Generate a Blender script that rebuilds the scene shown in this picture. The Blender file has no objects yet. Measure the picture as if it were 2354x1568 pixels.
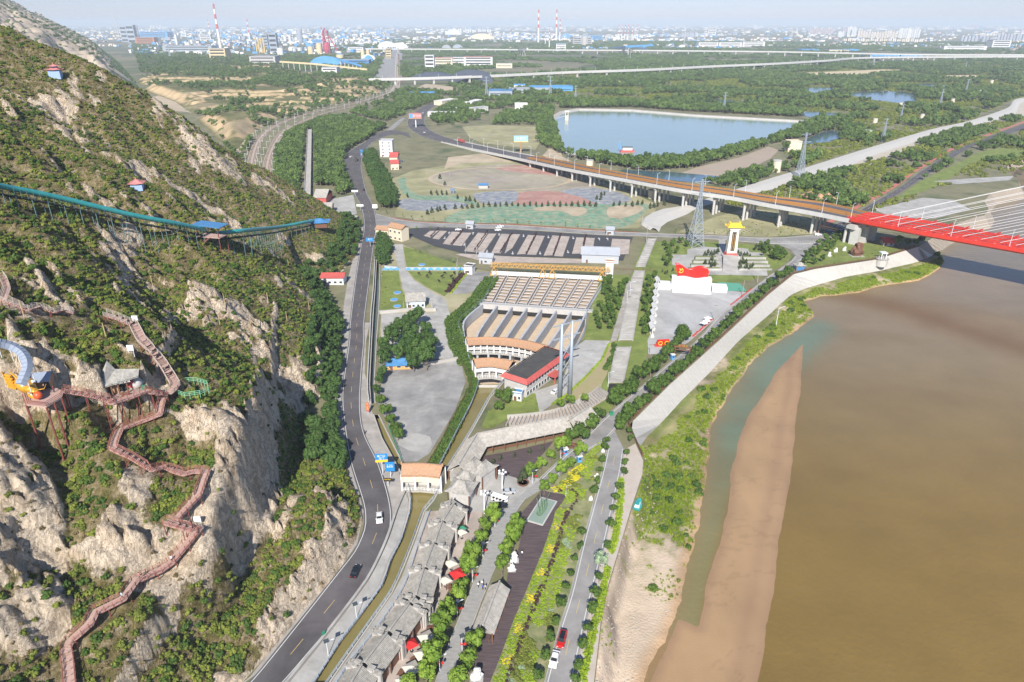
import bpy,bmesh,math,random
import numpy as np
from math import sin,cos,pi,radians,tan,atan2,sqrt,hypot,exp
from mathutils import Vector,Matrix,noise,geometry
from mathutils.bvhtree import BVHTree
random.seed(7); np.random.seed(7)
SC = bpy.context.scene
COL = SC.collection
# ---------------------------------------------------------------- camera, sky, sun, exposure
CAMH = 135.0; PITCH = radians(25); FPX = 1569.0
cd = bpy.data.cameras.new('camera'); cam = bpy.data.objects.new('camera',cd); COL.objects.link(cam)
cam.location = (0,0,CAMH); cam.rotation_euler = (pi/2 - PITCH,0,0)
cd.sensor_width = 36; cd.lens = 24.0; cd.clip_end = 150000; cd.clip_start = 1
SC.camera = cam
SUN_EL = radians(38); SHADOW_AZ = radians(6)      # shadows fall away from the camera, a little to the right
W = bpy.data.worlds.new("World"); SC.world = W; W.use_nodes = True
wn = W.node_tree; wn.nodes.clear()
sk = wn.nodes.new('ShaderNodeTexSky'); sk.sky_type = 'NISHITA'; sk.sun_disc = False
sk.sun_elevation = SUN_EL; sk.sun_rotation = pi + SHADOW_AZ; sk.air_density = 1.0; sk.dust_density = 0.2; sk.ozone_density = 2.5
bgn = wn.nodes.new('ShaderNodeBackground'); bgn.inputs[1].default_value = 0.095
wo = wn.nodes.new('ShaderNodeOutputWorld'); tint = wn.nodes.new('ShaderNodeMix'); tint.data_type = 'RGBA'; tint.blend_type = 'MULTIPLY'; tint.inputs[0].default_value = 1; tg = wn.nodes.new('ShaderNodeTexCoord'); ts = wn.nodes.new('ShaderNodeSeparateXYZ'); tr = wn.nodes.new('ShaderNodeValToRGB'); tr.color_ramp.elements[0].color = (.57,.62,.93,1); tr.color_ramp.elements[1].color = (.95,.97,1,1); tr.color_ramp.elements[0].position = .05; tr.color_ramp.elements[1].position = .5; wn.links.new(tg.outputs['Generated'],ts.inputs[0]); wn.links.new(ts.outputs[2],tr.inputs[0]); wn.links.new(tr.outputs[0],tint.inputs[7]); wn.links.new(sk.outputs[0],tint.inputs[6]); wn.links.new(tint.outputs[2],bgn.inputs[0]); wn.links.new(bgn.outputs[0],wo.inputs[0])
sd = bpy.data.lights.new('sun','SUN'); sd.energy = 5.0; sd.angle = radians(0.5); sd.color = (1,.95,.87)
sun = bpy.data.objects.new('sun',sd); COL.objects.link(sun)
tosun = Vector((-sin(SHADOW_AZ)*cos(SUN_EL),-cos(SHADOW_AZ)*cos(SUN_EL),sin(SUN_EL)))
sun.rotation_euler = tosun.to_track_quat('Z','Y').to_euler()
SC.view_settings.view_transform = 'Standard'; SC.view_settings.look = 'None'
SC.view_settings.gamma = 1; SC.view_settings.exposure = 0.55
try: SC.view_settings.use_curve_mapping = False
except Exception: pass
SC.cycles.volume_bounces = 0; SC.cycles.max_bounces = 5; SC.cycles.diffuse_bounces = 2; SC.cycles.glossy_bounces = 2
SC.cycles.transparent_max_bounces = 4
# ---------------------------------------------------------------- where a line of sight meets a level
CP,SP = cos(PITCH),sin(PITCH)
def ray(x,y):
 u = (x - 1176.5)/FPX; v = (784 - y)/FPX
 return (u,CP + v*SP,-SP + v*CP)
def G(x,y,z=0.0):
 d = ray(x,y)
 t = (CAMH - z)/(-d[2]) if d[2] < -1e-4 else 4e5
 t = min(t,6e4)
 return Vector((d[0]*t,d[1]*t,z))
def proj(p):
 X,Y,Z = p[0],p[1],p[2] - CAMH
 a = Y*CP - Z*SP; b = Y*SP + Z*CP
 return (1176.5 + FPX*X/a,784 - FPX*b/a)
def hgt(x,yb,yt,z=0.0):                        # height of an upright thing whose foot and top are seen at rows yb, yt
 p = G(x,yb,z); v = (784 - yt)/FPX
 # b = v a ; (Y SP + Z CP) = v (Y CP - Z SP)
 Z = p.y*(v*CP - SP)/(CP + v*SP)
 return Z + CAMH - z
def q(c,r,*pts): return [(588.4*c + a/4.0,391.9*r + b/4.0) for a,b in pts]
def GG(pts,z=0.0): return [G(x,y,z) for x,y in pts]
# ---------------------------------------------------------------- materials
MATS = {}
def mat(name,col,col2=None,scale=.3,rough=.85,bump=0,bscale=None,metal=0,detail=5,spec=None,space='world',var=0,contrast=1.0,col3=None,emit=None,stretch=None):
 if name in MATS: return MATS[name]
 m = bpy.data.materials.new(name); m.use_nodes = True; nt = m.node_tree; N = nt.nodes; L = nt.links
 b = N['Principled BSDF']; b.inputs['Roughness'].default_value = rough; b.inputs['Metallic'].default_value = metal
 if spec is not None: b.inputs['Specular IOR Level'].default_value = spec
 b.inputs['Base Color'].default_value = (*col,1)
 if space == 'world': src = N.new('ShaderNodeNewGeometry').outputs['Position']
 else: src = N.new('ShaderNodeTexCoord').outputs['Object']
 if stretch:
  mp = N.new('ShaderNodeMapping'); mp.inputs['Scale'].default_value = stretch[0]; mp.inputs['Rotation'].default_value = (0,0,stretch[1])
  L.new(src,mp.inputs[0]); src = mp.outputs[0]
 out = None
 if col2 is not None:
  n = N.new('ShaderNodeTexNoise'); n.inputs['Scale'].default_value = scale; n.inputs['Detail'].default_value = detail; n.inputs['Roughness'].default_value = .62
  L.new(src,n.inputs['Vector'])
  r = N.new('ShaderNodeValToRGB'); w = .22/contrast
  r.color_ramp.elements[0].position = .5 - w; r.color_ramp.elements[0].color = (*col,1)
  r.color_ramp.elements[1].position = .5 + w; r.color_ramp.elements[1].color = (*col2,1)
  if col3 is not None:
   e = r.color_ramp.elements.new(.5); e.color = (*col3,1)
  L.new(n.outputs['Fac'],r.inputs[0]); out = r.outputs[0]
 if out is not None and detail >= 7:               # broad stains and streaks over the fine grain
  n4 = N.new('ShaderNodeTexNoise'); n4.inputs['Scale'].default_value = scale*.45 + .01; n4.inputs['Detail'].default_value = 9; n4.inputs['Roughness'].default_value = .7; n4.inputs['Distortion'].default_value = 1.2; L.new(src,n4.inputs['Vector'])
  m4 = N.new('ShaderNodeMapRange'); m4.inputs[1].default_value = .35; m4.inputs[2].default_value = .6; m4.inputs[3].default_value = .74; m4.inputs[4].default_value = 1.06; L.new(n4.outputs['Fac'],m4.inputs[0])
  h4 = N.new('ShaderNodeHueSaturation'); L.new(m4.outputs[0],h4.inputs['Value']); L.new(out,h4.inputs['Color']); out = h4.outputs[0]
 if var:
  oi = N.new('ShaderNodeObjectInfo'); hs = N.new('ShaderNodeHueSaturation')
  ma = N.new('ShaderNodeMapRange'); ma.inputs[3].default_value = 1 - var; ma.inputs[4].default_value = 1 + var
  L.new(oi.outputs['Random'],ma.inputs[0]); L.new(ma.outputs[0],hs.inputs['Value'])
  mb_ = N.new('ShaderNodeMapRange'); mb_.inputs[3].default_value = .5 + var*.025; mb_.inputs[4].default_value = .5 - var*.025
  L.new(oi.outputs['Random'],mb_.inputs[0]); L.new(mb_.outputs[0],hs.inputs['Hue'])
  if out: L.new(out,hs.inputs['Color'])
  else: hs.inputs['Color'].default_value = (*col,1)
  out = hs.outputs[0]
 if out: L.new(out,b.inputs['Base Color'])
 if bump:
  n2 = N.new('ShaderNodeTexNoise'); n2.inputs['Scale'].default_value = bscale or scale*4; n2.inputs['Detail'].default_value = 6
  L.new(src,n2.inputs['Vector']); bp = N.new('ShaderNodeBump'); bp.inputs['Strength'].default_value = 1; bp.inputs['Distance'].default_value = bump
  L.new(n2.outputs['Fac'],bp.inputs['Height']); L.new(bp.outputs[0],b.inputs['Normal'])
 if emit: b.inputs['Emission Color'].default_value = (*emit,1); b.inputs['Emission Strength'].default_value = 1
 MATS[name] = m
 return m
# ---------------------------------------------------------------- mesh helpers
class MB:
 def __init__(s,z=0): s.v = []; s.f = []; s.m = []
 def add(s,vs,fs,mi=0):
  o = len(s.v); s.v += [tuple(p) for p in vs]; s.f += [tuple(i + o for i in f) for f in fs]; s.m += [mi]*len(fs); return s
 def box(s,c,sz,rz=0,mi=0,taper=1.0,rot=None):
  hx,hy,hz = sz[0]/2,sz[1]/2,sz[2]/2; ca,sa = cos(rz),sin(rz); vs = []
  for z in (-1,1):
   k = taper if z > 0 else 1
   for x,y in ((-1,-1),(1,-1),(1,1),(-1,1)):
    p = (x*hx*k,y*hy*k,z*hz)
    if rot is not None: p = rot @ Vector(p); vs.append((c[0] + p[0],c[1] + p[1],c[2] + p[2]))
    else: vs.append((c[0] + p[0]*ca - p[1]*sa,c[1] + p[0]*sa + p[1]*ca,c[2] + p[2]))
  return s.add(vs,[(3,2,1,0),(4,5,6,7),(0,1,5,4),(1,2,6,5),(2,3,7,6),(3,0,4,7)],mi)
 def bar(s,a,b,w,h=None,mi=0,up=(0,0,1)):
  a = Vector(a); b = Vector(b); d = b - a
  if d.length < 1e-6: return s
  h = h or w; t = d.normalized(); u = Vector(up)
  if abs(t.dot(u)) > .99: u = Vector((0,1,0))
  sx = t.cross(u).normalized()*(w/2); sy = sx.cross(t).normalized()*(h/2)
  vs = [p + i*sx + j*sy for p in (a,b) for i,j in ((-1,-1),(1,-1),(1,1),(-1,1))]
  return s.add(vs,[(3,2,1,0),(4,5,6,7),(0,1,5,4),(1,2,6,5),(2,3,7,6),(3,0,4,7)],mi)
 def cyl(s,c,r,h,n=10,r2=None,mi=0,cap=True):
  r2 = r if r2 is None else r2
  vs = [(c[0] + r*cos(2*pi*i/n),c[1] + r*sin(2*pi*i/n),c[2]) for i in range(n)] + [(c[0] + r2*cos(2*pi*i/n),c[1] + r2*sin(2*pi*i/n),c[2] + h) for i in range(n)]
  fs = [(i,(i+1) % n,n + (i+1) % n,n + i) for i in range(n)]
  if cap: fs += [tuple(range(n))[::-1],tuple(range(n,2*n))]
  return s.add(vs,fs,mi)
 def lathe(s,c,prof,n=12,mi=0):
  vs = []; k = len(prof)
  for r,z in prof: vs += [(c[0] + r*cos(2*pi*i/n),c[1] + r*sin(2*pi*i/n),c[2] + z) for i in range(n)]
  fs = [(j*n + i,j*n + (i+1) % n,(j+1)*n + (i+1) % n,(j+1)*n + i) for j in range(k-1) for i in range(n)]
  fs += [tuple(range(n))[::-1],tuple(range((k-1)*n,k*n))]
  return s.add(vs,fs,mi)
 def tube(s,pts,r,n=6,mi=0):
  pts = [Vector(p) for p in pts]; vs = []; k = len(pts)
  for i,p in enumerate(pts):
   t = (pts[min(i+1,k-1)] - pts[max(i-1,0)]).normalized(); u = Vector((0,0,1)) if abs(t.z) < .95 else Vector((0,1,0))
   a = t.cross(u).normalized(); b = a.cross(t); rr = r[i] if isinstance(r,(list,tuple)) else r
   vs += [p + a*rr*cos(2*pi*j/n) + b*rr*sin(2*pi*j/n) for j in range(n)]
  fs = [(j*n + i,j*n + (i+1) % n,(j+1)*n + (i+1) % n,(j+1)*n + i) for j in range(k-1) for i in range(n)]
  fs += [tuple(range(n))[::-1],tuple(range((k-1)*n,k*n))]
  return s.add(vs,fs,mi)
 def prism(s,poly,z0,z1,mi=0,bottom=False):
  n = len(poly); P = [(p[0],p[1]) for p in poly]
  if sum(P[i][0]*P[(i+1) % n][1] - P[(i+1) % n][0]*P[i][1] for i in range(n)) < 0: P = P[::-1]
  vs = [(x,y,z0) for x,y in P] + [(x,y,z1) for x,y in P]
  fs = [(i,(i+1) % n,n + (i+1) % n,n + i) for i in range(n)]
  tri = geometry.tessellate_polygon([[Vector((x,y,0)) for x,y in P]])
  for t in tri:
   a,b,c = t
   if (P[b][0]-P[a][0])*(P[c][1]-P[a][1]) - (P[b][1]-P[a][1])*(P[c][0]-P[a][0]) < 0: a,c = c,a
   fs.append((n+a,n+b,n+c))
   if bottom: fs.append((c,b,a))
  return s.add(vs,fs,mi)
 def sheet(s,L,R,mi=0):
  n = len(L); return s.add(list(L) + list(R),[(i,n+i,n+i+1,i+1) for i in range(n-1)],mi)
 def gable(s,c,lx,ly,z0,zr,rz=0,mi=0,over=0,thick=.25,curve=0):
  # two roof slopes with the ridge along local x
  ca,sa = cos(rz),sin(rz)
  def T(x,y,z): return (c[0] + x*ca - y*sa,c[1] + x*sa + y*ca,c[2] + z)
  hx,hy = lx/2 + over,ly/2 + over
  prof = [(-hy,z0),(-hy*.5,z0 + (zr-z0)*(.5-curve)),(0,zr),(hy*.5,z0 + (zr-z0)*(.5-curve)),(hy,z0)]
  vs = []
  for x in (-hx,hx):
   for y,z in prof: vs.append(T(x,y,z))
   for y,z in prof: vs.append(T(x,y,z - thick))
  fs = []
  for i in range(4): fs += [(i,10+i,11+i,i+1),(5+i,6+i,16+i,15+i)]
  fs += [(0,1,2,3,4,9,8,7,6,5),(10,15,16,17,18,19,14,13,12,11),(0,5,15,10),(4,14,19,9)]
  return s.add(vs,fs,mi)
 def build(s,name,mats,parent=None,world=False,smooth=False):
  if not isinstance(mats,(list,tuple)): mats = [mats]
  me = bpy.data.meshes.new(name)
  vs = s.v
  if parent is not None and world:
   mi_ = (Matrix.Translation(parent.location) @ parent.rotation_euler.to_matrix().to_4x4()).inverted()
   vs = [mi_ @ Vector(p) for p in vs]
  me.from_pydata([tuple(p) for p in vs],[],s.f)
  for m in mats: me.materials.append(m)
  if len(mats) > 1: me.polygons.foreach_set('material_index',s.m)
  if smooth: me.polygons.foreach_set('use_smooth',[True]*len(s.f))
  me.update()
  o = bpy.data.objects.new(name,me); COL.objects.link(o)
  if parent is not None: o.parent = parent
  return o
def thing(name,label,cat,loc=(0,0,0),rz=0,group=None):
 o = bpy.data.objects.new(name,None); COL.objects.link(o); o.empty_display_size = .5
 o.location = loc; o.rotation_euler = (0,0,rz); o['label'] = label; o['category'] = cat
 if group: o['group'] = group
 return o
def tag(o,label,cat,group=None):
 o['label'] = label; o['category'] = cat
 if group: o['group'] = group
 return o
def struct(o,label=None):
 o['kind'] = 'structure'
 if label: o['label'] = label
 return o
def dup(root,loc,rz=None,label=None,group=None,sc=None):
 r = root.copy(); COL.objects.link(r); r.location = loc
 if rz is not None: r.rotation_euler = (0,0,rz)
 if sc is not None: r.scale = (sc,sc,sc) if not isinstance(sc,(tuple,list)) else sc
 if label: r['label'] = label
 if group: r['group'] = group
 for ch in list(root.children):
  c = ch.copy(); COL.objects.link(c); c.parent = r
  for g in ch.children:
   d = g.copy(); COL.objects.link(d); d.parent = c
 return r
def smooth_line(pts,step=4.0,closed=False):
 P = [Vector(p) for p in pts]; n = len(P); out = []
 rng = range(n if closed else n-1)
 for i in rng:
  p0 = P[(i-1) % n] if closed else P[max(i-1,0)]; p1 = P[i]; p2 = P[(i+1) % n]; p3 = P[(i+2) % n] if closed else P[min(i+2,n-1)]
  k = max(1,min(60,int((p2-p1).length/step)))
  for j in range(k):
   t = j/k
   out.append(.5*((2*p1) + (p2-p0)*t + (2*p0-5*p1+4*p2-p3)*t*t + (3*p1-p0-3*p2+p3)*t**3))
 if not closed: out.append(P[-1])
 return out
def resample(pts,n):
 P = [Vector(p) for p in pts]; d = [0]
 for a,b in zip(P,P[1:]): d.append(d[-1] + (b-a).length)
 out = []; j = 0
 for i in range(n):
  t = d[-1]*i/(n-1)
  while j < len(P)-2 and d[j+1] < t: j += 1
  k = (t - d[j])/max(1e-9,d[j+1]-d[j]); out.append(P[j].lerp(P[j+1],min(1,k)))
 return out
def walk(pts,step,off=0):                       # (point, tangent angle) every step metres
 P = [Vector(p) for p in pts]; out = []; need = off
 for a,b in zip(P,P[1:]):
  l = (b-a).length
  if l < 1e-6: continue
  t = (b-a)/l; ang = atan2(t.y,t.x)
  while need <= l: out.append((a + t*need,ang)); need += step
  need -= l
 return out
def offset(pts,d):
 P = [Vector(p) for p in pts]; out = []
 for i,p in enumerate(P):
  t = P[min(i+1,len(P)-1)] - P[max(i-1,0)]; t.z = 0; t.normalize(); out.append(p + Vector((-t.y,t.x,0))*d)
 return out
def cells(X,Y,sc,seed=0):                       # blocky rock: cell value, and distance to the cell border
 x,y = X/sc,Y/sc; xi,yi = np.floor(x).astype(int),np.floor(y).astype(int); T = np.random.RandomState(seed).rand(3,128,128)
 f1 = np.full(X.shape,9.); f2 = np.full(X.shape,9.); v = np.zeros(X.shape)
 for i in (-1,0,1):
  for j in (-1,0,1):
   a,c = (xi+i) & 127,(yi+j) & 127; d = np.hypot(xi+i+T[0,a,c]-x,yi+j+T[1,a,c]-y); m = d < f1
   f2 = np.where(m,f1,np.minimum(f2,d)); v = np.where(m,T[2,a,c],v); f1 = np.where(m,d,f1)
 return v,f2-f1
def inpoly(x,y,poly):
 c = False; n = len(poly); j = n-1
 for i in range(n):
  xi,yi = poly[i][0],poly[i][1]; xj,yj = poly[j][0],poly[j][1]
  if (yi > y) != (yj > y) and x < (xj-xi)*(y-yi)/(yj-yi) + xi: c = not c
  j = i
 return c
def inpoly_np(X,Y,poly):
 c = np.zeros(X.shape,bool); n = len(poly); j = n-1
 for i in range(n):
  xi,yi = poly[i][0],poly[i][1]; xj,yj = poly[j][0],poly[j][1]
  if yi != yj: c ^= ((yi > Y) != (yj > Y)) & (X < (xj-xi)*(Y-yi)/(yj-yi) + xi)
  j = i
 return c
def dist_np(X,Y,line):
 D = np.full(X.shape,1e9)
 for a,b in zip(line,line[1:]):
  dx,dy = b[0]-a[0],b[1]-a[1]; l2 = dx*dx + dy*dy
  if l2 < 1e-9: continue
  t = np.clip(((X-a[0])*dx + (Y-a[1])*dy)/l2,0,1)
  D = np.minimum(D,np.hypot(X - a[0] - t*dx,Y - a[1] - t*dy))
 return D
def sstep(x): x = np.clip(x,0,1); return x*x*(3-2*x)
def fbm(X,Y,sc,oct=5,seed=0,gain=.5):         # value noise on arrays
 rs = np.random.RandomState(seed); T = rs.rand(256,256); out = np.zeros(X.shape); amp = 1; tot = 0; f = 1/sc
 for o in range(oct):
  x = X*f + 37.1*o; y = Y*f + 11.7*o; xi = np.floor(x).astype(int); yi = np.floor(y).astype(int); fx = x-xi; fy = y-yi
  fx = fx*fx*(3-2*fx); fy = fy*fy*(3-2*fy)
  a = T[xi & 255,yi & 255]; b = T[(xi+1) & 255,yi & 255]; c = T[xi & 255,(yi+1) & 255]; d = T[(xi+1) & 255,(yi+1) & 255]
  out += amp*((a*(1-fx)+b*fx)*(1-fy) + (c*(1-fx)+d*fx)*fy); tot += amp; amp *= gain; f *= 2.03
 return out/tot*2-1
# ================================================================ LAND, RIVER, HILL
BANKTOP = GG([(1367,1566),(1378,1470),(1385,1401),(1398,1350),(1412,1301),(1430,1240),(1450,1176),(1466,1130),(1478,1084),(1480,1050),(1462,1010),(1447,976),(1540,884),(1652,784),(1766,678),(1824,631),(1873,619),(2015,597),(2073,579),(2110,568)])
BANKTOP = [Vector((BANKTOP[0].x - 12,-300,0)),Vector((BANKTOP[0].x - 4,60,0))] + BANKTOP
BANKUP = GG([(2135,552),(2175,527),(2211,510),(2240,500),(2263,495),(2272,480),(2262,462),(2278,444),(2310,435),(2345,430),(2340,415),(2325,402),(2312,390),(2303,380),(2306,372),(2322,366),(2353,360)])
BANKUP = BANKUP + [Vector((900,BANKUP[-1].y + 60,0)),Vector((2500,1500,0)),Vector((60000,9000,0))]
WEDGE = GG([(1477,1566),(1500,1520),(1532,1466),(1550,1420),(1564,1376),(1577,1296),(1593,1250),(1607,1201),(1618,1130),(1624,1084),(1630,1020),(1639,971),(1655,940),(1674,909),(1704,866),(1735,825),(1765,799),(1820,765),(1874,727),(1862,708),(1849,692),(1885,682),(1926,679),(1975,672),(2024,658),(2070,652),(2114,644),(2150,625),(2172,604),(2160,585),(2149,572)],-9)
WEDGE = [Vector((WEDGE[0].x - 22,-300,-9)),Vector((WEDGE[0].x - 9,70,-9))] + WEDGE
TOE = GG([(1469,1021),(1514,979),(1570,918),(1627,861),(1697,784),(1766,725),(1816,679),(1849,664),(1941,637),(2026,622),(2104,604),(2144,587)],-7.5)
CANAL_L = [((866,567),(874,590)),((861,667),(873,667)),((857,717),(871,717)),((853,784),(866,784)),((848,884),(861,884)),((851,929),(863,926))]
CANAL_L2 = [((857,954),(871,954)),((876,1009),(898,1009)),((916,1081),(928,1069)),((930,1110),(945,1098))]
CANAL_B = [((1098,879),(1161,876)),((1083,924),(1128,915)),((1045,998),(1086,991)),((1006,1074),(1028,1084)),((985,1110),(1012,1114))]
CANAL_C = [((934,1120),(1014,1122)),((940,1150),(999,1150)),((939,1176),(977,1176)),((921,1238),(952,1246)),((895,1290),(931,1300)),((875,1346),(903,1363)),((825,1416),(846,1446)),((779,1476),(801,1510)),((720,1568),(761,1568))]
RESV = GG([(1292,258),(1275,268),(1283,300),(1300,348),(1335,356),(1440,362),(1530,366),(1640,352),(1752,322),(1850,285),(1838,278),(1600,265),(1450,253),(1330,251)])
SPILL = GG([(1140,627),(1396,641),(1352,712),(1348,722),(1340,770),(1300,830),(1240,870),(1180,885),(1098,885),(1085,845),(1062,775),(1057,738),(1112,690)])
def cpoly(pairs): return GG([a for a,b in pairs] + [b for a,b in pairs][::-1])
holes = [cpoly(CANAL_L),cpoly(CANAL_L2),cpoly(CANAL_B),RESV,SPILL]
cc = cpoly(CANAL_C); holes.append([Vector((cc[len(CANAL_C)-1].x - 35,-60,0))] and cc)
outer = [Vector((-60000,-500,0))] + [Vector((BANKTOP[0].x,-500,0))] + BANKTOP + BANKUP + [Vector((60000,70000,0)),Vector((-60000,70000,0))]
def cdt_sheet(outer,holes,extra=()):
 co = []; ed = []
 for loop in [outer] + holes:
  o = len(co); n = len(loop); co += [Vector((p[0],p[1])) for p in loop]; ed += [(o+i,o+(i+1) % n) for i in range(n)]
 co += [Vector(e) for e in extra]
 r = geometry.delaunay_2d_cdt(co,ed,[],0,1e-4)
 V,F = r[0],r[2]; out = []
 for f in F:
  cx = sum(V[i][0] for i in f)/len(f); cy = sum(V[i][1] for i in f)/len(f)
  if not inpoly(cx,cy,outer): continue
  if any(inpoly(cx,cy,h) for h in holes): continue
  a,b,c = V[f[0]],V[f[1]],V[f[2]]
  if (b[0]-a[0])*(c[1]-a[1]) - (b[1]-a[1])*(c[0]-a[0]) < 0: f = f[::-1]
  out.append(tuple(f))
 return [(v[0],v[1]) for v in V],out
lv,lf = cdt_sheet(outer,holes,[(x,y) for x in range(-600,900,100) for y in range(100,1200,100)])
m_land = mat('land_soil',(.14,.145,.065),(.07,.10,.035),scale=.03,rough=.95,col3=(.21,.19,.11),detail=9,contrast=1.2)
# the far plain changes field by field: voronoi plots mixed in
nt = m_land.node_tree; N = nt.nodes; L = nt.links; bs = N['Principled BSDF']
geo = N.new('ShaderNodeNewGeometry'); vo = N.new('ShaderNodeTexVoronoi'); vo.inputs['Scale'].default_value = .006; L.new(geo.outputs['Position'],vo.inputs['Vector'])
rr = N.new('ShaderNodeValToRGB'); L.new(vo.outputs['Color'],rr.inputs[0])
rr.color_ramp.elements[0].position = .35; rr.color_ramp.elements[0].color = (.05,.075,.03,1); rr.color_ramp.elements[1].position = .7; rr.color_ramp.elements[1].color = (.20,.17,.10,1)
sep = N.new('ShaderNodeSeparateXYZ'); L.new(geo.outputs['Position'],sep.inputs[0]); mr = N.new('ShaderNodeMapRange'); mr.inputs[1].default_value = 1200; mr.inputs[2].default_value = 2500; mr.inputs[4].default_value = .75; L.new(sep.outputs[1],mr.inputs[0])
mx = N.new('ShaderNodeMix'); mx.data_type = 'RGBA'; L.new(mr.outputs[0],mx.inputs[0]); old = bs.inputs['Base Color'].links[0].from_socket; L.new(old,mx.inputs[6]); L.new(rr.outputs[0],mx.inputs[7]); L.new(mx.outputs[2],bs.inputs['Base Color'])
b = MB(); b.add([(x,y,0) for x,y in lv],lf); struct(b.build('ground',m_land),'river plain of soil, scrub and fields reaching the horizon')
def colattr(me,name,arr):
 a = me.color_attributes.new(name,'FLOAT_COLOR','POINT'); a.data.foreach_set('color',np.ascontiguousarray(arr,dtype=np.float32).ravel())
def grid_mesh(name,X,Y,Z,mask=None,smooth=True,mats=()):
 r,c = X.shape; idx = np.arange(r*c).reshape(r,c)
 f = np.stack([idx[:-1,:-1],idx[:-1,1:],idx[1:,1:],idx[1:,:-1]],-1).reshape(-1,4)
 if mask is not None:
  mk = mask.ravel(); f = f[mk[f].any(1)]
  used = np.zeros(r*c,bool); used[f.ravel()] = True; mp = np.cumsum(used) - 1; f = mp[f]
 else: used = np.ones(r*c,bool)
 co = np.stack([X,Y,Z],-1).reshape(-1,3)[used]
 p0,p1,p2 = co[f[:,0]],co[f[:,1]],co[f[:,2]]; a = np.cross(p1-p0,p2-p0)[:,2]
 if np.median(a) < 0: f = f[:,::-1]
 me = bpy.data.meshes.new(name); me.vertices.add(len(co)); me.vertices.foreach_set('co',co.ravel().astype(np.float32))
 me.loops.add(f.size); me.loops.foreach_set('vertex_index',f.ravel().astype(np.int32)); me.polygons.add(len(f))
 me.polygons.foreach_set('loop_start',np.arange(0,f.size,4,dtype=np.int32)); me.polygons.foreach_set('loop_total',np.full(len(f),4,np.int32))
 if smooth: me.polygons.foreach_set('use_smooth',np.ones(len(f),bool))
 me.update(calc_edges=True); me.validate()
 for m in mats: me.materials.append(m)
 o = bpy.data.objects.new(name,me); COL.objects.link(o)
 return o,used
# ---------- river: silt-laden brown water, clearer channel by the bank, tan shoal just under the surface
def vc_mat(name,rough=.15,bump=.02,bscale=.6,spec=.5,nmix=.08):
 m = bpy.data.materials.new(name); m.use_nodes = True; nt = m.node_tree; N = nt.nodes; L = nt.links; b = N['Principled BSDF']
 a = N.new('ShaderNodeAttribute'); a.attribute_name = 'tint'; g = N.new('ShaderNodeNewGeometry')
 n = N.new('ShaderNodeTexNoise'); n.inputs['Scale'].default_value = .05; n.inputs['Detail'].default_value = 8; L.new(g.outputs['Position'],n.inputs['Vector'])
 hs = N.new('ShaderNodeHueSaturation'); r = N.new('ShaderNodeMapRange'); r.inputs[1].default_value = .3; r.inputs[2].default_value = .7; r.inputs[3].default_value = 1-nmix; r.inputs[4].default_value = 1+nmix
 L.new(n.outputs['Fac'],r.inputs[0]); L.new(r.outputs[0],hs.inputs['Value']); L.new(a.outputs['Color'],hs.inputs['Color']); L.new(hs.outputs[0],b.inputs['Base Color'])
 b.inputs['Roughness'].default_value = rough; b.inputs['Specular IOR Level'].default_value = spec
 n2 = N.new('ShaderNodeTexNoise'); n2.inputs['Scale'].default_value = bscale; n2.inputs['Detail'].default_value = 4; L.new(g.outputs['Position'],n2.inputs['Vector'])
 bp = N.new('ShaderNodeBump'); bp.inputs['Distance'].default_value = bump; L.new(n2.outputs['Fac'],bp.inputs['Height']); L.new(bp.outputs[0],b.inputs['Normal'])
 return m,a,hs,b
m_river,_,_,_ = vc_mat('river_water',rough=.28,bump=.16,bscale=.6,spec=.3)
gx,gy = np.meshgrid(np.arange(15,620,2.0),np.concatenate([np.arange(30,520,2.0),np.arange(520,1400,8.0)]))
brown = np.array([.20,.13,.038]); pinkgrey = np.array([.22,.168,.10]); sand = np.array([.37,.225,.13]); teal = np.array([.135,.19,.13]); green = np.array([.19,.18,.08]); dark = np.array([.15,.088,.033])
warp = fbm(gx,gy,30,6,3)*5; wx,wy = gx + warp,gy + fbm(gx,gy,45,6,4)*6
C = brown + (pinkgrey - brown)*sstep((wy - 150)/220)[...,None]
def lay(col,k):
 global C
 C = C*(1-k[...,None]) + col*k[...,None]
SHP = [(1848,782),(1846,800),(1838,900),(1815,1100),(1800,1200),(1775,1400),(1750,1610),(1440,1640),(1477,1575),(1500,1520),(1532,1466),(1550,1424),(1572,1432),(1600,1444),(1607,1408),(1612,1360),(1630,1300),(1653,1240),(1666,1170),(1673,1100),(1690,1020),(1706,970),(1736,920),(1766,870),(1803,826)]
shoal = GG(SHP,-9); shoal = shoal[:7] + [Vector((85,30,0)),Vector((15,30,0))] + shoal[8:]
ins = inpoly_np(wx,wy,shoal); dd = dist_np(wx,wy,shoal + shoal[:1]); sd_ = np.where(ins,dd,-dd)
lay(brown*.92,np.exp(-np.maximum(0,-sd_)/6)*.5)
chan = GG([(1572,1440),(1580,1380),(1600,1300),(1630,1190),(1650,1090),(1665,1000),(1690,930),(1735,865),(1790,800),(1850,750)],-9)
cw = dist_np(gx,gy,chan); wd = 4.5 + 11*sstep((gy - 160)/140); lay(np.array([.30,.19,.10]),np.exp(-(dist_np(gx,gy,WEDGE)/3.2)**2)*.8*(gy < 260)); lay(green + (teal - green)*sstep((gy-150)/90)[...,None],np.exp(-(cw/wd)**4)*.95)
k_ = sstep(fbm(gx*.35,gy*1.0 + gx*.2,22,5,88)*2.2 - .1)*.3; lay(np.array([.155,.10,.035]),k_)
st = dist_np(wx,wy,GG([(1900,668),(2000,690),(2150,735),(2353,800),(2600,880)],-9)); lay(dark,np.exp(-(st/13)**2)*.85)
shore = dist_np(gx,gy,WEDGE); lay(np.array([.24,.16,.075]),np.exp(-shore/4)*.6)
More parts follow.
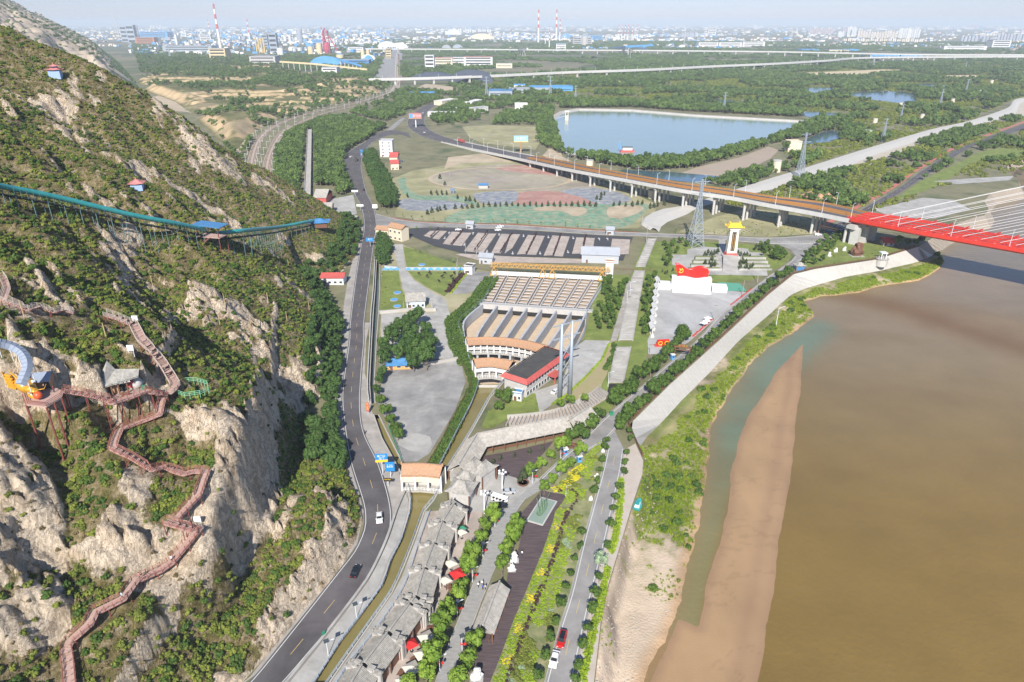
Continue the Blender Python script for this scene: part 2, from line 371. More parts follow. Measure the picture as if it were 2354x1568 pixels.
sx_,sy_ = np.meshgrid(np.arange(18,175,.75),np.arange(40,330,.75)); sx2 = sx_ + fbm(sx_,sy_,20,6,3)*1.5 - .6; sy2 = sy_ + fbm(sx_,sy_,30,6,4)*2; ii_ = inpoly_np(sx2,sy2,shoal); ds = dist_np(sx2,sy2,shoal + shoal[:1]); ds = np.where(ii_,ds,-ds)
rgt = dist_np(sx2,sy2,shoal[:8]); wet = sstep(1 - ds/4.5)*.7; sc = np.array([.365,.235,.125])*np.ones(sx_.shape + (3,)); sc = sc*(1 + .10*fbm(sx_*1.3,sy_*.35,7,5,8)[...,None]); bnd = np.exp(-((rgt-5.5)/2.2)**2)*.5 + wet; sc = sc*(1-np.clip(bnd,0,.75)[...,None]) + np.array([.27,.165,.10])*np.clip(bnd,0,.75)[...,None]
rl = sstep((np.abs(fbm(sx_*.6,sy_*1.5,9,5,93)) < .03)*1.0)*.10; sc = sc*(1-rl[...,None])
o,us = grid_mesh('sandbar',sx_,sy_,-9.03 + np.clip(ds*.045,-.3,.13),mask=(ds > -.8),mats=[vc_mat('wet_sand',rough=.55,bump=.04,bscale=2.5,spec=.3,nmix=.1)[0]]); colattr(o.data,'tint',np.concatenate([sc,np.ones(sc.shape[:2] + (1,))],-1).reshape(-1,4)[us]); struct(o,'long tan sandbar lying just above the water beside the bank')
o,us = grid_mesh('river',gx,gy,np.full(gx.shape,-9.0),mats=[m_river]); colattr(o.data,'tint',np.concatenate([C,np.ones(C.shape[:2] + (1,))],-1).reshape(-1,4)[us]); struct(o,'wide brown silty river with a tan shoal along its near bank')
rb = bpy.data.objects['river'].data
b = MB(); b.add([(-200,-600,-9.6),(60000,-600,-9.6),(60000,9000,-9.6),(-200,9000,-9.6)],[(0,1,2,3)]); o = b.build('riverbed',mat('river_far',(.2,.15,.10),rough=.2)); struct(o)
# ---------- floodplain below the bank, and concrete revetment
FP = BANKTOP + GG([(2135,552),(2149,572)]) + WEDGE[::-1]
fx_,fy_ = np.meshgrid(np.arange(10,345,1.0),np.arange(40,470,1.0))
BOT = [p for p in BANKTOP]
fin_ = inpoly_np(fx_,fy_,[(p.x,p.y) for p in BANKTOP + [WEDGE[-1]] + WEDGE[::-1]])
dw = dist_np(fx_,fy_,WEDGE + [Vector((330,470,0))]); dw = np.where(fin_,dw,-dw)
dbk = dist_np(fx_,fy_,BANKTOP)
zf = -9.25 + 1.0*sstep((dw+.6 + fbm(fx_,fy_,6,4,5)*1.2)/2.2) + .9*sstep(dw/18) + fbm(fx_,fy_,14,5,6)*.35*sstep(dw/4)
rip = sstep((dbk - .4)/(4.5 + 3*fbm(fx_,fy_,5,3,9)))              # rubble and earth climbing to the road below the revetment's end
zf = np.where(fy_ < 205,np.maximum(zf,-9.3 + (1-rip)*9.1),zf)
nf = fbm(fx_,fy_,16,5,11); nf2 = fbm(fx_,fy_,3,5,12,.65)
grass = np.array([.13,.155,.045]); dry = np.array([.33,.26,.15]); sandc = np.array([.50,.40,.30]); mud = np.array([.42,.27,.15])
gm = sstep((nf + nf2*.55 + .22 + .5*sstep((fy_-150)/35) - .95*sstep((150-fy_)/28))*1.6)
Cf = sandc + (grass - sandc)*gm[...,None]
k = sstep((nf2 + .1)*2)*.5*gm; Cf = Cf + (dry - Cf)*k[...,None]
k = sstep(1 - dw/4.5)*.9; Cf = Cf + (mud - Cf)*k[...,None]
k = sstep((dbk-6)/3)*sstep((22-dbk)/6)*(fy_ > 205); Cf = Cf + (dry*np.array([.95,1.05,.95]) - Cf)*(k*.5)[...,None]
m_flood,_,_,_ = vc_mat('flood_bank',rough=.9,bump=.25,bscale=1.6,spec=.2,nmix=.4)
o,us = grid_mesh('riverbank',fx_,fy_,zf,mask=(dw > -3) & (dbk >= 0) & inpoly_np(fx_,fy_,[(p.x-.0,p.y) for p in offset(BANKTOP,1.2) + [WEDGE[-1] + Vector((4,8,0))] + offset(WEDGE,-5)[::-1]]),mats=[m_flood])
colattr(o.data,'tint',np.concatenate([Cf,np.ones(Cf.shape[:2] + (1,))],-1).reshape(-1,4)[us]); struct(o,'grassy and sandy strip between the river and the embankment')
FLOOD = o; FLBV = BVHTree.FromObject(o,bpy.context.evaluated_depsgraph_get())
m_conc = mat('concrete',(.36,.34,.31),(.46,.44,.41),scale=.12,rough=.85,bump=.03,bscale=2,col3=(.41,.385,.35))
m_slope = mat('revetment_concrete',(.42,.395,.36),(.52,.50,.465),scale=.25,rough=.9,bump=.05,bscale=1.2,stretch=((1,6,1),.75))
bt = resample(BANKTOP[11:],60); tt = resample(TOE,60)
b = MB()
for i in range(59):                               # one cast slab after another with a shallow joint between
 a0,a1,t0,t1 = bt[i],bt[i+1],tt[i],tt[i+1]
 g = .06; A0 = a0.lerp(a1,g/2); A1 = a1.lerp(a0,g/2); T0 = t0.lerp(t1,g/2); T1 = t1.lerp(t0,g/2)
 if (A0-A1).length < .2: continue
 up = Vector((0,0,.12))
 b.add([A0,A1,T1,T0,A0+up,A1+up,T1+up,T0+up],[(4,7,6,5),(0,4,5,1),(1,5,6,2),(2,6,7,3),(3,7,4,0)])
b.sheet([p + Vector((0,0,.01)) for p in bt],tt)
b.sheet(bt,[p - Vector((0,0,9.5)) for p in bt]); struct(b.build('revetment',m_slope),'long pale concrete slope between the road and the river')
b = MB(); lo = offset(BANKTOP[:12],-2.5); b.sheet(BANKTOP[:12],[p - Vector((0,0,9)) for p in lo]); bu = BANKUP[:-2]; b.sheet(bu,[p - Vector((0,0,10)) for p in offset(bu,-7)]); b.sheet([BANKTOP[-1],BANKUP[0]],[BANKTOP[-1]+Vector((6,-5,-10)),BANKUP[0]+Vector((6,-4,-10))])
struct(b.build('bank_slope',mat('bank_rubble',(.36,.30,.24),(.26,.22,.17),scale=.8,rough=.95,bump=.4,bscale=1.2)),'rubble slope dropping from the path to the floodplain')
# ---------- hill
FOOTPX = [(560,1568),(640,1480),(700,1405),(755,1345),(795,1290),(822,1235),(835,1195),(828,1150),(805,1095),(785,1030),(775,960),(778,890),(785,830),(788,760),(760,690),(735,650),(790,622),(818,590),(830,545),(832,515),(800,500),(740,495),(705,490)]
FW = [Vector((-130,-40,0)),Vector((-85,60,0))] + GG(FOOTPX) + [Vector(p) for p in ((-205,590,0),(-285,700,0),(-390,830,0),(-520,960,0),(-800,1150,0))]
FPOLY = FW + [Vector((-3000,1150,0)),Vector((-3000,-40,0))]
TD,TZ = [0,20,40,70,100,130,160,200,260,400,900],[0,12,28,54,83,110,131,148,160,190,260]
def sdist(X,Y,line,ext=0):                      # signed distance, positive left of travel
 D = np.full(X.shape,1e9); S = np.zeros(X.shape)
 for a,b in zip(line,line[1:]):
  dx,dy = b[0]-a[0],b[1]-a[1]; l2 = dx*dx+dy*dy; t = np.clip(((X-a[0])*dx + (Y-a[1])*dy)/l2,0,1)
  d = np.hypot(X-a[0]-t*dx,Y-a[1]-t*dy); m = d < D; D = np.where(m,d,D); S = np.where(m,np.sign(dx*(Y-a[1]) - dy*(X-a[0])),S)
 return D,S
def hill0(X,Y):
 d = dist_np(X,Y,FW); ins = inpoly_np(X,Y,FPOLY)
 n = 175*(1-np.exp(-d/160)); f = np.interp(d,TD,TZ); k = sstep((Y-280)/180); z = n*(1-k) + f*k
 return np.where(ins,z,-1.5 - np.minimum(d,6)*.5),d,ins
ra = np.linspace(radians(-1.2),radians(44.5),330); rad = [38.0]
while rad[-1] < 1500: rad.append(rad[-1]*1.0052 if rad[-1] < 600 else rad[-1]*1.012)
rad = np.array(rad); A_,R_ = np.meshgrid(ra,rad)
hx_ = -R_*np.sin(A_) ; hy_ = R_*np.cos(A_)
hx_ = hx_*1.18 - 8
z0,dft,hin = hill0(hx_,hy_)
def bvh_of(X,Y,Z,step=3):
 X,Y,Z = X[::step,::step],Y[::step,::step],Z[::step,::step]; r,c = X.shape
 vs = np.stack([X,Y,Z],-1).reshape(-1,3).tolist(); idx = np.arange(r*c).reshape(r,c)
 f = np.stack([idx[:-1,:-1],idx[:-1,1:],idx[1:,1:],idx[1:,:-1]],-1).reshape(-1,4).tolist()
 return BVHTree.FromPolygons(vs,f)
HB0 = bvh_of(hx_,hy_,z0)
def hit0(x,y,bv=None):
 d = Vector(ray(x,y)); h = (bv or HB0).ray_cast(Vector((0,0,CAMH)),d.normalized())
 return h[0] if h[0] is not None else G(x,y)
def HL(pts): return [hit0(*p) for p in pts]
rib = fbm(hx_*.45 + hy_*.1,hy_,30,4,21); rib2 = 1 - np.abs(fbm(hx_*.5,hy_ + hx_*.3,22,4,22))*2
zh = z0 + hin*(rib*9 + (rib2-.5)*5)*sstep((dft-6)/45)*(1 - .45*sstep((hy_-330)/120))
def cliff(line,J,Lh,w=2.0,ends=12):
 global zh
 D,S = sdist(hx_,hy_,line); a,c = line[0],line[-1]
 e = sstep(np.minimum(np.hypot(hx_-a[0],hy_-a[1]),np.hypot(hx_-c[0],hy_-c[1]))/ends)
 sg = D*S + fbm(hx_,hy_,7,4,31)*2.2; up = np.clip(sg/w,-1,1)
 zh = zh + J/2*up*np.exp(-np.abs(D)/Lh)*e*sstep(dft/8)
def gully(line,dep,w):
 global zh
 D = dist_np(hx_,hy_,line); zh = zh - dep*np.exp(-(D/w)**2)*sstep(dft/10)
cliff(HL([(415,1372),(470,1290),(520,1200),(560,1110),(590,1040),(600,960),(612,900),(620,850)]),14,20,2.0)
gully(HL([(430,1390),(520,1290),(590,1170),(640,1040),(690,960),(720,890)]),7,6)
gully(HL([(300,560),(350,650),(430,720),(560,800),(700,880),(750,900)]),9,13)
gully(HL([(20,900),(60,960),(110,1060),(140,1140),(100,1250)]),7,7)
gully(HL([(400,1000),(330,1250),(250,1330),(120,1480)]),4,6)
cliff(HL([(560,1560),(640,1440),(720,1350),(775,1270),(790,1190),(770,1140),(700,1100),(650,1060)]),8,14,3.0,14)
cliff(HL([(735,980),(728,900),(745,850),(735,800)]),9,9,2,8)
cliff(HL([(110,872),(200,885),(260,890),(370,885),(385,860)]),9,9,1.4,6)
cliff(HL([(560,560),(640,600),(700,640),(770,645)]),-9,9,2.5)
# where rock shows
def pxmask(pp):
 P = [hit0(*p) for p in pp]; P = [(p.x,p.y) for p in P]; ins = inpoly_np(hx_,hy_,P); D = dist_np(hx_,hy_,P + P[:1]); return np.where(ins,1,sstep(1-D/4))
ROCKP = [[(640,1050),(700,1090),(790,1150),(805,1240),(740,1335),(640,1440),(560,1545),(500,1600),(430,1600),(480,1500),(580,1420),(575,1330),(590,1240),(620,1150)],[(0,1260),(100,1240),(230,1260),(330,1280),(420,1290),(330,1340),(230,1420),(150,1500),(130,1600),(0,1600)],[(420,915),(520,925),(600,895),(618,960),(605,1050),(545,1180),(465,1300),(420,1372),(400,1330),(450,1250),(490,1200),(500,1100),(520,1040),(450,980)],[(100,835),(380,835),(395,880),(110,885)],[(0,1000),(60,1030),(110,1100),(100,1170),(0,1150)],[(120,1180),(260,1180),(300,1240),(120,1240)],[(260,1030),(330,1060),(330,1130),(280,1110)],[(740,790),(770,800),(760,960),(725,940)],[(440,640),(520,700),(560,760),(520,770),(440,700)],[(330,690),(400,740),(420,800),(380,780)]]
VEGP = [[(200,1430),(290,1400),(420,1385),(480,1330),(565,1290),(575,1400),(510,1480),(420,1500),(300,1500),(220,1520)],[(290,1035),(380,960),(420,1020),(470,1070),(380,1062)],[(120,950),(260,960),(250,1080),(140,1080)],[(640,900),(720,900),(780,1000),(800,1120),(700,1080),(640,1020)],[(130,1490),(260,1500),(330,1600),(130,1600)]]
rocky = fbm(hx_,hy_,26,5,41) + .5*fbm(hx_,hy_,7,4,42) + .22*sstep((200-hy_)/75) - .25 + .30*sstep((np.hypot(hx_+165,hy_-300))/60)*0
gu = np.gradient(zh,axis=0); rr_ = np.gradient(R_,axis=0); sl = np.abs(gu/np.maximum(rr_,.01)); gv = np.gradient(zh,axis=1)/np.maximum(R_*(ra[1]-ra[0]),.01)
slope = np.hypot(sl,gv)
for pp in ROCKP: rocky = rocky + .42*pxmask(pp)
for pp in VEGP: rocky = rocky - .8*pxmask(pp)
rock = sstep((rocky + .8*(slope-1.0))*2.4 + .15)
Rk = rock*hin
def ridged(X,Y,sc,seed,oc=4): return 1 - 2*np.abs(fbm(X,Y,sc,oc,seed))
det = (ridged(hx_ + zh*.6,hy_ - zh*.3,9,51)*1.7 + ridged(hx_ + zh,hy_,3.6,52)*1.1 + ridged(hx_ - zh*.7,hy_ + zh*.5,1.9,55,3)*.45)*Rk*sstep(dft/5) + fbm(hx_,hy_,5,4,53)*.7*hin
zt = zh + det
c1,e1 = cells(hx_ + zt*.8 + fbm(hx_,hy_,6,3,96)*2,(hy_ - zt*.4)*.7,5.2,1); c2,e2 = cells(hx_*1.2 + zt + fbm(hx_,hy_,3,3,97),hy_*.8 + zt*.5,2.3,2)
zt = zt + Rk*sstep(dft/5)*((c1-.5)*3.0 - 1.0*sstep(1-e1/.16) + (c2-.5)*1.3 - .5*sstep(1-e2/.2))
T = 3.9; hh = zt + fbm(hx_,hy_,16,5,54)*5 + (hx_*.32 + hy_*.22); fr = hh/T - np.floor(hh/T); terr = (np.floor(hh/T) + sstep((fr-.35)/.5))*T - hh
zt = zt + terr*Rk*.75*sstep(dft/6)
# ================================================================ WALKWAYS LAID OVER THE HILL, THEN THE HILL MESH
HB1 = bvh_of(hx_,hy_,zh,2)
for _ in range(3):                                 # steep faces: keep broad facets, drop needle-thin flutes
 ks_ = sstep((np.abs(np.gradient(zt,axis=0)/np.maximum(rr_,.01)) - 1.2)/1.0); za = zt.copy(); za[:,1:-1] = (zt[:,:-2] + 2*zt[:,1:-1] + zt[:,2:])/4; zt = zt*(1-ks_) + za*ks_
def path3(pts,lift=1.3,rise=None):
 D_ = []
 for a,c in zip(pts,pts[1:]):
  k = max(1,int(hypot(c[0]-a[0],c[1]-a[1])/13)); D_ += [(a[0]+(c[0]-a[0])*j/k,a[1]+(c[1]-a[1])*j/k) for j in range(k)]
 pts = D_ + [pts[-1]]
 P = [hit0(x,y,HB1) + Vector((0,0,lift)) for x,y in pts]
 for _ in range(4):
  P = [P[0]] + [Vector((p.x,p.y,(a.z + 2*p.z + c.z)/4)) for a,p,c in zip(P,P[1:],P[2:])] + [P[-1]]
 # put each point back on its line of sight at its smoothed height
 return [G(x,y,p.z) for (x,y),p in zip(pts,P)]
WALKS = [
 ([(0,632),(10,646),(17,664),(8,688),(37,700),(65,712),(87,705),(125,717),(145,713),(170,718)],'grey railed upper boardwalk stepping down at the left edge of the hill',1.5),
 ([(242,722),(270,731),(307,747),(325,782),(345,802),(362,822),(376,840),(392,866),(404,886),(397,896),(385,906)],'straight flight of reddish steps from the white box down to the green fenced lookout',2.4),
 ([(376,911),(370,930),(365,954),(320,970),(275,988),(266,1008),(259,1031),(300,1050),(350,1080),(375,1073),(422,1089),(445,1083),(475,1084),(464,1112),(455,1140),(425,1170),(402,1196)],'zigzag of reddish boardwalk between the cave terrace and the lone white sign',1.8),
 ([(380,1199),(402,1206),(445,1219),(458,1214),(430,1248),(395,1291),(370,1309),(310,1336),(282,1376),(217,1408),(205,1434),(162,1472),(152,1492),(158,1530),(163,1600)],'long lowest boardwalk descending beside the pale cliffs to the bottom edge',2.0),
 ([(378,908),(335,899),(300,912),(258,926),(250,920),(220,912),(190,905),(146,898)],'railed red cave-front gallery walk standing on red posts',2.1)]
WP = [(path3(p,1.5 if i != 4 else 2.5),l,w) for i,(p,l,w) in enumerate(WALKS)]
wmask = np.full(hx_.shape,1e9)
DRAGON = path3([(-30,782),(0,789),(22,794),(45,806),(60,826),(62,846),(55,866),(47,884)],3.4)
for ki,(P,l,w) in [(4,WP[4]),(9,(DRAGON,'',3.0))] + list(enumerate(WP[:4])):
 S_ = smooth_line(P,1.0) if False else P
 for a,c in zip(P,P[1:]):
  dx,dy = c.x-a.x,c.y-a.y; l2 = dx*dx+dy*dy+1e-9; t = np.clip(((hx_-a.x)*dx + (hy_-a.y)*dy)/l2,0,1)
  D = np.hypot(hx_-a.x-t*dx,hy_-a.y-t*dy); dz = a.z + (c.z-a.z)*t - .7
  near = D < w/2 + 1.6; zt = np.where(near,np.minimum(zt,dz),zt)
  m2 = sstep((w/2 + 5 - D)/5)
  zt = np.where(D < w/2 + 5,zt*(1-m2) + np.clip(zt,dz-1.7 if ki < 4 else (dz-4.5 if ki == 4 else -50),dz+.2 if ki != 9 else dz-1.5)*m2,zt); wmask = np.minimum(wmask,D)
# level shelf for the cave terrace and the dragon platform
def shelf(poly,z,fall=2.5):
 global zt
 ins = inpoly_np(hx_,hy_,poly); D = dist_np(hx_,hy_,poly + poly[:1]); k = np.where(ins,1,sstep(1 - D/fall)); zt = zt*(1-k) + z*k
CAVEZ = WP[4][0][2].z
cave_poly = GG([(262,922),(335,903),(338,888),(300,884),(262,893),(252,905)],CAVEZ - .2); shelf([(p.x,p.y) for p in cave_poly],CAVEZ - .25,1.5)
m = bpy.data.materials.new('hill_rock_and_scrub'); m.use_nodes = True; nt = m.node_tree; N = nt.nodes; L = nt.links; bs = N['Principled BSDF']; bs.inputs['Roughness'].default_value = .95; bs.inputs['Specular IOR Level'].default_value = .15
geo = N.new('ShaderNodeNewGeometry'); at = N.new('ShaderNodeAttribute'); at.attribute_name = 'rock'
def nz(sc,det=6,ro=.6):
 n = N.new('ShaderNodeTexNoise'); n.inputs['Scale'].default_value = sc; n.inputs['Detail'].default_value = det; n.inputs['Roughness'].default_value = ro; L.new(geo.outputs['Position'],n.inputs['Vector']); return n.outputs['Fac']
def ramp(src,*st):
 r = N.new('ShaderNodeValToRGB'); L.new(src,r.inputs[0]); e = r.color_ramp.elements
 while len(e) < len(st): e.new(.5)
 for i,(p,c) in enumerate(st): e[i].position = p; e[i].color = (*c,1)
 return r.outputs[0]
def mixc(f,a,c):
 x = N.new('ShaderNodeMix'); x.data_type = 'RGBA'; L.new(f,x.inputs[0]); L.new(a,x.inputs[6]); L.new(c,x.inputs[7]); return x.outputs[2]
rockc = ramp(nz(.16,9,.68),(.28,(.38,.285,.19)),(.42,(.60,.475,.34)),(.56,(.71,.59,.45)),(.72,(.50,.40,.29)))
scrub = ramp(nz(.28,8,.7),(.36,(.13,.12,.04)),(.5,(.23,.185,.085)),(.64,(.40,.32,.21)))
md = N.new('ShaderNodeMath'); md.operation = 'ADD'; sb = N.new('ShaderNodeMath'); sb.operation = 'MULTIPLY_ADD'; L.new(nz(.9,6,.7),sb.inputs[0]); sb.inputs[1].default_value = 1.6; sb.inputs[2].default_value = -.8
L.new(at.outputs['Fac'],md.inputs[0]); L.new(sb.outputs[0],md.inputs[1]); md.use_clamp = True
rm = N.new('ShaderNodeMapRange'); rm.inputs[1].default_value = .3; rm.inputs[2].default_value = .62; L.new(md.outputs[0],rm.inputs[0])
L.new(mixc(rm.outputs[0],scrub,rockc),bs.inputs['Base Color'])
mpn = N.new('ShaderNodeMapping'); mpn.inputs['Scale'].default_value = (1.3,.55,.35); mpn.inputs['Rotation'].default_value = (.35,.5,.4); L.new(geo.outputs['Position'],mpn.inputs[0])
n3 = N.new('ShaderNodeTexNoise'); n3.inputs['Scale'].default_value = .75; n3.inputs['Detail'].default_value = 10; n3.inputs['Roughness'].default_value = .68; n3.inputs['Distortion'].default_value = .6; L.new(mpn.outputs[0],n3.inputs['Vector'])
ab = N.new('ShaderNodeMath'); ab.operation = 'SUBTRACT'; L.new(n3.outputs['Fac'],ab.inputs[0]); ab.inputs[1].default_value = .5; ab2 = N.new('ShaderNodeMath'); ab2.operation = 'ABSOLUTE'; L.new(ab.outputs[0],ab2.inputs[0]); cr = N.new('ShaderNodeMapRange'); cr.inputs[2].default_value = .035; L.new(ab2.outputs[0],cr.inputs[0])
b1 = N.new('ShaderNodeBump'); b1.inputs['Distance'].default_value = .55; L.new(cr.outputs[0],b1.inputs['Height'])
b2 = N.new('ShaderNodeBump'); b2.inputs['Distance'].default_value = 1.1; L.new(nz(.9,9,.72),b2.inputs['Height']); L.new(b1.outputs[0],b2.inputs['Normal']); L.new(b2.outputs[0],bs.inputs['Normal'])
M_HILL = m
o,us = grid_mesh('rocky_hill',hx_,hy_,zt,mask=(hin | (dft < 3)),smooth=False,mats=[m])
at_ = o.data.attributes.new('rock','FLOAT','POINT'); at_.data.foreach_set('value',rock.ravel()[us].astype(np.float32)); struct(o,'steep scrub-covered hill with pale rock faces left of the highway')
HB = bvh_of(hx_,hy_,zt,1)
def hz(x,y):
 h = HB.ray_cast(Vector((x,y,600)),Vector((0,0,-1))); return h[0].z if h[0] is not None else 0.0
def hit(x,y): return hit0(x,y,HB)
# ---------- the quarried mountain behind and the far range
fxm,fym = np.meshgrid(np.arange(-2600,-300,6.0),np.arange(900,3400,9.0))
MF = GG([(300,262),(330,250),(425,272),(385,232),(330,196),(300,172),(262,150),(210,102),(180,88)]); MF = [Vector((-600,900,0)),Vector((-740,1250,0))] + GG([(322,205),(302,178),(278,150),(250,125)]) + [Vector((-2100,3300,0)),Vector((-2900,4200,0))]
mp_ = MF + [Vector((-6000,4200,0)),Vector((-6000,900,0))]; dm = dist_np(fxm,fym,MF); im = inpoly_np(fxm,fym,mp_)
zm = np.where(im,np.interp(dm,[0,60,150,300,500,900,2000],[0,26,80,165,260,420,600])*(1 + .10*fbm(fxm,fym,200,3,61)) + (1-2*np.abs(fbm(fxm,fym,110,6,62,.6)))*40*sstep(dm/80),-2)
kk = sstep((-fxm-560)/120)*sstep((1750-fym)/200)*sstep((fym-1000)/100); zq = np.floor(zm/9)*9 + 9*sstep((zm/9-np.floor(zm/9)-.5)/.4); zm = zm*(1-kk) + zq*kk
m_mtn = mat('quarried_rock',(.40,.32,.24),(.55,.46,.36),scale=.015,rough=.95,bump=5,bscale=.03,detail=9); nt = m_mtn.node_tree; N = nt.nodes; L = nt.links; g_ = N.new('ShaderNodeNewGeometry'); sp_ = N.new('ShaderNodeSeparateXYZ'); L.new(g_.outputs['True Normal'],sp_.inputs[0])
n_ = N.new('ShaderNodeTexNoise'); n_.inputs['Scale'].default_value = .012; n_.inputs['Detail'].default_value = 8; L.new(g_.outputs['Position'],n_.inputs['Vector']); ad = N.new('ShaderNodeMath'); ad.operation = 'MULTIPLY_ADD'; L.new(n_.outputs['Fac'],ad.inputs[0]); ad.inputs[1].default_value = .9; L.new(sp_.outputs[2],ad.inputs[2])
r_ = N.new('ShaderNodeMapRange'); r_.inputs[1].default_value = 1.14; r_.inputs[2].default_value = 1.26; L.new(ad.outputs[0],r_.inputs[0]); x_ = N.new('ShaderNodeMix'); x_.data_type = 'RGBA'; L.new(r_.outputs[0],x_.inputs[0]); bs_ = N['Principled BSDF']; L.new(bs_.inputs['Base Color'].links[0].from_socket,x_.inputs[6]); x_.inputs[7].default_value = (.06,.085,.03,1); L.new(x_.outputs[2],bs_.inputs['Base Color'])
o,us = grid_mesh('mountain',fxm,fym,zm,smooth=False,mats=[m_mtn]); struct(o,'quarried bare mountain behind the green hill')
# ---------- boardwalks
m_plank = mat('red_planks',(.38,.24,.20),(.50,.35,.30),scale=2.5,rough=.8); m_rail = mat('red_rail',(.33,.13,.10),rough=.6); m_grail = mat('grey_rail',(.42,.36,.31),rough=.7); m_post = mat('red_post',(.20,.055,.045),rough=.6)
def boardwalk(P,label,w,rail):
 c = P[len(P)//2]; t = thing('boardwalk',label,'boardwalk',(c.x,c.y,hz(c.x,c.y)))
 pl = MB(); n = 0
 for a,b2_ in zip(P,P[1:]):
  d = b2_-a; Lh = hypot(d.x,d.y); k = max(1,int(Lh/.34)); ang = atan2(d.y,d.x); steep = abs(d.z)/max(Lh,.1) > .22
  for i in range(k):
   p = a.lerp(b2_,(i+.5)/k); pl.box((p.x,p.y,p.z),(Lh/k*.86,w,.09),ang + random.uniform(-.01,.01))
 for p in P[1:-1]: pl.cyl((p.x,p.y,p.z-.06),w/2,.08,8)
 o = pl.build('planks',m_plank,t,True); o['kind'] = 'stuff'
 for s in (-1,1):
  Q = offset(P,s*w/2); r = MB(); ps = MB()
  for h in (.45,.8,1.15): r.tube([p + Vector((0,0,h)) for p in Q],.055,4)
  r.build('railing',rail,t,True)
  for p,a_ in walk(Q,1.6): ps.box((p.x,p.y,p.z+.6),(.13,.13,1.25),a_)
  o = ps.build('railing_posts',rail,t,True); o['kind'] = 'stuff'
 bm_ = MB()
 for s in (-.42,.42): bm_.tube([p - Vector((0,0,.22)) for p in offset(P,s*w)],.14,4)
 bm_.build('beams',m_rail,t,True)
 for p,a_ in walk(P,4.2):
  for s in (-.42,.42):
   x,y = p.x - sin(a_)*s*w,p.y + cos(a_)*s*w; g = hz(x,y)
   if g < p.z - .3:
    pm = MB(); pm.cyl((x,y,g-.4),.12,p.z-g+.3,6); pm.build('post',m_post,t,True)
 return t
for i,(P,l,w) in enumerate(WP): boardwalk(P,l,w,m_grail if i < 2 else m_rail)
# ================================================================ VEGETATION
def leaf_mat(name,c1,c2,c3=None,var=.22):
 m = mat(name,c1,c2,scale=.9,rough=.7,space='object',var=var,detail=3,spec=.25,col3=c3); return m
ML = {
 'street': leaf_mat('leaves_street',(.07,.14,.012),(.20,.28,.04),(.13,.21,.025)),
 'dark': leaf_mat('leaves_dark',(.022,.055,.014),(.08,.13,.03),(.045,.09,.02)),
 'round': leaf_mat('leaves_round',(.03,.07,.012),(.095,.15,.024),(.058,.105,.017)),
 'shrub': leaf_mat('leaves_shrub',(.08,.112,.017),(.20,.222,.036),(.135,.162,.027),.3),
 'wood': leaf_mat('leaves_wood',(.042,.09,.022),(.125,.18,.042),(.078,.128,.03),.4),
 'lime': leaf_mat('leaves_lime',(.13,.22,.01),(.26,.34,.02),None),
 'yellow': leaf_mat('leaves_yellow',(.40,.36,.01),(.60,.50,.02),None),
 'purple': leaf_mat('leaves_purple',(.035,.018,.022),(.075,.035,.035),None),
 'conifer': leaf_mat('leaves_conifer',(.03,.05,.02),(.075,.09,.04),None),
 'silver': leaf_mat('leaves_silver',(.16,.24,.14),(.30,.38,.24),None),
 'brown': leaf_mat('leaves_brown',(.10,.08,.035),(.21,.16,.08),None),
 'red': leaf_mat('flowers_red',(.35,.03,.03),(.55,.08,.07),None)}
m_bark = mat('bark',(.16,.12,.09),(.24,.19,.15),scale=3,rough=.9)
def ico(b,c,r,seed,sub=1,amp=.18,mi=0,sq=(1,1,1)):
 t = bmesh.new(); bmesh.ops.create_icosphere(t,subdivisions=sub,radius=1)
 vs = []
 for v in t.verts:
  n = 1 + amp*noise.noise(v.co*1.7 + Vector((seed,0,0)))*2
  vs.append((c[0] + v.co.x*r*n*sq[0],c[1] + v.co.y*r*n*sq[1],c[2] + v.co.z*r*n*sq[2]))
 b.add(vs,[tuple(v.index for v in f.verts) for f in t.faces],mi); t.free()
def crown(b,c,rad,n,leaf,seed,lumps=9,sq=(1,1,1),shell=.62,mi=0,core=.72,cone=False):
 rs = random.Random(seed); L_ = []
 for i in range(lumps):
  th = rs.uniform(0,2*pi); z = rs.uniform(-.75,.85); rr = sqrt(1-z*z*.9)*shell
  if cone: z = -1 + 2*(i+.5)/lumps; rr = (1-(z+1)/2)*.55
  L_.append((Vector((cos(th)*rr*sq[0],sin(th)*rr*sq[1],z*shell*(1.35 if cone else 1)*sq[2]))*rad,rad*(rs.uniform(.34,.5) if not cone else .5*(1.15-(z+1)/2))))
 L_.append((Vector((0,0,0)),rad*.62))
 for p,r in L_: ico(b,(c[0]+p.x,c[1]+p.y,c[2]+p.z),r*core*1.12,rs.random()*50,1,.2,mi)
 for i in range(n):
  p,r = rs.choice(L_); d = Vector((rs.gauss(0,1),rs.gauss(0,1),rs.gauss(.25,1))).normalized(); o = p + d*r*rs.uniform(.78,1.12)
  t = d.cross(Vector((rs.gauss(0,1),rs.gauss(0,1),rs.gauss(0,1)))).normalized(); u = d.cross(t) + d*rs.uniform(-.7,.7); s = leaf*rs.uniform(.6,1.3)
  q_ = [o + t*s,o + u*s*.7,o - t*s,o - u*s*.7]
  b.add([(c[0]+x.x,c[1]+x.y,c[2]+x.z) for x in q_],[(0,1,2,3)],mi)
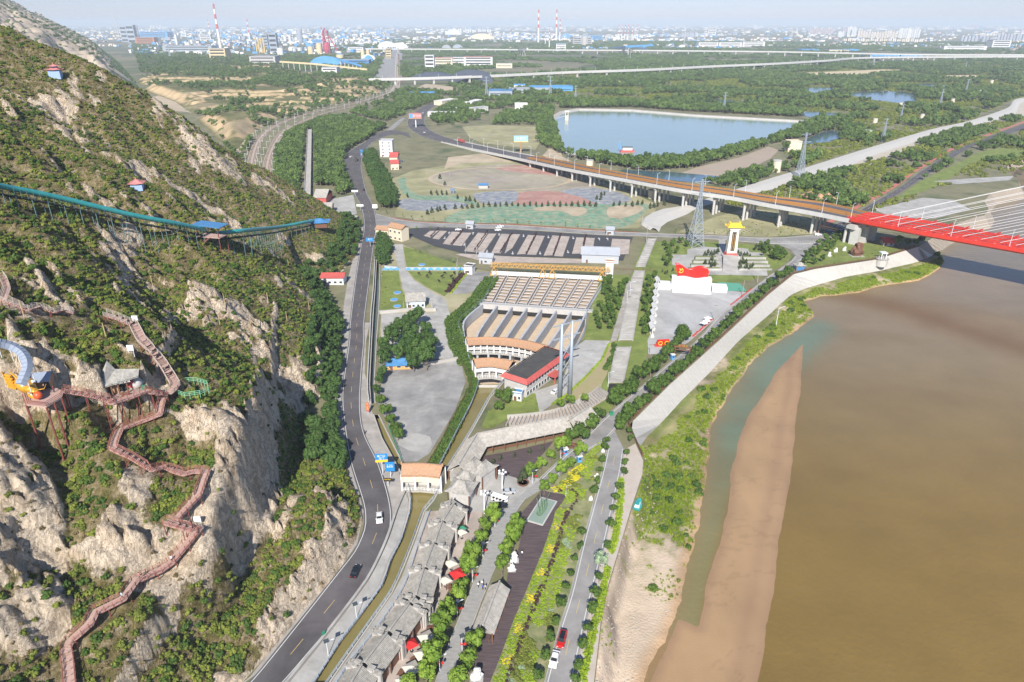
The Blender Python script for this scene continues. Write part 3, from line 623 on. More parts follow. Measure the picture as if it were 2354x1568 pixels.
def trunk(b,h,r,seed=0,limbs=4,mi=0,lean=.3):
 rs = random.Random(seed); b.tube([(0,0,-.2),(rs.uniform(-lean,lean)*.4,rs.uniform(-lean,lean)*.4,h*.5),(0,0,h)],[r,r*.8,r*.5],6,mi)
 for i in range(limbs):
  a = 2*pi*i/limbs + rs.random(); k = rs.uniform(.55,.85); b.tube([(0,0,h*k),(cos(a)*h*.3,sin(a)*h*.3,h*k + h*.33)],[r*.5,r*.2],4,mi)
PROTO = bpy.data.collections.new('plant_prototypes')
def proto_coll(name,kind,n,make):
 c = bpy.data.collections.new(name)
 for i in range(n):
  b = MB(); make(b,i); o = b.build(name + '_plant',[ML[kind],m_bark]); COL.objects.unlink(o); c.objects.link(o)
 return c
def mk_bush(b,i): crown(b,(0,0,.32),1.0,110,.17,100+i,7,(1,1,.62),.6)
def mk_low(b,i): crown(b,(0,0,.2),1.0,50,.2,140+i,4,(1,1,.45),.6)
def mk_tree(b,i): crown(b,(0,0,4.3),3.0,210,.5,200+i,9,(1,1,1.05),.62); b.tube([(0,0,-.3),(0,0,4)],[.25,.15],5,1)
def mk_grove(b,i):
 rs = random.Random(300+i)
 for k in range(6): crown(b,(rs.uniform(-7,7),rs.uniform(-7,7),rs.uniform(2.6,4.4)),rs.uniform(2.4,4.2),46,1.0,300+i*9+k,4,(1,1,1.1),.6)
def mk_conif(b,i): crown(b,(0,0,1.6),1.5,90,.2,400+i,6,(.8,.8,1),.6,cone=True)
def mk_grass(b,i):
 rs = random.Random(500+i)
 for k in range(26):
  a = rs.uniform(0,2*pi); r = rs.uniform(0,.8); x,y = cos(a)*r,sin(a)*r; t = rs.uniform(0,pi); h = rs.uniform(.4,1.0); w = .09
  b.add([(x-cos(t)*w,y-sin(t)*w,0),(x+cos(t)*w,y+sin(t)*w,0),(x+rs.uniform(-.35,.35),y+rs.uniform(-.35,.35),h)],[(0,1,2)])
PC = {'bush': proto_coll('bush','shrub',5,mk_bush),'darkbush': proto_coll('darkbush','round',4,mk_bush),'tree': proto_coll('tree','wood',5,mk_tree),'darktree': proto_coll('darktree','dark',4,mk_tree),
  'grove': proto_coll('grove','wood',4,mk_grove),'low': proto_coll('low','shrub',4,mk_low),'dry': proto_coll('dry','brown',3,mk_low),'lime': proto_coll('lime','lime',3,mk_low),'yellow': proto_coll('yellow','yellow',3,mk_low),
  'silver': proto_coll('silver','silver',3,mk_low),'conif': proto_coll('conif','conifer',3,mk_conif),'purple': proto_coll('purple','purple',3,mk_low),'grass': proto_coll('grass','lime',3,mk_grass),'red': proto_coll('red','red',2,mk_low)}
def node_scatter(coll):
 ng = bpy.data.node_groups.new('scatter_' + coll.name,'GeometryNodeTree'); ng.interface.new_socket('Geometry',in_out='INPUT',socket_type='NodeSocketGeometry'); ng.interface.new_socket('Geometry',in_out='OUTPUT',socket_type='NodeSocketGeometry')
 N,L = ng.nodes,ng.links; gi = N.new('NodeGroupInput'); go = N.new('NodeGroupOutput'); ip = N.new('GeometryNodeInstanceOnPoints'); ci = N.new('GeometryNodeCollectionInfo')
 ci.inputs['Collection'].default_value = coll; ci.inputs['Separate Children'].default_value = True; ci.inputs['Reset Children'].default_value = True
 ip.inputs['Pick Instance'].default_value = True
 def attr(nm,ty):
  a = N.new('GeometryNodeInputNamedAttribute'); a.data_type = ty; a.inputs['Name'].default_value = nm; return [o for o in a.outputs if o.enabled and o.name == 'Attribute'][0]
 L.new(gi.outputs[0],ip.inputs['Points']); L.new(ci.outputs[0],ip.inputs['Instance']); L.new(attr('ix','INT'),ip.inputs['Instance Index']); L.new(attr('sc','FLOAT_VECTOR'),ip.inputs['Scale']); L.new(attr('ro','FLOAT_VECTOR'),ip.inputs['Rotation']); L.new(ip.outputs[0],go.inputs[0])
 return ng
NG = {}
def scatter(name,label,pts,proto,s0,s1,flat=1.0):
 if not len(pts): return
 n = len(pts); me = bpy.data.meshes.new(name); me.vertices.add(n); me.vertices.foreach_set('co',np.array(pts,np.float32).ravel()[:n*3])
 sc = np.random.uniform(s0,s1,(n,1))*np.ones((n,3)); sc[:,2] *= np.random.uniform(.8,1.2,n)*flat
 ro = np.zeros((n,3)); ro[:,2] = np.random.uniform(0,6.28,n); k = len(PC[proto].objects)
 me.attributes.new('sc','FLOAT_VECTOR','POINT').data.foreach_set('vector',sc.astype(np.float32).ravel()); me.attributes.new('ro','FLOAT_VECTOR','POINT').data.foreach_set('vector',ro.astype(np.float32).ravel())
 me.attributes.new('ix','INT','POINT').data.foreach_set('value',np.random.randint(0,k,n).astype(np.int32))
 o = bpy.data.objects.new(name,me); COL.objects.link(o); md = o.modifiers.new('scatter','NODES')
 if proto not in NG: NG[proto] = node_scatter(PC[proto])
 md.node_group = NG[proto]; o['kind'] = 'stuff'; o['label'] = label
 return o
def fill(poly,sp,jit=.8,z=0.0,fn=None,holes=()):
 P = [(p[0],p[1]) for p in poly]; xs = [p[0] for p in P]; ys = [p[1] for p in P]
 X,Y = np.meshgrid(np.arange(min(xs),max(xs),sp),np.arange(min(ys),max(ys),sp)); X = X + np.random.uniform(-.5,.5,X.shape)*sp*jit; Y = Y + np.random.uniform(-.5,.5,Y.shape)*sp*jit
 k = inpoly_np(X,Y,P)
 for h in holes: k &= ~inpoly_np(X,Y,h)
 if fn is not None: k &= fn(X,Y)
 X,Y = X[k],Y[k]; return np.stack([X,Y,np.full(X.shape,z)],-1)
# hill shrubs: denser on soil, absent on bare rock and boardwalks
def hill_pts(n,rk,seed,ymin=0,dens=None):
 rs = np.random.RandomState(seed); i = rs.randint(0,hx_.shape[0]-1,n*4); j = rs.randint(0,hx_.shape[1]-1,n*4)
 w = R_[i,j]**1.25; w = w/np.quantile(w,.9)
 nn = fbm(hx_,hy_,13,4,81)[i,j]
 ok = hin[i,j] & (wmask[i,j] > 2.4) & (rs.rand(n*4) < w) & (rs.rand(n*4) < np.clip(1.12 - rock[i,j]*rk - (nn < -.12)*.45,.0,1)) & (dft[i,j] > 1.2) & (hy_[i,j] < 950) & ~inpoly_np(hx_[i,j],hy_[i,j],[(p.x,p.y) for p in cave_poly])
 i,j = i[ok],j[ok]; fi,fj = rs.rand(len(i)),rs.rand(len(i))
 X = hx_[i,j]*(1-fi) + hx_[i+1,j]*fi; Y = hy_[i,j]*(1-fi) + hy_[i+1,j]*fi; Z = zt[i,j]*(1-fi) + zt[i+1,j]*fi
 return np.stack([X,Y,Z-.1],-1)
hp = hill_pts(95000,1.06,1)
m1 = np.random.rand(len(hp)); sh = (fbm(hp[:,0],hp[:,1],35,3,91) > .12)
scatter('hill_shrubs','olive green shrubs covering the hill slope',hp[(m1 < .62)],'bush',.45,1.25)
scatter('hill_dark_shrubs','darker shrubs mixed over the hill slope',hp[(m1 >= .62) & (m1 < .84)],'darkbush',.5,1.5)
scatter('hill_dry_tufts','dry brown tufts between the hill shrubs',hill_pts(36000,.7,2),'dry',.3,.85)
# leafy belt at the hill foot beside the highway
k = (dft > .5) & (dft < 12) & hin & (hy_ > 186) & (hy_ < 500); ii = np.argwhere(k); sel = ii[np.random.choice(len(ii),620)]
fp = np.stack([hx_[sel[:,0],sel[:,1]],hy_[sel[:,0],sel[:,1]],zt[sel[:,0],sel[:,1]] - .6],-1)
scatter('hill_foot_trees','dark leafy trees crowding the hill foot beside the highway',fp,'darktree',.45,.85)
print('hill shrubs',len(hp))
# ================================================================ ROADS, PAVING, WATER, FIELDS
m_asph = mat('asphalt',(.075,.067,.071),(.13,.119,.123),scale=.09,rough=.9,bump=.01,bscale=6,detail=8)
m_asph2 = mat('asphalt_pale',(.21,.20,.195),(.33,.315,.30),scale=.09,rough=.9,detail=8)
m_asph3 = mat('asphalt_new',(.045,.045,.05),(.06,.06,.065),scale=.1,rough=.9)
m_white = mat('road_white',(.60,.60,.58),rough=.7); m_yellow = mat('road_yellow',(.55,.40,.14),rough=.7)
m_pale = mat('pale_paving',(.34,.325,.30),(.44,.425,.40),scale=.15,rough=.9,detail=8)
m_pink = mat('pink_paving',(.38,.315,.265),(.47,.40,.35),scale=.3,rough=.9,detail=7)
m_shoulder = mat('shoulder',(.30,.275,.25),(.42,.385,.35),scale=.2,rough=.95,detail=8)
m_brick = mat('grey_setts',(.24,.235,.225),(.36,.35,.335),scale=.5,rough=.9,bump=.03,bscale=4,stretch=((1,3.5,1),.35))
m_wood = mat('dark_decking',(.055,.038,.04),(.13,.095,.095),scale=.7,rough=.75,stretch=((.35,3.2,1),-.35),detail=6)
m_yard = mat('yard_concrete',(.20,.195,.19),(.40,.385,.36),scale=.09,rough=.95,detail=9,col3=(.28,.27,.26))
m_lawn = mat('lawn',(.12,.18,.035),(.22,.26,.06),scale=.15,rough=.95,detail=8,col3=(.17,.21,.045))
m_dirt = mat('tan_dirt',(.38,.30,.20),(.52,.43,.31),scale=.05,rough=.95,detail=8)
m_scrubland = mat('scrub_field',(.25,.23,.12),(.42,.36,.25),scale=.04,rough=.95,detail=9,col3=(.32,.30,.16))
m_field = mat('harvested_field',(.48,.38,.23),(.56,.45,.29),scale=.01,rough=.95)
m_pond = mat('pond_water',(.07,.12,.15),rough=.12,bump=.03,bscale=.5); m_resv = mat('reservoir_water',(.22,.29,.245),(.26,.32,.27),scale=.008,rough=.12,bump=.03,bscale=.5)
m_canal = mat('canal_water',(.18,.15,.05),(.23,.19,.075),scale=.1,rough=.12,bump=.04,bscale=.8)
m_canal2 = mat('canal_water_green',(.12,.13,.075),rough=.12,bump=.03,bscale=.8)
m_ballast = mat('ballast',(.36,.29,.23),(.46,.38,.31),scale=.3,rough=.95); m_railm = mat('rusty_rail',(.19,.11,.075),rough=.7)
EXCL = []
LV = {}
def patch(name,pts,m,lvl=1,label=None,world=False,excl=True,smooth=False,base=0.0):
 P = pts if world else GG(pts,base)
 if smooth: P = smooth_line([Vector(p) for p in P],3.0,True)
 far = max(p[1] for p in P) > 900; LV["n"] = LV.get("n",0) + 1; z = base + (.05*lvl if not far else .12*lvl) + .0041*(LV["n"] % 11)
 vs = [(p[0],p[1]) for p in P]; n = len(vs)
 tri = geometry.tessellate_polygon([[Vector((x,y,0)) for x,y in vs]]); fs = []
 for a,c,d in tri:
  if (vs[c][0]-vs[a][0])*(vs[d][1]-vs[a][1]) - (vs[c][1]-vs[a][1])*(vs[d][0]-vs[a][0]) < 0: a,d = d,a
  fs.append((a,c,d))
 b = MB(); b.add([(x,y,z) for x,y in vs],fs); o = b.build(name,m); struct(o,label)
 if excl: EXCL.append(vs)
 return o
def road(name,Lp,Rp,m,lvl=3,label=None,lines=True,centre='yellow',dash=6,kerb=False,inset=.45,zf=None,excl=True):
 Lw = smooth_line(GG(Lp),3.0); Rw = smooth_line(GG(Rp),3.0); n = max(len(Lw),len(Rw)); Lw = resample(Lw,n); Rw = resample(Rw,n); z = .05*lvl
 zz = zf or (lambda p: 0)
 up = lambda p,e=0: Vector((p.x,p.y,zz(p) + z + e))
 b = MB(); b.sheet([up(p) for p in Lw],[up(p) for p in Rw]); o = struct(b.build(name,m),label)
 if excl: EXCL.append([(p.x,p.y) for p in Lw + Rw[::-1]])
 if lines:
  k = MB()
  for A,Bq in ((Lw,Rw),(Rw,Lw)):
   P1 = [a + (c-a).normalized()*inset for a,c in zip(A,Bq)]; P2 = [a + (c-a).normalized()*(inset+.2) for a,c in zip(A,Bq)]
   if A is Rw: P1,P2 = P2,P1
   k.sheet([up(p,.02) for p in P1],[up(p,.02) for p in P2])
  struct(k.build('edge_line',m_white))
  if centre:
   C_ = [(a+c)/2 for a,c in zip(Lw,Rw)]; k = MB()
   for i,(p,a_) in enumerate(walk(C_,dash*2.2)):
    t = Vector((cos(a_),sin(a_),0)); s = Vector((-t.y,t.x,0))*.065; p = up(p,.02); k.add([p-s,p-s+t*dash*.8,p+s+t*dash*.8,p+s],[(3,2,1,0)])
   struct(k.build('centre_dashes',m_yellow if centre == 'yellow' else m_white))
 if kerb:
  for A,s in ((Lw,.12),(Rw,-.12)):
   k = MB(); Q = offset(A,s)
   for a,c in zip(Q,Q[1:]): k.bar(up(a,.04),up(c,.04),.22,.22)
   struct(k.build('kerb',m_pale))
 return Lw,Rw
# main highway at the foot of the hill
HWL = [(530,1610),(588,1551),(763,1331),(821,1251),(836,1176),(803,1059),(788,959),(786,891),(801,784),(803,742),(816,642),(828,567),(836,517),(828,474),(811,442),(790,400),(786,375),(800,350),(838,327)]
HWR = [(615,1610),(671,1551),(828,1361),(886,1263),(901,1176),(873,1071),(838,996),(829,934),(832,859),(838,784),(838,742),(850,642),(859,567),(866,517),(858,474),(843,442),(833,400),(831,375),(838,350),(856,327)]
HW = road('highway',HWL,HWR,m_asph,3,'dark two-lane highway curving between hill and canal',kerb=False)
road('link_road',[(838,327),(870,305),(905,300),(938,306)],[(856,327),(885,314),(915,309),(945,318)],m_asph,3,None,centre=None)
road('link_road',[(888,300),(905,285),(925,270)],[(900,302),(915,288),(932,272)],m_asph2,3,None,lines=False)
patch('shoulder',[(528,1615),(588,1556),(763,1336),(821,1256),(842,1196),(838,1176),(805,1059),(790,959),(788,891),(803,784),(805,742),(812,742),(850,742),(841,784),(838,859),(848,884),(851,929),(857,954),(876,1009),(916,1081),(925,1120),(935,1130),(943,1176),(923,1238),(898,1290),(880,1346),(828,1416),(783,1476),(723,1568),(690,1615),(640,1615)],m_shoulder,1,'pale concrete verge beside the highway')
patch('hill_verge',[(520,1600),(575,1556),(752,1331),(811,1251),(824,1176),(790,1059),(774,959),(770,891),(783,784),(790,700),(800,640),(818,567),(828,520),(836,517),(828,567),(816,642),(803,742),(801,784),(786,891),(788,959),(803,1059),(836,1176),(821,1251),(763,1331),(588,1551)],m_shoulder,2,None)
# riverside road and the diagonal embankment road
RR = road('riverside_road',[(1238,1620),(1254,1566),(1284,1451),(1312,1363),(1337,1258),(1359,1176),(1384,1084),(1397,1026)],[(1303,1620),(1317,1568),(1342,1451),(1362,1363),(1389,1258),(1407,1176),(1427,1084),(1434,1034)],m_asph2,3,'pale riverside road between young trees',kerb=True)
DG = road('embankment_road',[(1242,1101),(1290,1055),(1337,1014),(1404,949),(1464,899),(1532,841),(1602,784),(1652,727),(1702,687),(1766,637),(1811,607),(1828,590)],[(1268,1110),(1330,1050),(1397,1006),(1452,938),(1491,899),(1556,841),(1622,784),(1672,727),(1716,690),(1778,645),(1822,617),(1846,592)],m_asph2,4,'grey road climbing diagonally along the embankment top',kerb=True,centre=None)
patch('road_junction',[(1337,1014),(1397,950),(1420,975),(1413,991),(1434,1034),(1415,1045),(1397,1026),(1375,1022)],m_asph2,2)
road('cross_road',[(863,492),(900,502),(963,512),(1063,516),(1177,519),(1377,532),(1464,536),(1539,539),(1652,543),(1766,548),(1866,541),(1900,530)],[(866,519),(910,521),(963,524),(1063,525),(1177,527),(1377,540),(1464,543),(1539,546),(1652,551),(1766,560),(1866,560),(1915,545)],m_asph2,4,'grey cross road behind the car park',kerb=True,centre=None)
patch('roundabout_road',[(1766,550),(1866,542),(1900,532),(1920,535),(1896,556),(1866,568),(1846,588),(1828,600),(1828,589),(1816,574),(1791,564),(1766,561)],m_asph2,3,'grey junction with hatched markings by the bridge')
k = MB()
for i in range(16):
 t = i/15; a = G(1788+t*92,556-t*3,0); c = G(1840+t*44,574-t*18,0); a.z = c.z = .22; k.bar(a,c,.3,.01)
struct(k.build('hatched_marking',m_white))
UR = road('upriver_road',[(1901,526),(1978,482),(2066,432),(2123,390),(2215,337),(2353,285),(2450,250)],[(1935,530),(1998,487),(2090,430),(2150,390),(2240,335),(2353,297),(2450,266)],m_asph,3,'dark road running upriver beneath the red bridge',centre='white')
k = MB(); k.sheet([p+Vector((0,0,.2)) for p in offset(UR[0],7)],[p+Vector((0,0,.2)) for p in offset(UR[0],3)]); struct(k.build('red_path',mat('red_path',(.42,.12,.10),(.5,.18,.15),scale=.1)),'red path beside the upriver road')
# highway on the far side that becomes the viaduct
road('trunk_road',[(1012,233),(985,240),(957,255),(940,270),(936,288),(950,303),(978,316),(1013,327)],[(1012,240),(995,246),(984,256),(976,270),(978,288),(995,303),(1020,314),(1044,322)],m_asph,3,'dark dual carriageway curving in from the north',centre='white')
road('far_road',[(1012,233),(1060,215),(1130,190)],[(1012,240),(1062,219),(1135,192)],m_asph,3,None,lines=False)
# car park
patch('car_park',[(926,528),(990,522),(1060,524),(1180,529),(1380,542),(1455,546),(1440,578),(1432,600),(1337,594),(1176,590),(1063,583),(1000,567),(938,540)],m_asph3,5,'black car park with pale bay strips')
strips = [q(1,1,(1600,560),(1680,558),(1600,622),(1540,605)),q(1,1,(1690,558),(1755,562),(1680,640),(1620,630)),q(1,1,(1800,567),(1880,572),(1795,690),(1715,680)),q(1,1,(1895,576),(1980,578),(1890,700),(1805,692)),q(1,1,(2040,577),(2125,582),(2010,757),(1910,747)),q(1,1,(2135,585),(2210,585),(2090,762),(2015,760)),q(1,1,(2255,587),(2330,590),(2250,766),(2160,766)),q(2,1,(-10,590),(75,592),(0,720),(-70,770)),
 q(2,1,(145,597),(215,602),(125,773),(42,777)),q(2,1,(225,602),(300,607),(220,782),(135,777)),q(2,1,(370,602),(440,607),(370,785),(288,790)),q(2,1,(450,607),(530,612),(465,797),(385,792)),q(2,1,(590,620),(660,622),(640,770),(550,772)),q(2,1,(680,622),(760,627),(730,790),(650,780)),q(2,1,(920,632),(1085,640),(1070,775),(895,780))]
for s in strips: patch('bay_strip',s,m_pink,7,None,excl=False)
for Lq in ([(1820,575),(1700,660)],[(2010,577),(1890,720)],[(2235,580),(2110,760)]): pass
patch('apron',[(1045,586),(1063,584),(1176,591),(1337,597),(1334,607),(1180,605),(1135,607),(1100,600)],m_pink,6,'pale apron along the bottom of the car park')
def arrow(x,y,dr=1):
 p = G(x,y); b = MB(); w = 1.0; s = dr
 b.add([(p.x-.25,p.y-3*s,.42),(p.x+.25,p.y-3*s,.42),(p.x+.25,p.y+1*s,.42),(p.x-.25,p.y+1*s,.42),(p.x-w,p.y+1*s,.42),(p.x+w,p.y+1*s,.42),(p.x,p.y+3.4*s,.42)],[(0,1,2,3),(4,5,6)] if s > 0 else [(3,2,1,0),(6,5,4)]); struct(b.build('road_arrow',m_white))
for x,y,d in ((1032,537,1),(1022,548,-1),(1087,538,1),(1067,563,-1),(1147,541,1),(1119,579,-1),(1203,543,-1),(1178,583,-1),(1260,546,-1),(1241,583,-1),(1317,548,-1),(1305,580,-1),(1377,551,1),(1396,551,1)): arrow(x,y,d)
# compound west of the basin
patch('compound_ground',q(1,1,(1150,880),(1250,680),(1350,680),(1380,700),(1930,890),(2150,930),(2160,1000),(2050,1100),(1900,1250),(1850,1420),(1860,1568),(1640,1568),(1130,1568),(1150,1300)),m_scrubland,1)
patch('lawn',q(1,1,(1155,925),(1310,925),(1330,1080),(1370,1160),(1380,1290),(1140,1300)),m_lawn,2,'small lawn beside the canal')
patch('lawn',q(1,1,(1352,700),(1500,740),(1700,810),(1930,890),(1385,895)),m_lawn,2,'triangular lawn beside the driveway')
patch('lawn',q(1,1,(1395,928),(1930,928),(1850,1040),(1730,1160),(1600,1090),(1460,1000)),m_lawn,2,'lawn with young plum trees')
patch('driveway',q(1,1,(1250,680),(1350,680),(1358,780),(1375,920),(1450,1010),(1600,1105),(1740,1185),(1790,1350),(1840,1590),(1690,1590),(1640,1400),(1640,1290),(1550,1160),(1390,1160),(1345,1080),(1318,930),(1290,830)),m_pale,3,'pale concrete driveway winding through the compound')
patch('gravel',q(1,1,(1950,930),(2145,935),(2150,985),(2050,1090),(1960,1130),(1800,1140)),m_yard,2)
patch('concrete_yard',q(1,2,(1130,200),(1420,175),(1880,170),(1925,380),(1830,640),(1720,830),(1590,1040),(1480,1110),(1345,1115),(1280,930),(1245,800),(1140,630),(1110,520),(1150,420)),m_yard,2,'empty patched concrete yard between the two canals')
patch('white_concrete',q(1,2,(1300,880),(1480,850),(1600,880),(1620,960),(1560,1030),(1400,1010),(1310,960)),m_pale,3,None,excl=False)
patch('park_ground',q(1,1,(1150,1310),(1640,1310),(1640,1420),(1680,1568),(1150,1568)),m_pale,2)
patch('park_yard',q(1,2,(1140,0),(1860,0),(1860,165),(1420,170),(1130,195)),m_pale,2)
# lower promenade, canal paths and the shop street
patch('promenade',q(1,3,(1295,0),(1200,290),(1070,560),(960,730),(700,1070),(310,1560),(280,1600),(490,1600),(520,1560),(940,960),(1135,670),(1222,430),(1325,250),(1395,0)) + [(938,1150),(930,1130)],m_pale,3,'pale promenade between highway and canal')
patch('canal_path',q(1,3,(1558,0),(1461,280),(1338,610),(1263,750),(1033,1080),(700,1560),(668,1620),(740,1620),(765,1560),(865,1400),(1135,1060),(1375,680),(1500,300),(1605,0)),m_pale,3,'pale walkway behind the shop roofs')
patch('shop_street',q(1,3,(1605,0),(1500,300),(1375,680),(1135,1060),(865,1400),(765,1560),(700,1640),(1400,1640),(1400,1560),(1490,1400),(1610,1150),(1680,900),(1780,700),(1870,520),(2010,280),(2085,0)) + [(1110,1150),(1062,1140),(1011,1174)],m_pink,1,'pink paved forecourt in front of the shops')
patch('square',[(1062,1140),(1060,1100),(1100,1078),(1150,1080),(1200,1095),(1242,1101),(1200,1145),(1177,1160),(1150,1176),(1120,1176),(1080,1176)],m_pale,2,'pale square by the old gate')
ST = road('stone_street',[(1177,1156),(1141,1176),(1121,1251),(1086,1346),(1058,1413),(1028,1488),(1001,1566),(985,1620)],[(1209,1146),(1180,1190),(1151,1276),(1118,1356),(1083,1448),(1058,1508),(1033,1566),(1018,1620)],m_brick,4,'grey stone street between two rows of trees',lines=False,kerb=True)
patch('stone_street_end',[(1177,1156),(1242,1101),(1268,1112),(1209,1148)],m_brick,3)
DECK = [(1244,1129),(1302,1139),(1290,1160),(1276,1176),(1270,1201),(1247,1268),(1222,1328),(1202,1376),(1177,1435),(1151,1508),(1126,1570),(1110,1620),(1062,1620),(1078,1566),(1093,1521),(1106,1476),(1161,1361),(1168,1310),(1190,1270),(1200,1220),(1199,1180)]
patch('timber_deck',DECK,m_wood,5,'dark timber deck beside the stone street')
DECK2 = [(1100,1073),(1113,1049),(1177,1038),(1272,1015),(1262,1028),(1237,1056),(1214,1084),(1189,1101),(1160,1092),(1138,1084)]
patch('timber_terrace',DECK2,m_wood,5,'dark timber terrace in the crook of the long gallery')
patch('tree_bed',[(1177,1400),(1126,1566),(1100,1620),(1240,1620),(1254,1566),(1284,1451),(1312,1363),(1337,1258),(1359,1176),(1384,1084),(1397,1030),(1385,1020),(1340,1050),(1300,1085),(1262,1115),(1244,1129),(1302,1139),(1276,1176),(1247,1268),(1202,1376)],mat('garden_soil',(.12,.17,.04),(.34,.30,.17),scale=.3,detail=7),2,'garden strip of shrubs and grasses')
patch('river_path',[(1297,1620),(1319,1568),(1344,1451),(1364,1363),(1391,1258),(1409,1176),(1429,1084),(1436,1034),(1460,1020),(1478,1060),(1476,1090),(1448,1176),(1420,1270),(1396,1350),(1383,1401),(1376,1470),(1365,1566),(1355,1620)],mat('pale_path',(.42,.355,.295),(.50,.44,.38),scale=.3),2,'pale path between hedge and bank')
# flag square, monument terraces, canalside strips
patch('cascade_bank',[(1478,560),(1552,560),(1530,640),(1497,690),(1492,784),(1480,850),(1455,900),(1400,945),(1380,960),(1345,950),(1360,905),(1395,860),(1405,784),(1440,660)],m_lawn,1)
FLAGSQ = q(2,1,(1330,1060),(1460,1060),(1830,1100),(2150,1120),(2155,1150),(1990,1265),(1700,1515),(1640,1568)) + [(1565,800),(1540,815),(1490,815),(1488,784)] + q(2,1,(1270,1500),(1290,1300))
patch('flag_square',FLAGSQ,mat('square_paving',(.37,.365,.355),(.46,.455,.45),scale=.05,detail=8),3,'wide pale square in front of the red flag sculpture')
patch('green_court',q(2,1,(1890,1030),(2090,1040),(2160,1112),(1920,1112)),mat('green_court',(.10,.32,.22),rough=.8),4,'small green court beside the flag sculpture')
patch('monument_lawn',[(1500,555),(1640,556),(1770,566),(1812,580),(1820,592),(1795,612),(1740,640),(1700,650),(1560,650),(1490,640),(1482,600)],m_lawn,1)
patch('monument_plaza',q(2,1,(1470,775),(1610,775),(1610,725),(1750,700),(1900,712),(1900,640),(1960,640),(1960,700),(2170,722),(2180,750),(2310,758),(2350,970),(1800,960),(1470,870)),m_pale,2,'pale stepped plaza around the monument')
patch('bridge_garden',[(1832,612),(1850,588),(1880,562),(1915,548),(1960,556),(2040,566),(2075,576),(2010,594),(1870,615)],m_lawn,2,'garden with rocks below the bridge pier')
patch('verge_grass',[(1553,535),(1640,500),(1720,480),(1830,490),(1890,520),(1880,537),(1766,545),(1652,540)],m_scrubland,2)
patch('office_yard',[(1165,940),(1180,915),(1290,880),(1320,800),(1345,782),(1402,784),(1385,830),(1345,870),(1300,910),(1240,950)],m_pale,2,'pale concrete yard in front of the office building')
patch('office_garden',[(1120,950),(1165,915),(1180,905),(1230,905),(1240,950),(1165,965),(1130,985),(1105,985)],m_lawn,3)
patch('cistern_bank',[(1345,870),(1385,830),(1402,784),(1412,784),(1395,860),(1375,900),(1330,925),(1300,915)],mat('dry_bank',(.36,.27,.18),(.28,.28,.10),scale=.25),3)
patch('grove_ground',q(2,1,(820,960),(1060,960),(1110,1000),(1090,1080),(990,1300),(920,1500),(900,1568),(660,1560),(700,1400),(730,1250)),m_lawn,1)
patch('service_path',q(2,1,(1060,1020),(1110,1020),(990,1480),(960,1568),(905,1568),(1000,1250)),m_shoulder,3)
# netted field
patch('netted_field',[(900,412),(950,392),(1060,375),(1180,372),(1290,392),(1420,430),(1510,470),(1500,505),(1465,525),(1377,527),(1177,514),(1063,511),(963,507),(905,497),(915,470)],m_scrubland,1,'reclaimed field covered with coloured netting')
m_gnet = mat('green_net',(.09,.27,.18),(.34,.32,.21),scale=.2,rough=.9,detail=10,col3=(.22,.30,.20),contrast=1.5); m_bnet = mat('blue_net',(.12,.17,.26),(.42,.41,.37),scale=.2,rough=.9,detail=9,col3=(.26,.27,.29)); m_rnet = mat('pink_net',(.36,.17,.14),(.45,.28,.23),scale=.1,rough=.9,detail=8); m_purp = mat('purple_soil',(.30,.25,.22),(.38,.35,.24),scale=.03,rough=.95,detail=8)
NET = [('purple_soil',[(985,412),(1010,400),(1080,385),(1170,378),(1270,388),(1330,410),(1370,430),(1300,440),(1180,440),(1060,432),(1000,424)],m_purp,2),('red_net',[(1190,380),(1290,392),(1320,405),(1210,398),(1140,388)],m_rnet,3),
 ('green_net',[(915,412),(932,410),(935,430),(965,448),(1040,450),(1090,462),(1100,475),(1040,462),(955,459),(922,440)],m_gnet,3),('blue_net',[(925,458),(1010,460),(1075,470),(1050,480),(960,485),(920,478)],m_bnet,2),('green_net',[(1030,512),(1045,490),(1090,478),(1180,471),(1330,470),(1440,468),(1490,472),(1470,500),(1440,520),(1377,525),(1200,514)],m_gnet,3),
 ('pale_soil',[(1225,480),(1270,474),(1340,478),(1345,490),(1320,498),(1290,486),(1240,486)],m_dirt,4),('pink_net',[(1180,452),(1200,442),(1270,440),(1340,455),(1370,468),(1300,470),(1185,470)],m_rnet,3),('blue_net',[(1290,440),(1360,432),(1420,442),(1450,462),(1380,470),(1340,455)],m_bnet,3),('pale_net',[(1090,446),(1180,440),(1190,455),(1170,470),(1110,468)],m_bnet,4),('brown_soil',[(1400,478),(1450,472),(1480,480),(1440,500),(1400,500)],m_dirt,4)]
for nme,p,m_,l_ in NET: patch(nme,p,m_,l_,None,excl=False,smooth=True)
ring = [(1150+165*cos(a)*.98,412+26*sin(a)) for a in np.linspace(0,2*pi,40,endpoint=False)]
RW = GG(ring); b = MB(); b.sheet([p+Vector((0,0,.3)) for p in offset(RW,2.2)] + [offset(RW,2.2)[0]+Vector((0,0,.3))],[p+Vector((0,0,.3)) for p in offset(RW,-2.2)] + [offset(RW,-2.2)[0]+Vector((0,0,.3))]); struct(b.build('dirt_ring_road',m_dirt),'tan dirt track looping round the field')
patch('scrub_lot',[(1062,292),(1120,288),(1245,292),(1240,330),(1230,345),(1110,330),(1080,318)],m_scrubland,2,'bare scrubby lot by the trunk road')
patch('lot',[(1030,362),(1120,352),(1180,372),(1060,376),(1020,390)],m_dirt,2); patch('quarry_lot',q(0,0,(2000,1120),(2200,1130),(2310,1180),(2340,1250),(2250,1330),(2200,1420),(2120,1380),(2050,1270),(2090,1200)),m_dirt,2,'tan cleared lot behind the hill')
patch('temple_yard',[(713,455),(760,458),(812,448),(820,492),(800,497),(760,492),(715,480)],m_pale,2,'pale yard by the grey temple hall')
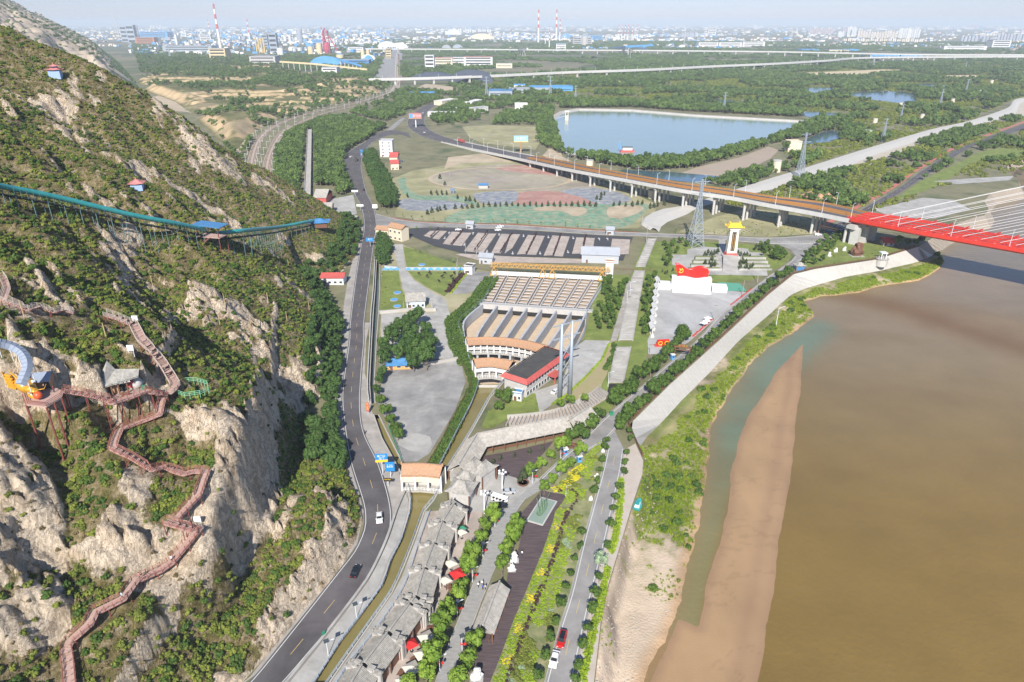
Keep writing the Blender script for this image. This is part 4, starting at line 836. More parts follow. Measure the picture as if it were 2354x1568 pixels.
patch('brown_field',[(1560,400),(1600,385),(1700,362),(1766,337),(1790,345),(1770,365),(1720,390),(1680,405),(1610,410)],mat('brown_soil',(.33,.26,.20),(.38,.31,.24),scale=.03),2)
patch('badland',q(1,0,(0,850),(150,850),(250,890),(480,920),(530,950),(380,995),(100,960),(0,930)),m_dirt,2); patch('badland',q(0,0,(1500,860),(1600,830),(1700,880),(1950,930),(2100,960),(2100,1010),(2000,1080),(1700,1030),(1500,1020),(1400,900)),m_dirt,2)
patch('net_slope',q(0,0,(1690,950),(1900,940),(1965,990),(1960,1025),(1700,1020)),m_gnet,4); patch('quarry_track',q(0,0,(1940,950),(2040,975),(2080,1020),(2030,1060),(2060,1100),(2000,1100),(1990,1030),(1930,970)),m_pale,3)
for pq in (q(1,0,(940,1050),(1060,1010),(1180,985),(1100,1030),(960,1060)),q(1,0,(670,800),(860,805),(870,840),(760,860),(690,830)),q(1,0,(320,860),(420,850),(400,880)),q(0,0,(1740,780),(1880,770),(1960,800),(1900,830),(1780,810)),q(1,0,(500,760),(620,780),(600,800),(520,795)),q(1,0,(1460,820),(1560,770),(1800,800),(1840,825),(1600,850))): patch('badland',pq,m_dirt,2)
for pq in (q(3,0,(20,685),(400,667),(1050,640),(1240,642),(1150,682),(700,692),(200,705)),q(3,0,(1560,697),(1900,690),(1950,712),(1700,737),(1600,717)),q(3,0,(2000,617),(2170,620),(2100,637),(2010,637)),q(2,0,(270,712),(640,706),(620,737),(280,727)),q(2,0,(760,710),(875,710),(870,732),(780,732)),q(3,0,(2220,665),(2353,668),(2353,685),(2240,680)),q(2,0,(950,745),(1150,745),(1120,765),(960,762)),q(2,0,(1480,715),(1780,705),(1700,730))): patch('harvested_field',pq,m_field,2)
patch('pale_lot',q(2,0,(340,1370),(450,1365),(460,1440),(560,1490),(330,1460),(280,1430)),m_dirt,2)
for pq in (q(3,0,(300,822),(450,802),(690,822),(705,850),(980,840),(1300,850),(1345,950),(1000,932),(830,902),(700,872),(560,860),(420,890),(380,852)),q(3,0,(220,1042),(480,1032),(740,1062),(752,1092),(640,1092),(400,1082)),q(3,0,(330,1292),(560,1202),(690,1240),(520,1322),(340,1322)),q(2,0,(1720,932),(1850,912),(2060,930),(2030,957),(1800,947)),q(2,0,(1770,987),(1900,977),(2050,1012),(1850,1012)),q(3,0,(1280,780),(1500,768),(1655,785),(1640,803),(1300,797)),q(2,1,(1000,0),(1250,5),(1500,20),(1900,55),(2000,70),(1750,110),(1450,90),(1150,45))): patch('pond',pq,m_pond,3,smooth=True)
# concrete levee running to the upper right, sandy slope beside it
lvL = [(1500,529),(1478,517),(1482,505),(1514,487),(1577,475),(1689,440),(1766,415),(1848,390),(1990,345),(2140,300),(2228,280),(2315,250),(2338,229),(2420,222)]
lvR = [(1514,534),(1527,514),(1577,494),(1617,474),(1740,443),(1766,438),(1926,392),(2015,355),(2165,308),(2240,288),(2328,265),(2350,236),(2420,228)]
A = resample(smooth_line(GG(lvL),6),90); C_ = resample(smooth_line(GG(lvR),6),90); b = MB(); m_ = [(a.lerp(c,.45)) for a,c in zip(A,C_)]
b.sheet([p+Vector((0,0,1.6)) for p in A],[p+Vector((0,0,1.6)) for p in m_]); b.sheet([p+Vector((0,0,1.6)) for p in m_],[p+Vector((0,0,.1)) for p in C_]); b.sheet([p+Vector((0,0,0)) for p in offset(A,2)],[p+Vector((0,0,1.6)) for p in A])
struct(b.build('levee',m_slope),'long pale concrete levee reaching to the upper right'); EXCL.append([(p.x,p.y) for p in A + C_[::-1]])
b = MB(); b.sheet([p+Vector((0,0,.15)) for p in C_[20:]],[p+Vector((0,0,.1)) for p in offset(C_,-14)[20:]]); struct(b.build('sandy_slope',mat('sandy_slope',(.42,.36,.28),(.50,.45,.37),scale=.1)),'pale sandy slope below the levee')
patch('sand_spit',[(2000,480),(2040,475),(2120,455),(2190,460),(2230,482),(2150,503),(2050,500)],m_pale,3); patch('sand_spit',[(2145,417),(2240,410),(2330,405),(2320,415),(2200,424)],m_pale,3); patch('spit_path',[(2040,470),(2110,420),(2180,385),(2250,350),(2300,340),(2353,345),(2353,362),(2240,375),(2150,430)],m_lawn,1)
# reservoir
b = MB(); b.add([(p.x,p.y,-1.6) for p in RESV],[tuple(range(len(RESV)))]); o = b.build('reservoir',m_resv); struct(o,'large calm blue-green reservoir')
if o.data.polygons[0].normal.z < 0: o.data.flip_normals()
rc = RESV + RESV[:1]; b = MB(); cx = sum(p.x for p in RESV)/len(RESV); cy = sum(p.y for p in RESV)/len(RESV); sc_o = [Vector((p.x + (p.x-cx)*.035,p.y + (p.y-cy)*.045,0)) for p in rc]
b.sheet([p + Vector((0,0,.3)) for p in sc_o],[p+Vector((0,0,.3)) for p in rc]); b.sheet([p+Vector((0,0,.3)) for p in rc],[Vector((cx+(p.x-cx)*.985,cy+(p.y-cy)*.985,-2)) for p in rc])
struct(b.build('reservoir_rim',m_conc),'pale concrete rim road round the reservoir'); EXCL.append([(p.x,p.y) for p in sc_o])
# canals
def canal(name,pairs,m,depth=2.6,wl=1.5,label=None):
 Lq = [G(*a) for a,_ in pairs]; Rq = [G(*c) for _,c in pairs]; dn = lambda p,d: Vector((p.x,p.y,-d))
 b = MB(); b.sheet([dn(p,wl) for p in Lq],[dn(p,wl) for p in Rq]); struct(b.build(name,m),label)
 b = MB(); b.sheet([dn(p,-.02) for p in Lq],[dn(p,depth) for p in Lq]); b.sheet([dn(p,depth) for p in Rq],[dn(p,-.02) for p in Rq])
 for Q,s in ((Lq,.2),(Rq,-.2)):
  for a,c in zip(offset(Q,s),offset(Q,s)[1:]): b.bar(a + Vector((0,0,.12)),c + Vector((0,0,.12)),.4,.4)
 struct(b.build(name + '_wall',m_conc)); return Lq,Rq
canal('narrow_canal',CANAL_L,m_canal2,3,2,'narrow green canal beside the highway'); canal('narrow_canal',CANAL_L2,m_canal,3,1.5,'narrow brown canal beside the yard'); CB = canal('main_canal',CANAL_B,m_canal,4,1.2,'brown canal leaving the intake');
CC2 = canal('lower_canal',CANAL_C + [((638,1680),(680,1680))],m_canal,4,.8,'brown canal running down behind the shops')
EXCL += [[(p.x,p.y) for p in h] for h in holes] + [[(p.x,p.y) for p in FPOLY]]
# railways
TR1 = smooth_line(GG([(560,440),(572,400),(585,345),(600,315),(632,290),(675,272),(740,254),(815,238),(862,224),(896,212),(906,200)]),8); TR2 = smooth_line(GG([(618,440),(612,400),(622,350),(650,305),(700,278),(760,257),(830,241),(872,228),(902,214),(912,200),(913,160),(914,126)]),8)
for P,nm in ((TR1,'western double railway line curving behind the hill'),(TR2,'eastern double railway line curving towards the works')):
 b = MB(); b.sheet([p+Vector((0,0,.35)) for p in offset(P,4.4)],[p+Vector((0,0,.35)) for p in offset(P,-4.4)]); struct(b.build('railway',m_ballast),nm); EXCL.append([(p.x,p.y) for p in offset(P,6)+offset(P,-6)[::-1]])
 for c in (-2.4,2.4):
  for s in (-.72,.72):
   b = MB(); b.sheet([p+Vector((0,0,.5)) for p in offset(P,c+s+.28)],[p+Vector((0,0,.5)) for p in offset(P,c+s-.28)]); struct(b.build('rail',m_railm))
YARD = [(886,184),(905,140),(925,140),(930,184)]
patch('rail_yard',[(856,185),(880,135),(905,112),(925,118),(921,160),(925,185)],m_yard,2);
for i in range(5):
 b = MB(); P = GG([(926+i*2.2-8,190),(922+i*1.2-6,150),(919+i*.6-4,124)]); b.sheet([p+Vector((0,0,.4)) for p in offset(P,1)],[p+Vector((0,0,.4)) for p in offset(P,-1)]); struct(b.build('rail_siding',m_railm))
# ================================================================ BUILDINGS
m_gtile = mat('grey_roof_tile',(.25,.235,.21),(.44,.415,.375),scale=1.3,rough=.9,bump=.04,bscale=5,detail=7,space='object')
m_gtile2 = mat('pale_gallery_tile',(.34,.315,.28),(.47,.44,.395),scale=1.2,rough=.9,detail=7)
m_gwall = mat('grey_brick_wall',(.40,.385,.365),(.52,.50,.48),scale=.6,rough=.9); m_wwall = mat('white_wall',(.60,.59,.57),(.70,.69,.67),scale=.4,rough=.85)
m_cream = mat('cream_wall',(.60,.52,.39),(.68,.60,.47),scale=.3,rough=.85); m_orange = mat('orange_glazed_tile',(.37,.20,.11),(.50,.31,.19),scale=1.5,rough=.6,space='object')
m_redt = mat('red_tile',(.42,.07,.06),(.52,.12,.10),scale=.8,rough=.6); m_blue = mat('blue_sheet',(.05,.17,.36),(.08,.24,.46),scale=.5,rough=.45); m_cyan = mat('bright_blue_sheet',(.07,.28,.58),(.12,.36,.66),scale=.05,rough=.5)
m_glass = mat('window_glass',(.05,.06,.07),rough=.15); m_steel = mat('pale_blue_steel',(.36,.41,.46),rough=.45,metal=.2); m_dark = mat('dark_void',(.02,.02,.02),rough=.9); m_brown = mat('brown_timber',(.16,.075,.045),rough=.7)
m_slab = mat('dark_roof_felt',(.045,.043,.042),(.08,.075,.07),scale=.3,rough=.95); m_gsheet = mat('grey_sheet',(.30,.32,.36),(.36,.38,.42),scale=.3,rough=.7); m_gsheet2 = mat('grey_render',(.42,.44,.47),rough=.8)
m_gold = mat('gold_paint',(.75,.42,.05),(.62,.30,.03),scale=.8,rough=.35,metal=.3); m_yel = mat('yellow_glaze',(.80,.52,.04),rough=.4); m_redp = mat('red_gloss',(.72,.02,.01),rough=.35); m_white2 = mat('white_paint',(.80,.80,.79),rough=.5); m_black = mat('black_paint',(.02,.02,.022),rough=.4)
m_green = mat('green_paint',(.03,.22,.12),rough=.5); m_tealp = mat('teal_sheet',(.03,.27,.27),(.05,.36,.35),scale=.4,rough=.4); m_pinkr = mat('pink_tile',(.50,.20,.19),rough=.6)
def frame(pl,pr,z=0.0):
 a,c = G(*pl,z),G(*pr,z); d = c-a; return a,c,d.length,atan2(d.y,d.x)
def windows(t,Lx,y,z0,n,w,h,sz=.0,m=None,rows=1,dz=3,side=-1):
 for r in range(rows):
  for i in range(n):
   x = (i+.5)/n*Lx; f = MB(); f.box((x,y+side*.04,z0+r*dz+h/2),(w+.2,.12,h+.2)); fo = f.build('window_frame',m_white2,t)
   g = MB(); g.box((x,y+side*.08,z0+r*dz+h/2),(w,.1,h)); g.build('pane',m_glass,fo)
def house(name,label,cat,pl,pr,yt,depth,wall,roof,eave=.62,win=3,rows=1,flat=False,group=None,over=.6,door=True,z=0.0,rk=None):
 a,c,Lx,rz = frame(pl,pr,z); H = max(2.5,hgt((pl[0]+pr[0])/2,(pl[1]+pr[1])/2,yt,z)*.96) if yt is not None else rk
 t = thing(name,label,cat,tuple(a),rz,group); e = H*eave if not flat else H
 MB().box((Lx/2,depth/2,e/2),(Lx,depth,e)).build('wall',wall,t)
 if flat:
  MB().box((Lx/2,depth/2,e+.12),(Lx+over,depth+over,.24)).build('roof',roof,t); b = MB()
  for s in (0,1): b.box((Lx/2,s*depth,e+.45),(Lx+over,.2,.5)); b.box((s*Lx,depth/2,e+.45),(.2,depth+over,.5))
  b.build('parapet',wall,t)
 else:
  b = MB(); b.gable((Lx/2,depth/2,0),Lx,depth,e,H,0,0,over,.22,.04); b.build('roof',roof,t)
  MB().bar((-over,depth/2,H+.12),(Lx+over,depth/2,H+.12),.35,.35).build('ridge',roof,t)
  g = H - .25
  for x in (.02,Lx-.02): b = MB(); b.add([(x,0,e-.3),(x,depth,e-.3),(x,depth/2,g-.1)],[(0,1,2),(2,1,0)]); b.build('gable_wall',wall,t)
 if win: windows(t,Lx,0,1.0,win,min(1.6,Lx/win*.5),1.2,rows=rows,dz=e/max(1,rows))
 if door:
  MB().box((Lx*.12+.6,-.06,1.05),(1.1,.16,2.1)).build('door',m_brown,t)
 return t
house('toilet_block','long grey windowless-fronted building below the car park','building',(1336,604),(1421,607),571,8,m_gsheet2,m_gsheet,.6,0)
house('kiosk','small grey kiosk at the top right of the car park','kiosk',(1393,540),(1410,541),522,4,m_gsheet2,m_gsheet,.7,1)
house('kiosk','small grey gate kiosk at the top left of the car park','kiosk',(1071,527),(1087,528),509,4,m_gsheet2,m_gsheet,.7,1)
house('pump_house','grey cabin left of the yellow gantry crane','cabin',(1101,606),(1131,608),584,5,m_gsheet2,m_gsheet,.7,1)
house('guard_house','white guard cabin with dark flat roof at the end of the blue wall','cabin',(1067,630),(1085,632),612,5,m_wwall,m_slab,1,1,flat=True)
house('site_office','pale blue bungalow with grey hipped roof beside the driveway','house',(935,710),(977,708),679,9,mat('pale_blue_wall',(.52,.60,.68),rough=.8),m_gtile,.6,4)
house('roadside_house','white house with red-edged roof at the hill foot','house',(739,655),(790,655),632,8,m_wwall,m_redt,.75,4)
house('blue_roofed_shed','orange-walled shed with bright blue roof in the concrete yard','shed',(890,851),(944,849),829,4.5,mat('orange_wall',(.62,.33,.10),rough=.8),m_blue,.55,3)
house('gatehouse_lodge','cream lodge with brown tiles left of the compound gate','building',(864,546),(893,549),522,7,m_cream,m_orange,.8,2,door=False)
house('gatehouse_lodge','taller cream lodge with brown tiles right of the compound gate','building',(894,549),(924,556),516,7,m_cream,m_orange,.82,3,rows=2,door=False)
house('temple_hall','large grey-tiled temple hall above the pale yard','temple',(722,469),(750,469),441,22,m_redt,m_gtile2,.55,0)
house('temple_hall','lower grey-tiled temple hall in front of the larger one','temple',(726,494),(762,493),471,16,m_redt,m_gtile2,.55,0)
house('entrance_hall','grey-tiled entrance hall beside the highway at the yard corner','temple',(776,513),(817,515),498,8,m_gwall,m_gtile,.6,0)
house('white_tower_block','white five-storey block beside the junction','building',(874,361),(903,361),323,12,m_wwall,m_gsheet,1,2,rows=5,flat=True)
house('red_roofed_house','upper red-roofed house beside the white block','house',(896,380),(914,380),352,14,m_cream,m_redt,.7,2); house('red_roofed_house','lower red-roofed house beside the white block','house',(899,391),(917,390),369,10,m_cream,m_redt,.7,2)
house('blue_sign_building','low blue-roofed roadside office with white lettering','building',(829,360),(854,359),347,6,m_blue,m_cyan,1,0,flat=True)
house('grey_cottage','grey-roofed cottage seen behind the hill shoulder','house',(608,437),(628,437),418,8,m_gwall,mat('slate_blue',(.10,.13,.19),rough=.6),.3,0)
for i,(pl,pr,yt,d,nm) in enumerate((((1016,243),(1052,237),230,18,'cream three-storey block nearest the trunk road'),((1026,252),(1060,249),242,12,'low cream block with pale roof among the trees'),((1013,257),(1049,257),249,10,'long low white office below the cream blocks'),((983,268),(1045,268),258,10,'longest low white building beside the trunk road'),((1085,247),(1108,241),232,14,'white block standing apart to the right of the cream ones'),((1090,262),(1122,258),247,12,'white hall with rounded front left of the brick chimney'),((1183,254),(1212,254),238,12,'white two-storey house alone in the trees by the reservoir'))):
 house('plant_office',nm,'building',pl,pr,yt,d,m_cream if i < 2 else m_wwall,m_gsheet if i % 2 else m_wwall,1,4,rows=2,flat=True,group='white offices by the trunk road')
house('water_tower_hut','round-fronted cream hut on the right of the wooded levee','building',(1810,349),(1840,349),325,12,m_cream,m_cream,1,2,flat=True)
# round concrete wellheads dotted over the plain
first = None; WN = 0
for x,yb,w,yt in ((1783,395,19,368),(1993,317,15,299),(2117,277,9,262),(2069,243,8,236),(2010,284,10,272),(2188,238,8,227),(2196,222,8,213),(2252,216,8,207),(2249,204,8,200),(2278,192,7,184),(2290,183,7,179),(1499,455,21,436),(1355,380,17,368)):
 p = G(x,yb); H = hgt(x,yb,yt); r = w/2*(p.y*CP+CAMH*SP)/FPX
 if first is None:
  t = thing('wellhead','x','tank',(0,0,0)); b = MB(); b.cyl((0,0,0),1,.94,14,mi=0); b.build('drum',m_cream,t); b = MB(); b.cyl((0,0,.94),1.06,.06,14); b.build('lid',m_gwall,t); first = t; u = t; u.location = p; u.scale = (r,r,H)
 else: u = dup(first,p,0,sc=(r,r,H))
 WN += 1; u['label'] = 'pale cylindrical concrete wellhead, the %s biggest of those on the plain' % (['x','third','fourth','fifth','sixth','seventh','eighth','ninth','tenth','eleventh','twelfth','first','second','x'][WN]); u['group'] = 'cylindrical wellheads on the river plain'
# ---------- settling basin with ribs, crossbeams and converging channels
BX = thing('settling_basin','sloping sediment basin of ribbed concrete bays below the yellow crane','basin',tuple(G(1240,700)))
m_silt = mat('dry_silt',(.47,.36,.25),(.56,.45,.33),scale=.4,rough=.95); m_rib = mat('basin_concrete',(.40,.385,.37),(.50,.48,.46),scale=.5,rough=.9)
m_louv = mat('silt_louvre',(.40,.29,.20),(.50,.38,.27),scale=1.0,stretch=((6,1,1),0),rough=.95)
TL,TR,BL,BR = G(1143,629),G(1395,642),G(1109,694),G(1351,713)
b = MB(); b.add([(p.x,p.y,-5) for p in SPILL],[tuple(range(len(SPILL)))]); o = b.build('basin_floor',m_silt,BX,True)
if o.data.polygons[0].normal.z < 0: o.data.flip_normals()
b = MB(); rs_ = SPILL + SPILL[:1]; b.sheet(rs_,[p - Vector((0,0,5)) for p in rs_]); b.build('basin_wall',m_rib,BX,True)
NB = 9
b = MB(); b.add([TL-Vector((0,0,1.2)),TR-Vector((0,0,1.2)),BR-Vector((0,0,1.2)),BL-Vector((0,0,1.2))],[(3,2,1,0)]); b.build('silt_bed',m_louv,BX,True)
for i in range(NB+1):
 a = TL.lerp(TR,i/NB); c = BL.lerp(BR,i/NB); MB().bar(a,c,.45,1.2).build('rib',m_rib,BX,True)
 if i < NB:
  a2 = TL.lerp(TR,(i+.78)/NB); c2 = BL.lerp(BR,(i+.78)/NB); a1 = TL.lerp(TR,(i+.05)/NB); c1 = BL.lerp(BR,(i+.05)/NB)
  MB().bar(a2,c2,.35,1.1).build('rib',m_rib,BX,True)
  for j in range(10):
   MB().bar(a1.lerp(c1,(j+.3)/10)-Vector((0,0,.1)),a2.lerp(c2,(j+.3)/10)-Vector((0,0,.2)),.42,.5).build('crossbeam',m_rib,BX,True)
b = MB(); b.bar(BL+Vector((-3,-2,.2)),BR+Vector((2,-2,.2)),3.2,.7); b.bar(BL+Vector((-3,-3.4,-1)),BR+Vector((2,-3.4,-1)),.5,2.4); b.build('front_beam',m_rib,BX,True)
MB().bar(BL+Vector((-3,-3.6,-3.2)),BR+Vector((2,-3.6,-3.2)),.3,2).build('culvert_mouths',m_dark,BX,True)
b = MB()
for s in (-3.6,-.4): b.bar(BL+Vector((-3,s,1.5)),BR+Vector((2,s,1.5)),.08,.08)
for p,a_ in walk([BL+Vector((-3,-3.6,.5)),BR+Vector((2,-3.6,.5))],2): b.box((p.x,p.y,1.0),(.08,.08,1.1))
b.build('front_railing',m_steel,BX,True)
TT = [G(1108 + i*(1346-1108)/7,702 + i*(722-702)/7) for i in range(8)]; T2 = [G(1066,742),G(1098,770),G(1130,778),G(1160,784),G(1190,790),G(1222,796),G(1256,800),G(1300,806)]
T3 = [G(1072,800),G(1097,812),G(1122,815),G(1147,818),G(1172,820),G(1198,823),G(1222,826),G(1246,830)]
for i in range(8):
 b = MB(); b.tube; P = smooth_line([TT[i],T2[i],T3[i]],3)
 for a,c in zip(P,P[1:]): b.bar(a+Vector((0,0,-2)),c+Vector((0,0,-2)),.9,5.2)
 b.build('channel_wall',mat('channel_wall_concrete',(.34,.35,.37),(.46,.47,.49),scale=.5,rough=.9),BX,True)
b = MB()
for P in ([G(1140,627),G(1112,690),G(1057,738),G(1062,775),G(1085,845)],[G(1396,641),G(1352,712),G(1340,770),G(1300,830)]):
 Q = smooth_line(P,4)
 for a,c in zip(Q,Q[1:]): b.bar(a+Vector((0,0,.4)),c+Vector((0,0,.4)),.5,.9); b.bar(a+Vector((0,0,1.6)),c+Vector((0,0,1.6)),.08,.08)
b.build('edge_parapet',m_steel,BX,True)
# ---------- gatehouses with orange roofs
def gatehouse(label,P,yt,depth,bays,storeys,white_band):
 W_ = smooth_line(GG(P),3); mid = W_[len(W_)//2]; H = hgt(P[len(P)//2][0],P[len(P)//2][1],yt); t = thing('sluice_gatehouse',label,'gatehouse',tuple(mid))
 bk = offset(W_,depth); hi = H*.72
 def band(nm,f,b_,z0,z1,m):
  b = MB(); n = len(f); up = lambda p,z: Vector((p.x,p.y,z))
  vs = [up(p,z0) for p in f] + [up(p,z1) for p in f] + [up(p,z1) for p in b_] + [up(p,z0) for p in b_]
  fs = []
  for i in range(n-1): fs += [(i,i+1,n+i+1,n+i),(n+i,n+i+1,2*n+i+1,2*n+i),(2*n+i,2*n+i+1,3*n+i+1,3*n+i),(3*n+i,3*n+i+1,i+1,i)]
  fs += [(0,n,2*n,3*n),(n-1,4*n-1,3*n-1,2*n-1)]; b.add(vs,fs); return b.build(nm,m,t,True)
 band('base_slab',offset(W_,-.8),bk,-.2,.4,m_conc)
 if white_band: band('upper_wall',W_,bk,hi*.52,hi,m_cream if white_band == 2 else m_wwall)
 else:
  for s in range(1,storeys+1): band('floor_slab',offset(W_,-.4),bk,hi*s/storeys-.35,hi*s/storeys,m_wwall)
  band('inner_wall',offset(W_,depth*.6),bk,.4,hi-.4,m_gwall)
 if white_band: band('inner_wall',offset(W_,depth*.5),bk,.4,hi*.52,m_gwall)
 for a,c in zip([p for p in resample(W_,bays+1)],[p for p in resample(bk,bays+1)]):
  b = MB(); b.box((a.x,a.y,hi/2),(.6,.6,hi),0); b.box((c.x,c.y,hi/2),(.5,.5,hi)); b.build('column',m_wwall,t,True)
 fr_,rd,bq = offset(W_,-1.1),offset(W_,depth/2),offset(W_,depth+1.1); up = lambda L_,z: [Vector((p.x,p.y,z)) for p in L_]
 b = MB(); b.sheet(up(rd,H-.5),up(fr_,hi+.1)); b.sheet(up(bq,hi+.1),up(rd,H-.5)); b.sheet(up(fr_,hi),up(bq,hi)); b.build('roof',m_orange,t,True)
 b = MB()
 for a,c in zip(up(rd,H-.3),up(rd,H-.3)[1:]): b.bar(a,c,.4,.5)
 for p in (rd[0],rd[-1]): b.box((p.x,p.y,H+.1),(.5,.5,.9))
 b.build('ridge',m_orange,t,True)
 b = MB()
 for a,c in zip(up(fr_,hi+.15),up(fr_,hi+.15)[1:]): b.bar(a,c,.3,.45)
 b.build('eave_tiles',m_orange,t,True)
 for zz in ([.4] if white_band else [.4,hi/2]):
  b = MB(); Q = offset(W_,-.5)
  for h in (.5,1.0):
   for a,c in zip(up(Q,zz+h),up(Q,zz+h)[1:]): b.bar(a,c,.09,.09)
  for p,a_ in walk(Q,1.0): b.box((p.x,p.y,zz+.5),(.1,.1,1.1))
  b.build('railing',m_white2,t,True)
 return t
gatehouse('curved two-storey sluice gatehouse with long orange roof across the channels',[(1075,814),(1110,812),(1160,814),(1205,821),(1246,832)],783,6,12,2,0)
gatehouse('smaller sluice gatehouse with orange roof and white lower wall',[(1093,871),(1130,868),(1170,876)],829,6,5,1,1)
gatehouse('cream sluice gatehouse with orange roof spanning the lower canal',[(925,1128),(968,1127),(1014,1132)],1075,5,3,1,2)
# ---------- office with red eaves, portal tower, gantry crane
a,c = G(1209,915),G(1298,849); d = c-a; Lx = d.length; rz = atan2(d.y,d.x); t = thing('office_building','two-storey office with black roof and broad red tiled eaves','building',tuple(a),rz); H = 7.6; D_ = 10.5
MB().box((Lx/2,D_/2,H/2),(Lx,D_,H)).build('wall',m_gwall,t)
MB().box((Lx/2,D_/2,H+.3),(Lx-.6,D_-.6,.3)).build('roof',m_slab,t)
for nm,x0,y0,x1,y1,nx,ny in (('front',0,0,Lx,0,0,-1),('back',0,D_,Lx,D_,0,1),('left',0,0,0,D_,-1,0),('right',Lx,0,Lx,D_,1,0)):
 b = MB(); o_ = 1.3; i_ = .1; ex = (o_ if ny else 0)
 if ny: b.add([(x0-o_,y0+ny*o_,H-.9),(x1+o_,y1+ny*o_,H-.9),(x1+i_,y1-ny*i_,H+.8),(x0-i_,y0-ny*i_,H+.8)],[(0,1,2,3) if ny < 0 else (3,2,1,0)])
 else: b.add([(x0+nx*o_,y0-o_,H-.9),(x1+nx*o_,y1+o_,H-.9),(x1-nx*i_,y1+i_,H+.8),(x0-nx*i_,y0-i_,H+.8)],[(3,2,1,0) if nx < 0 else (0,1,2,3)])
 b.build('red_eave',m_redt,t)
windows(t,Lx,0,1.0,14,1.3,1.5,rows=2,dz=3.4)
b = MB(); b.box((Lx*.62,-2,3.3),(6,4,.3)); b.box((Lx*.62-2.6,-3.6,1.6),(.4,.4,3.2)); b.box((Lx*.62+2.6,-3.6,1.6),(.4,.4,3.2)); b.build('porch',m_redt,t)
house('porter_lodge','tiny blue and white lodge at the near end of the office','kiosk',(1178,921),(1198,924),903,3,m_wwall,m_blue,1,2,flat=True)
t = thing('portal_tower','tall twin-legged pale blue tubular power tower beside the office','pylon',tuple(G(1296,912))); H1 = hgt(1286,912,742)
pa,pb = G(1286,914),G(1309,906);
for p in (pa,pb): b = MB(); b.tube([p,p+Vector((0,0,H1))],[1.0,.45],12); b.build('leg',m_steel,t,True,smooth=True)
for k in range(4):
 z0,z1 = H1*(.12+.2*k),H1*(.12+.2*(k+1)); b = MB(); b.bar(pa+Vector((0,0,z0)),pb+Vector((0,0,z1)),.22); b.bar(pb+Vector((0,0,z0)),pa+Vector((0,0,z1)),.22); b.build('cross_brace',m_steel,t,True)
dv = (pb-pa).normalized()
for z in (H1-.6,H1-6): MB().bar(pa-dv*4+Vector((0,0,z)),pb+dv*4+Vector((0,0,z)),.4,.5).build('crossarm',m_steel,t,True)
m_cr = mat('crane_yellow',(.58,.32,.08),rough=.5)
t = thing('gantry_crane','long yellow lattice gantry crane standing across the head of the basin','crane',tuple(G(1265,636))); a,c = G(1128,630,0),G(1402,643,0); H = 5; n = 44
b = MB(); dd = (c-a)/n; sd2 = Vector((-dd.y,dd.x,0)).normalized()*1.1
for i in range(n):
 p,r = a+dd*i,a+dd*(i+1)
 for s in (-1,1):
  o = sd2*s
  for z in (H,H+2): b.bar(p+o+Vector((0,0,z)),r+o+Vector((0,0,z)),.22)
  b.bar(p+o+Vector((0,0,H+2*(i%2))),r+o+Vector((0,0,H+2*((i+1)%2))),.2)
 b.bar(p+sd2+Vector((0,0,H+2)),p-sd2+Vector((0,0,H+2)),.2)
b.build('truss',m_cr,t,True)
for k in (.03,.44,.52,.93):
 p = a.lerp(c,k); b = MB()
 for s in (-1,1):
  for u in (-1,1): b.bar(p+sd2*2.2*s+dd.normalized()*u*2.2,p+sd2*s+Vector((0,0,H)),.32)
  b.bar(p+sd2*2.2*s+dd.normalized()*2.2+Vector((0,0,.2)),p+sd2*2.2*s-dd.normalized()*2.2+Vector((0,0,.2)),.4)
 b.build('trestle_leg',m_cr,t,True)
b = MB(); b.bar(a+sd2*1.2+Vector((0,-2.5,1.2)),c+sd2*1.2+Vector((0,-2.5,1.2)),.5,2.4); o = b.build('blue_banded_wall',m_wwall,None); tag(o,'long low white wall running beneath the gantry crane','wall')
house('crane_cabin','white lookout cabin with orange parapet at the right end of the crane','tower',(1390,638),(1408,639),602,5,m_wwall,m_orange,1,1,rows=1,flat=True)
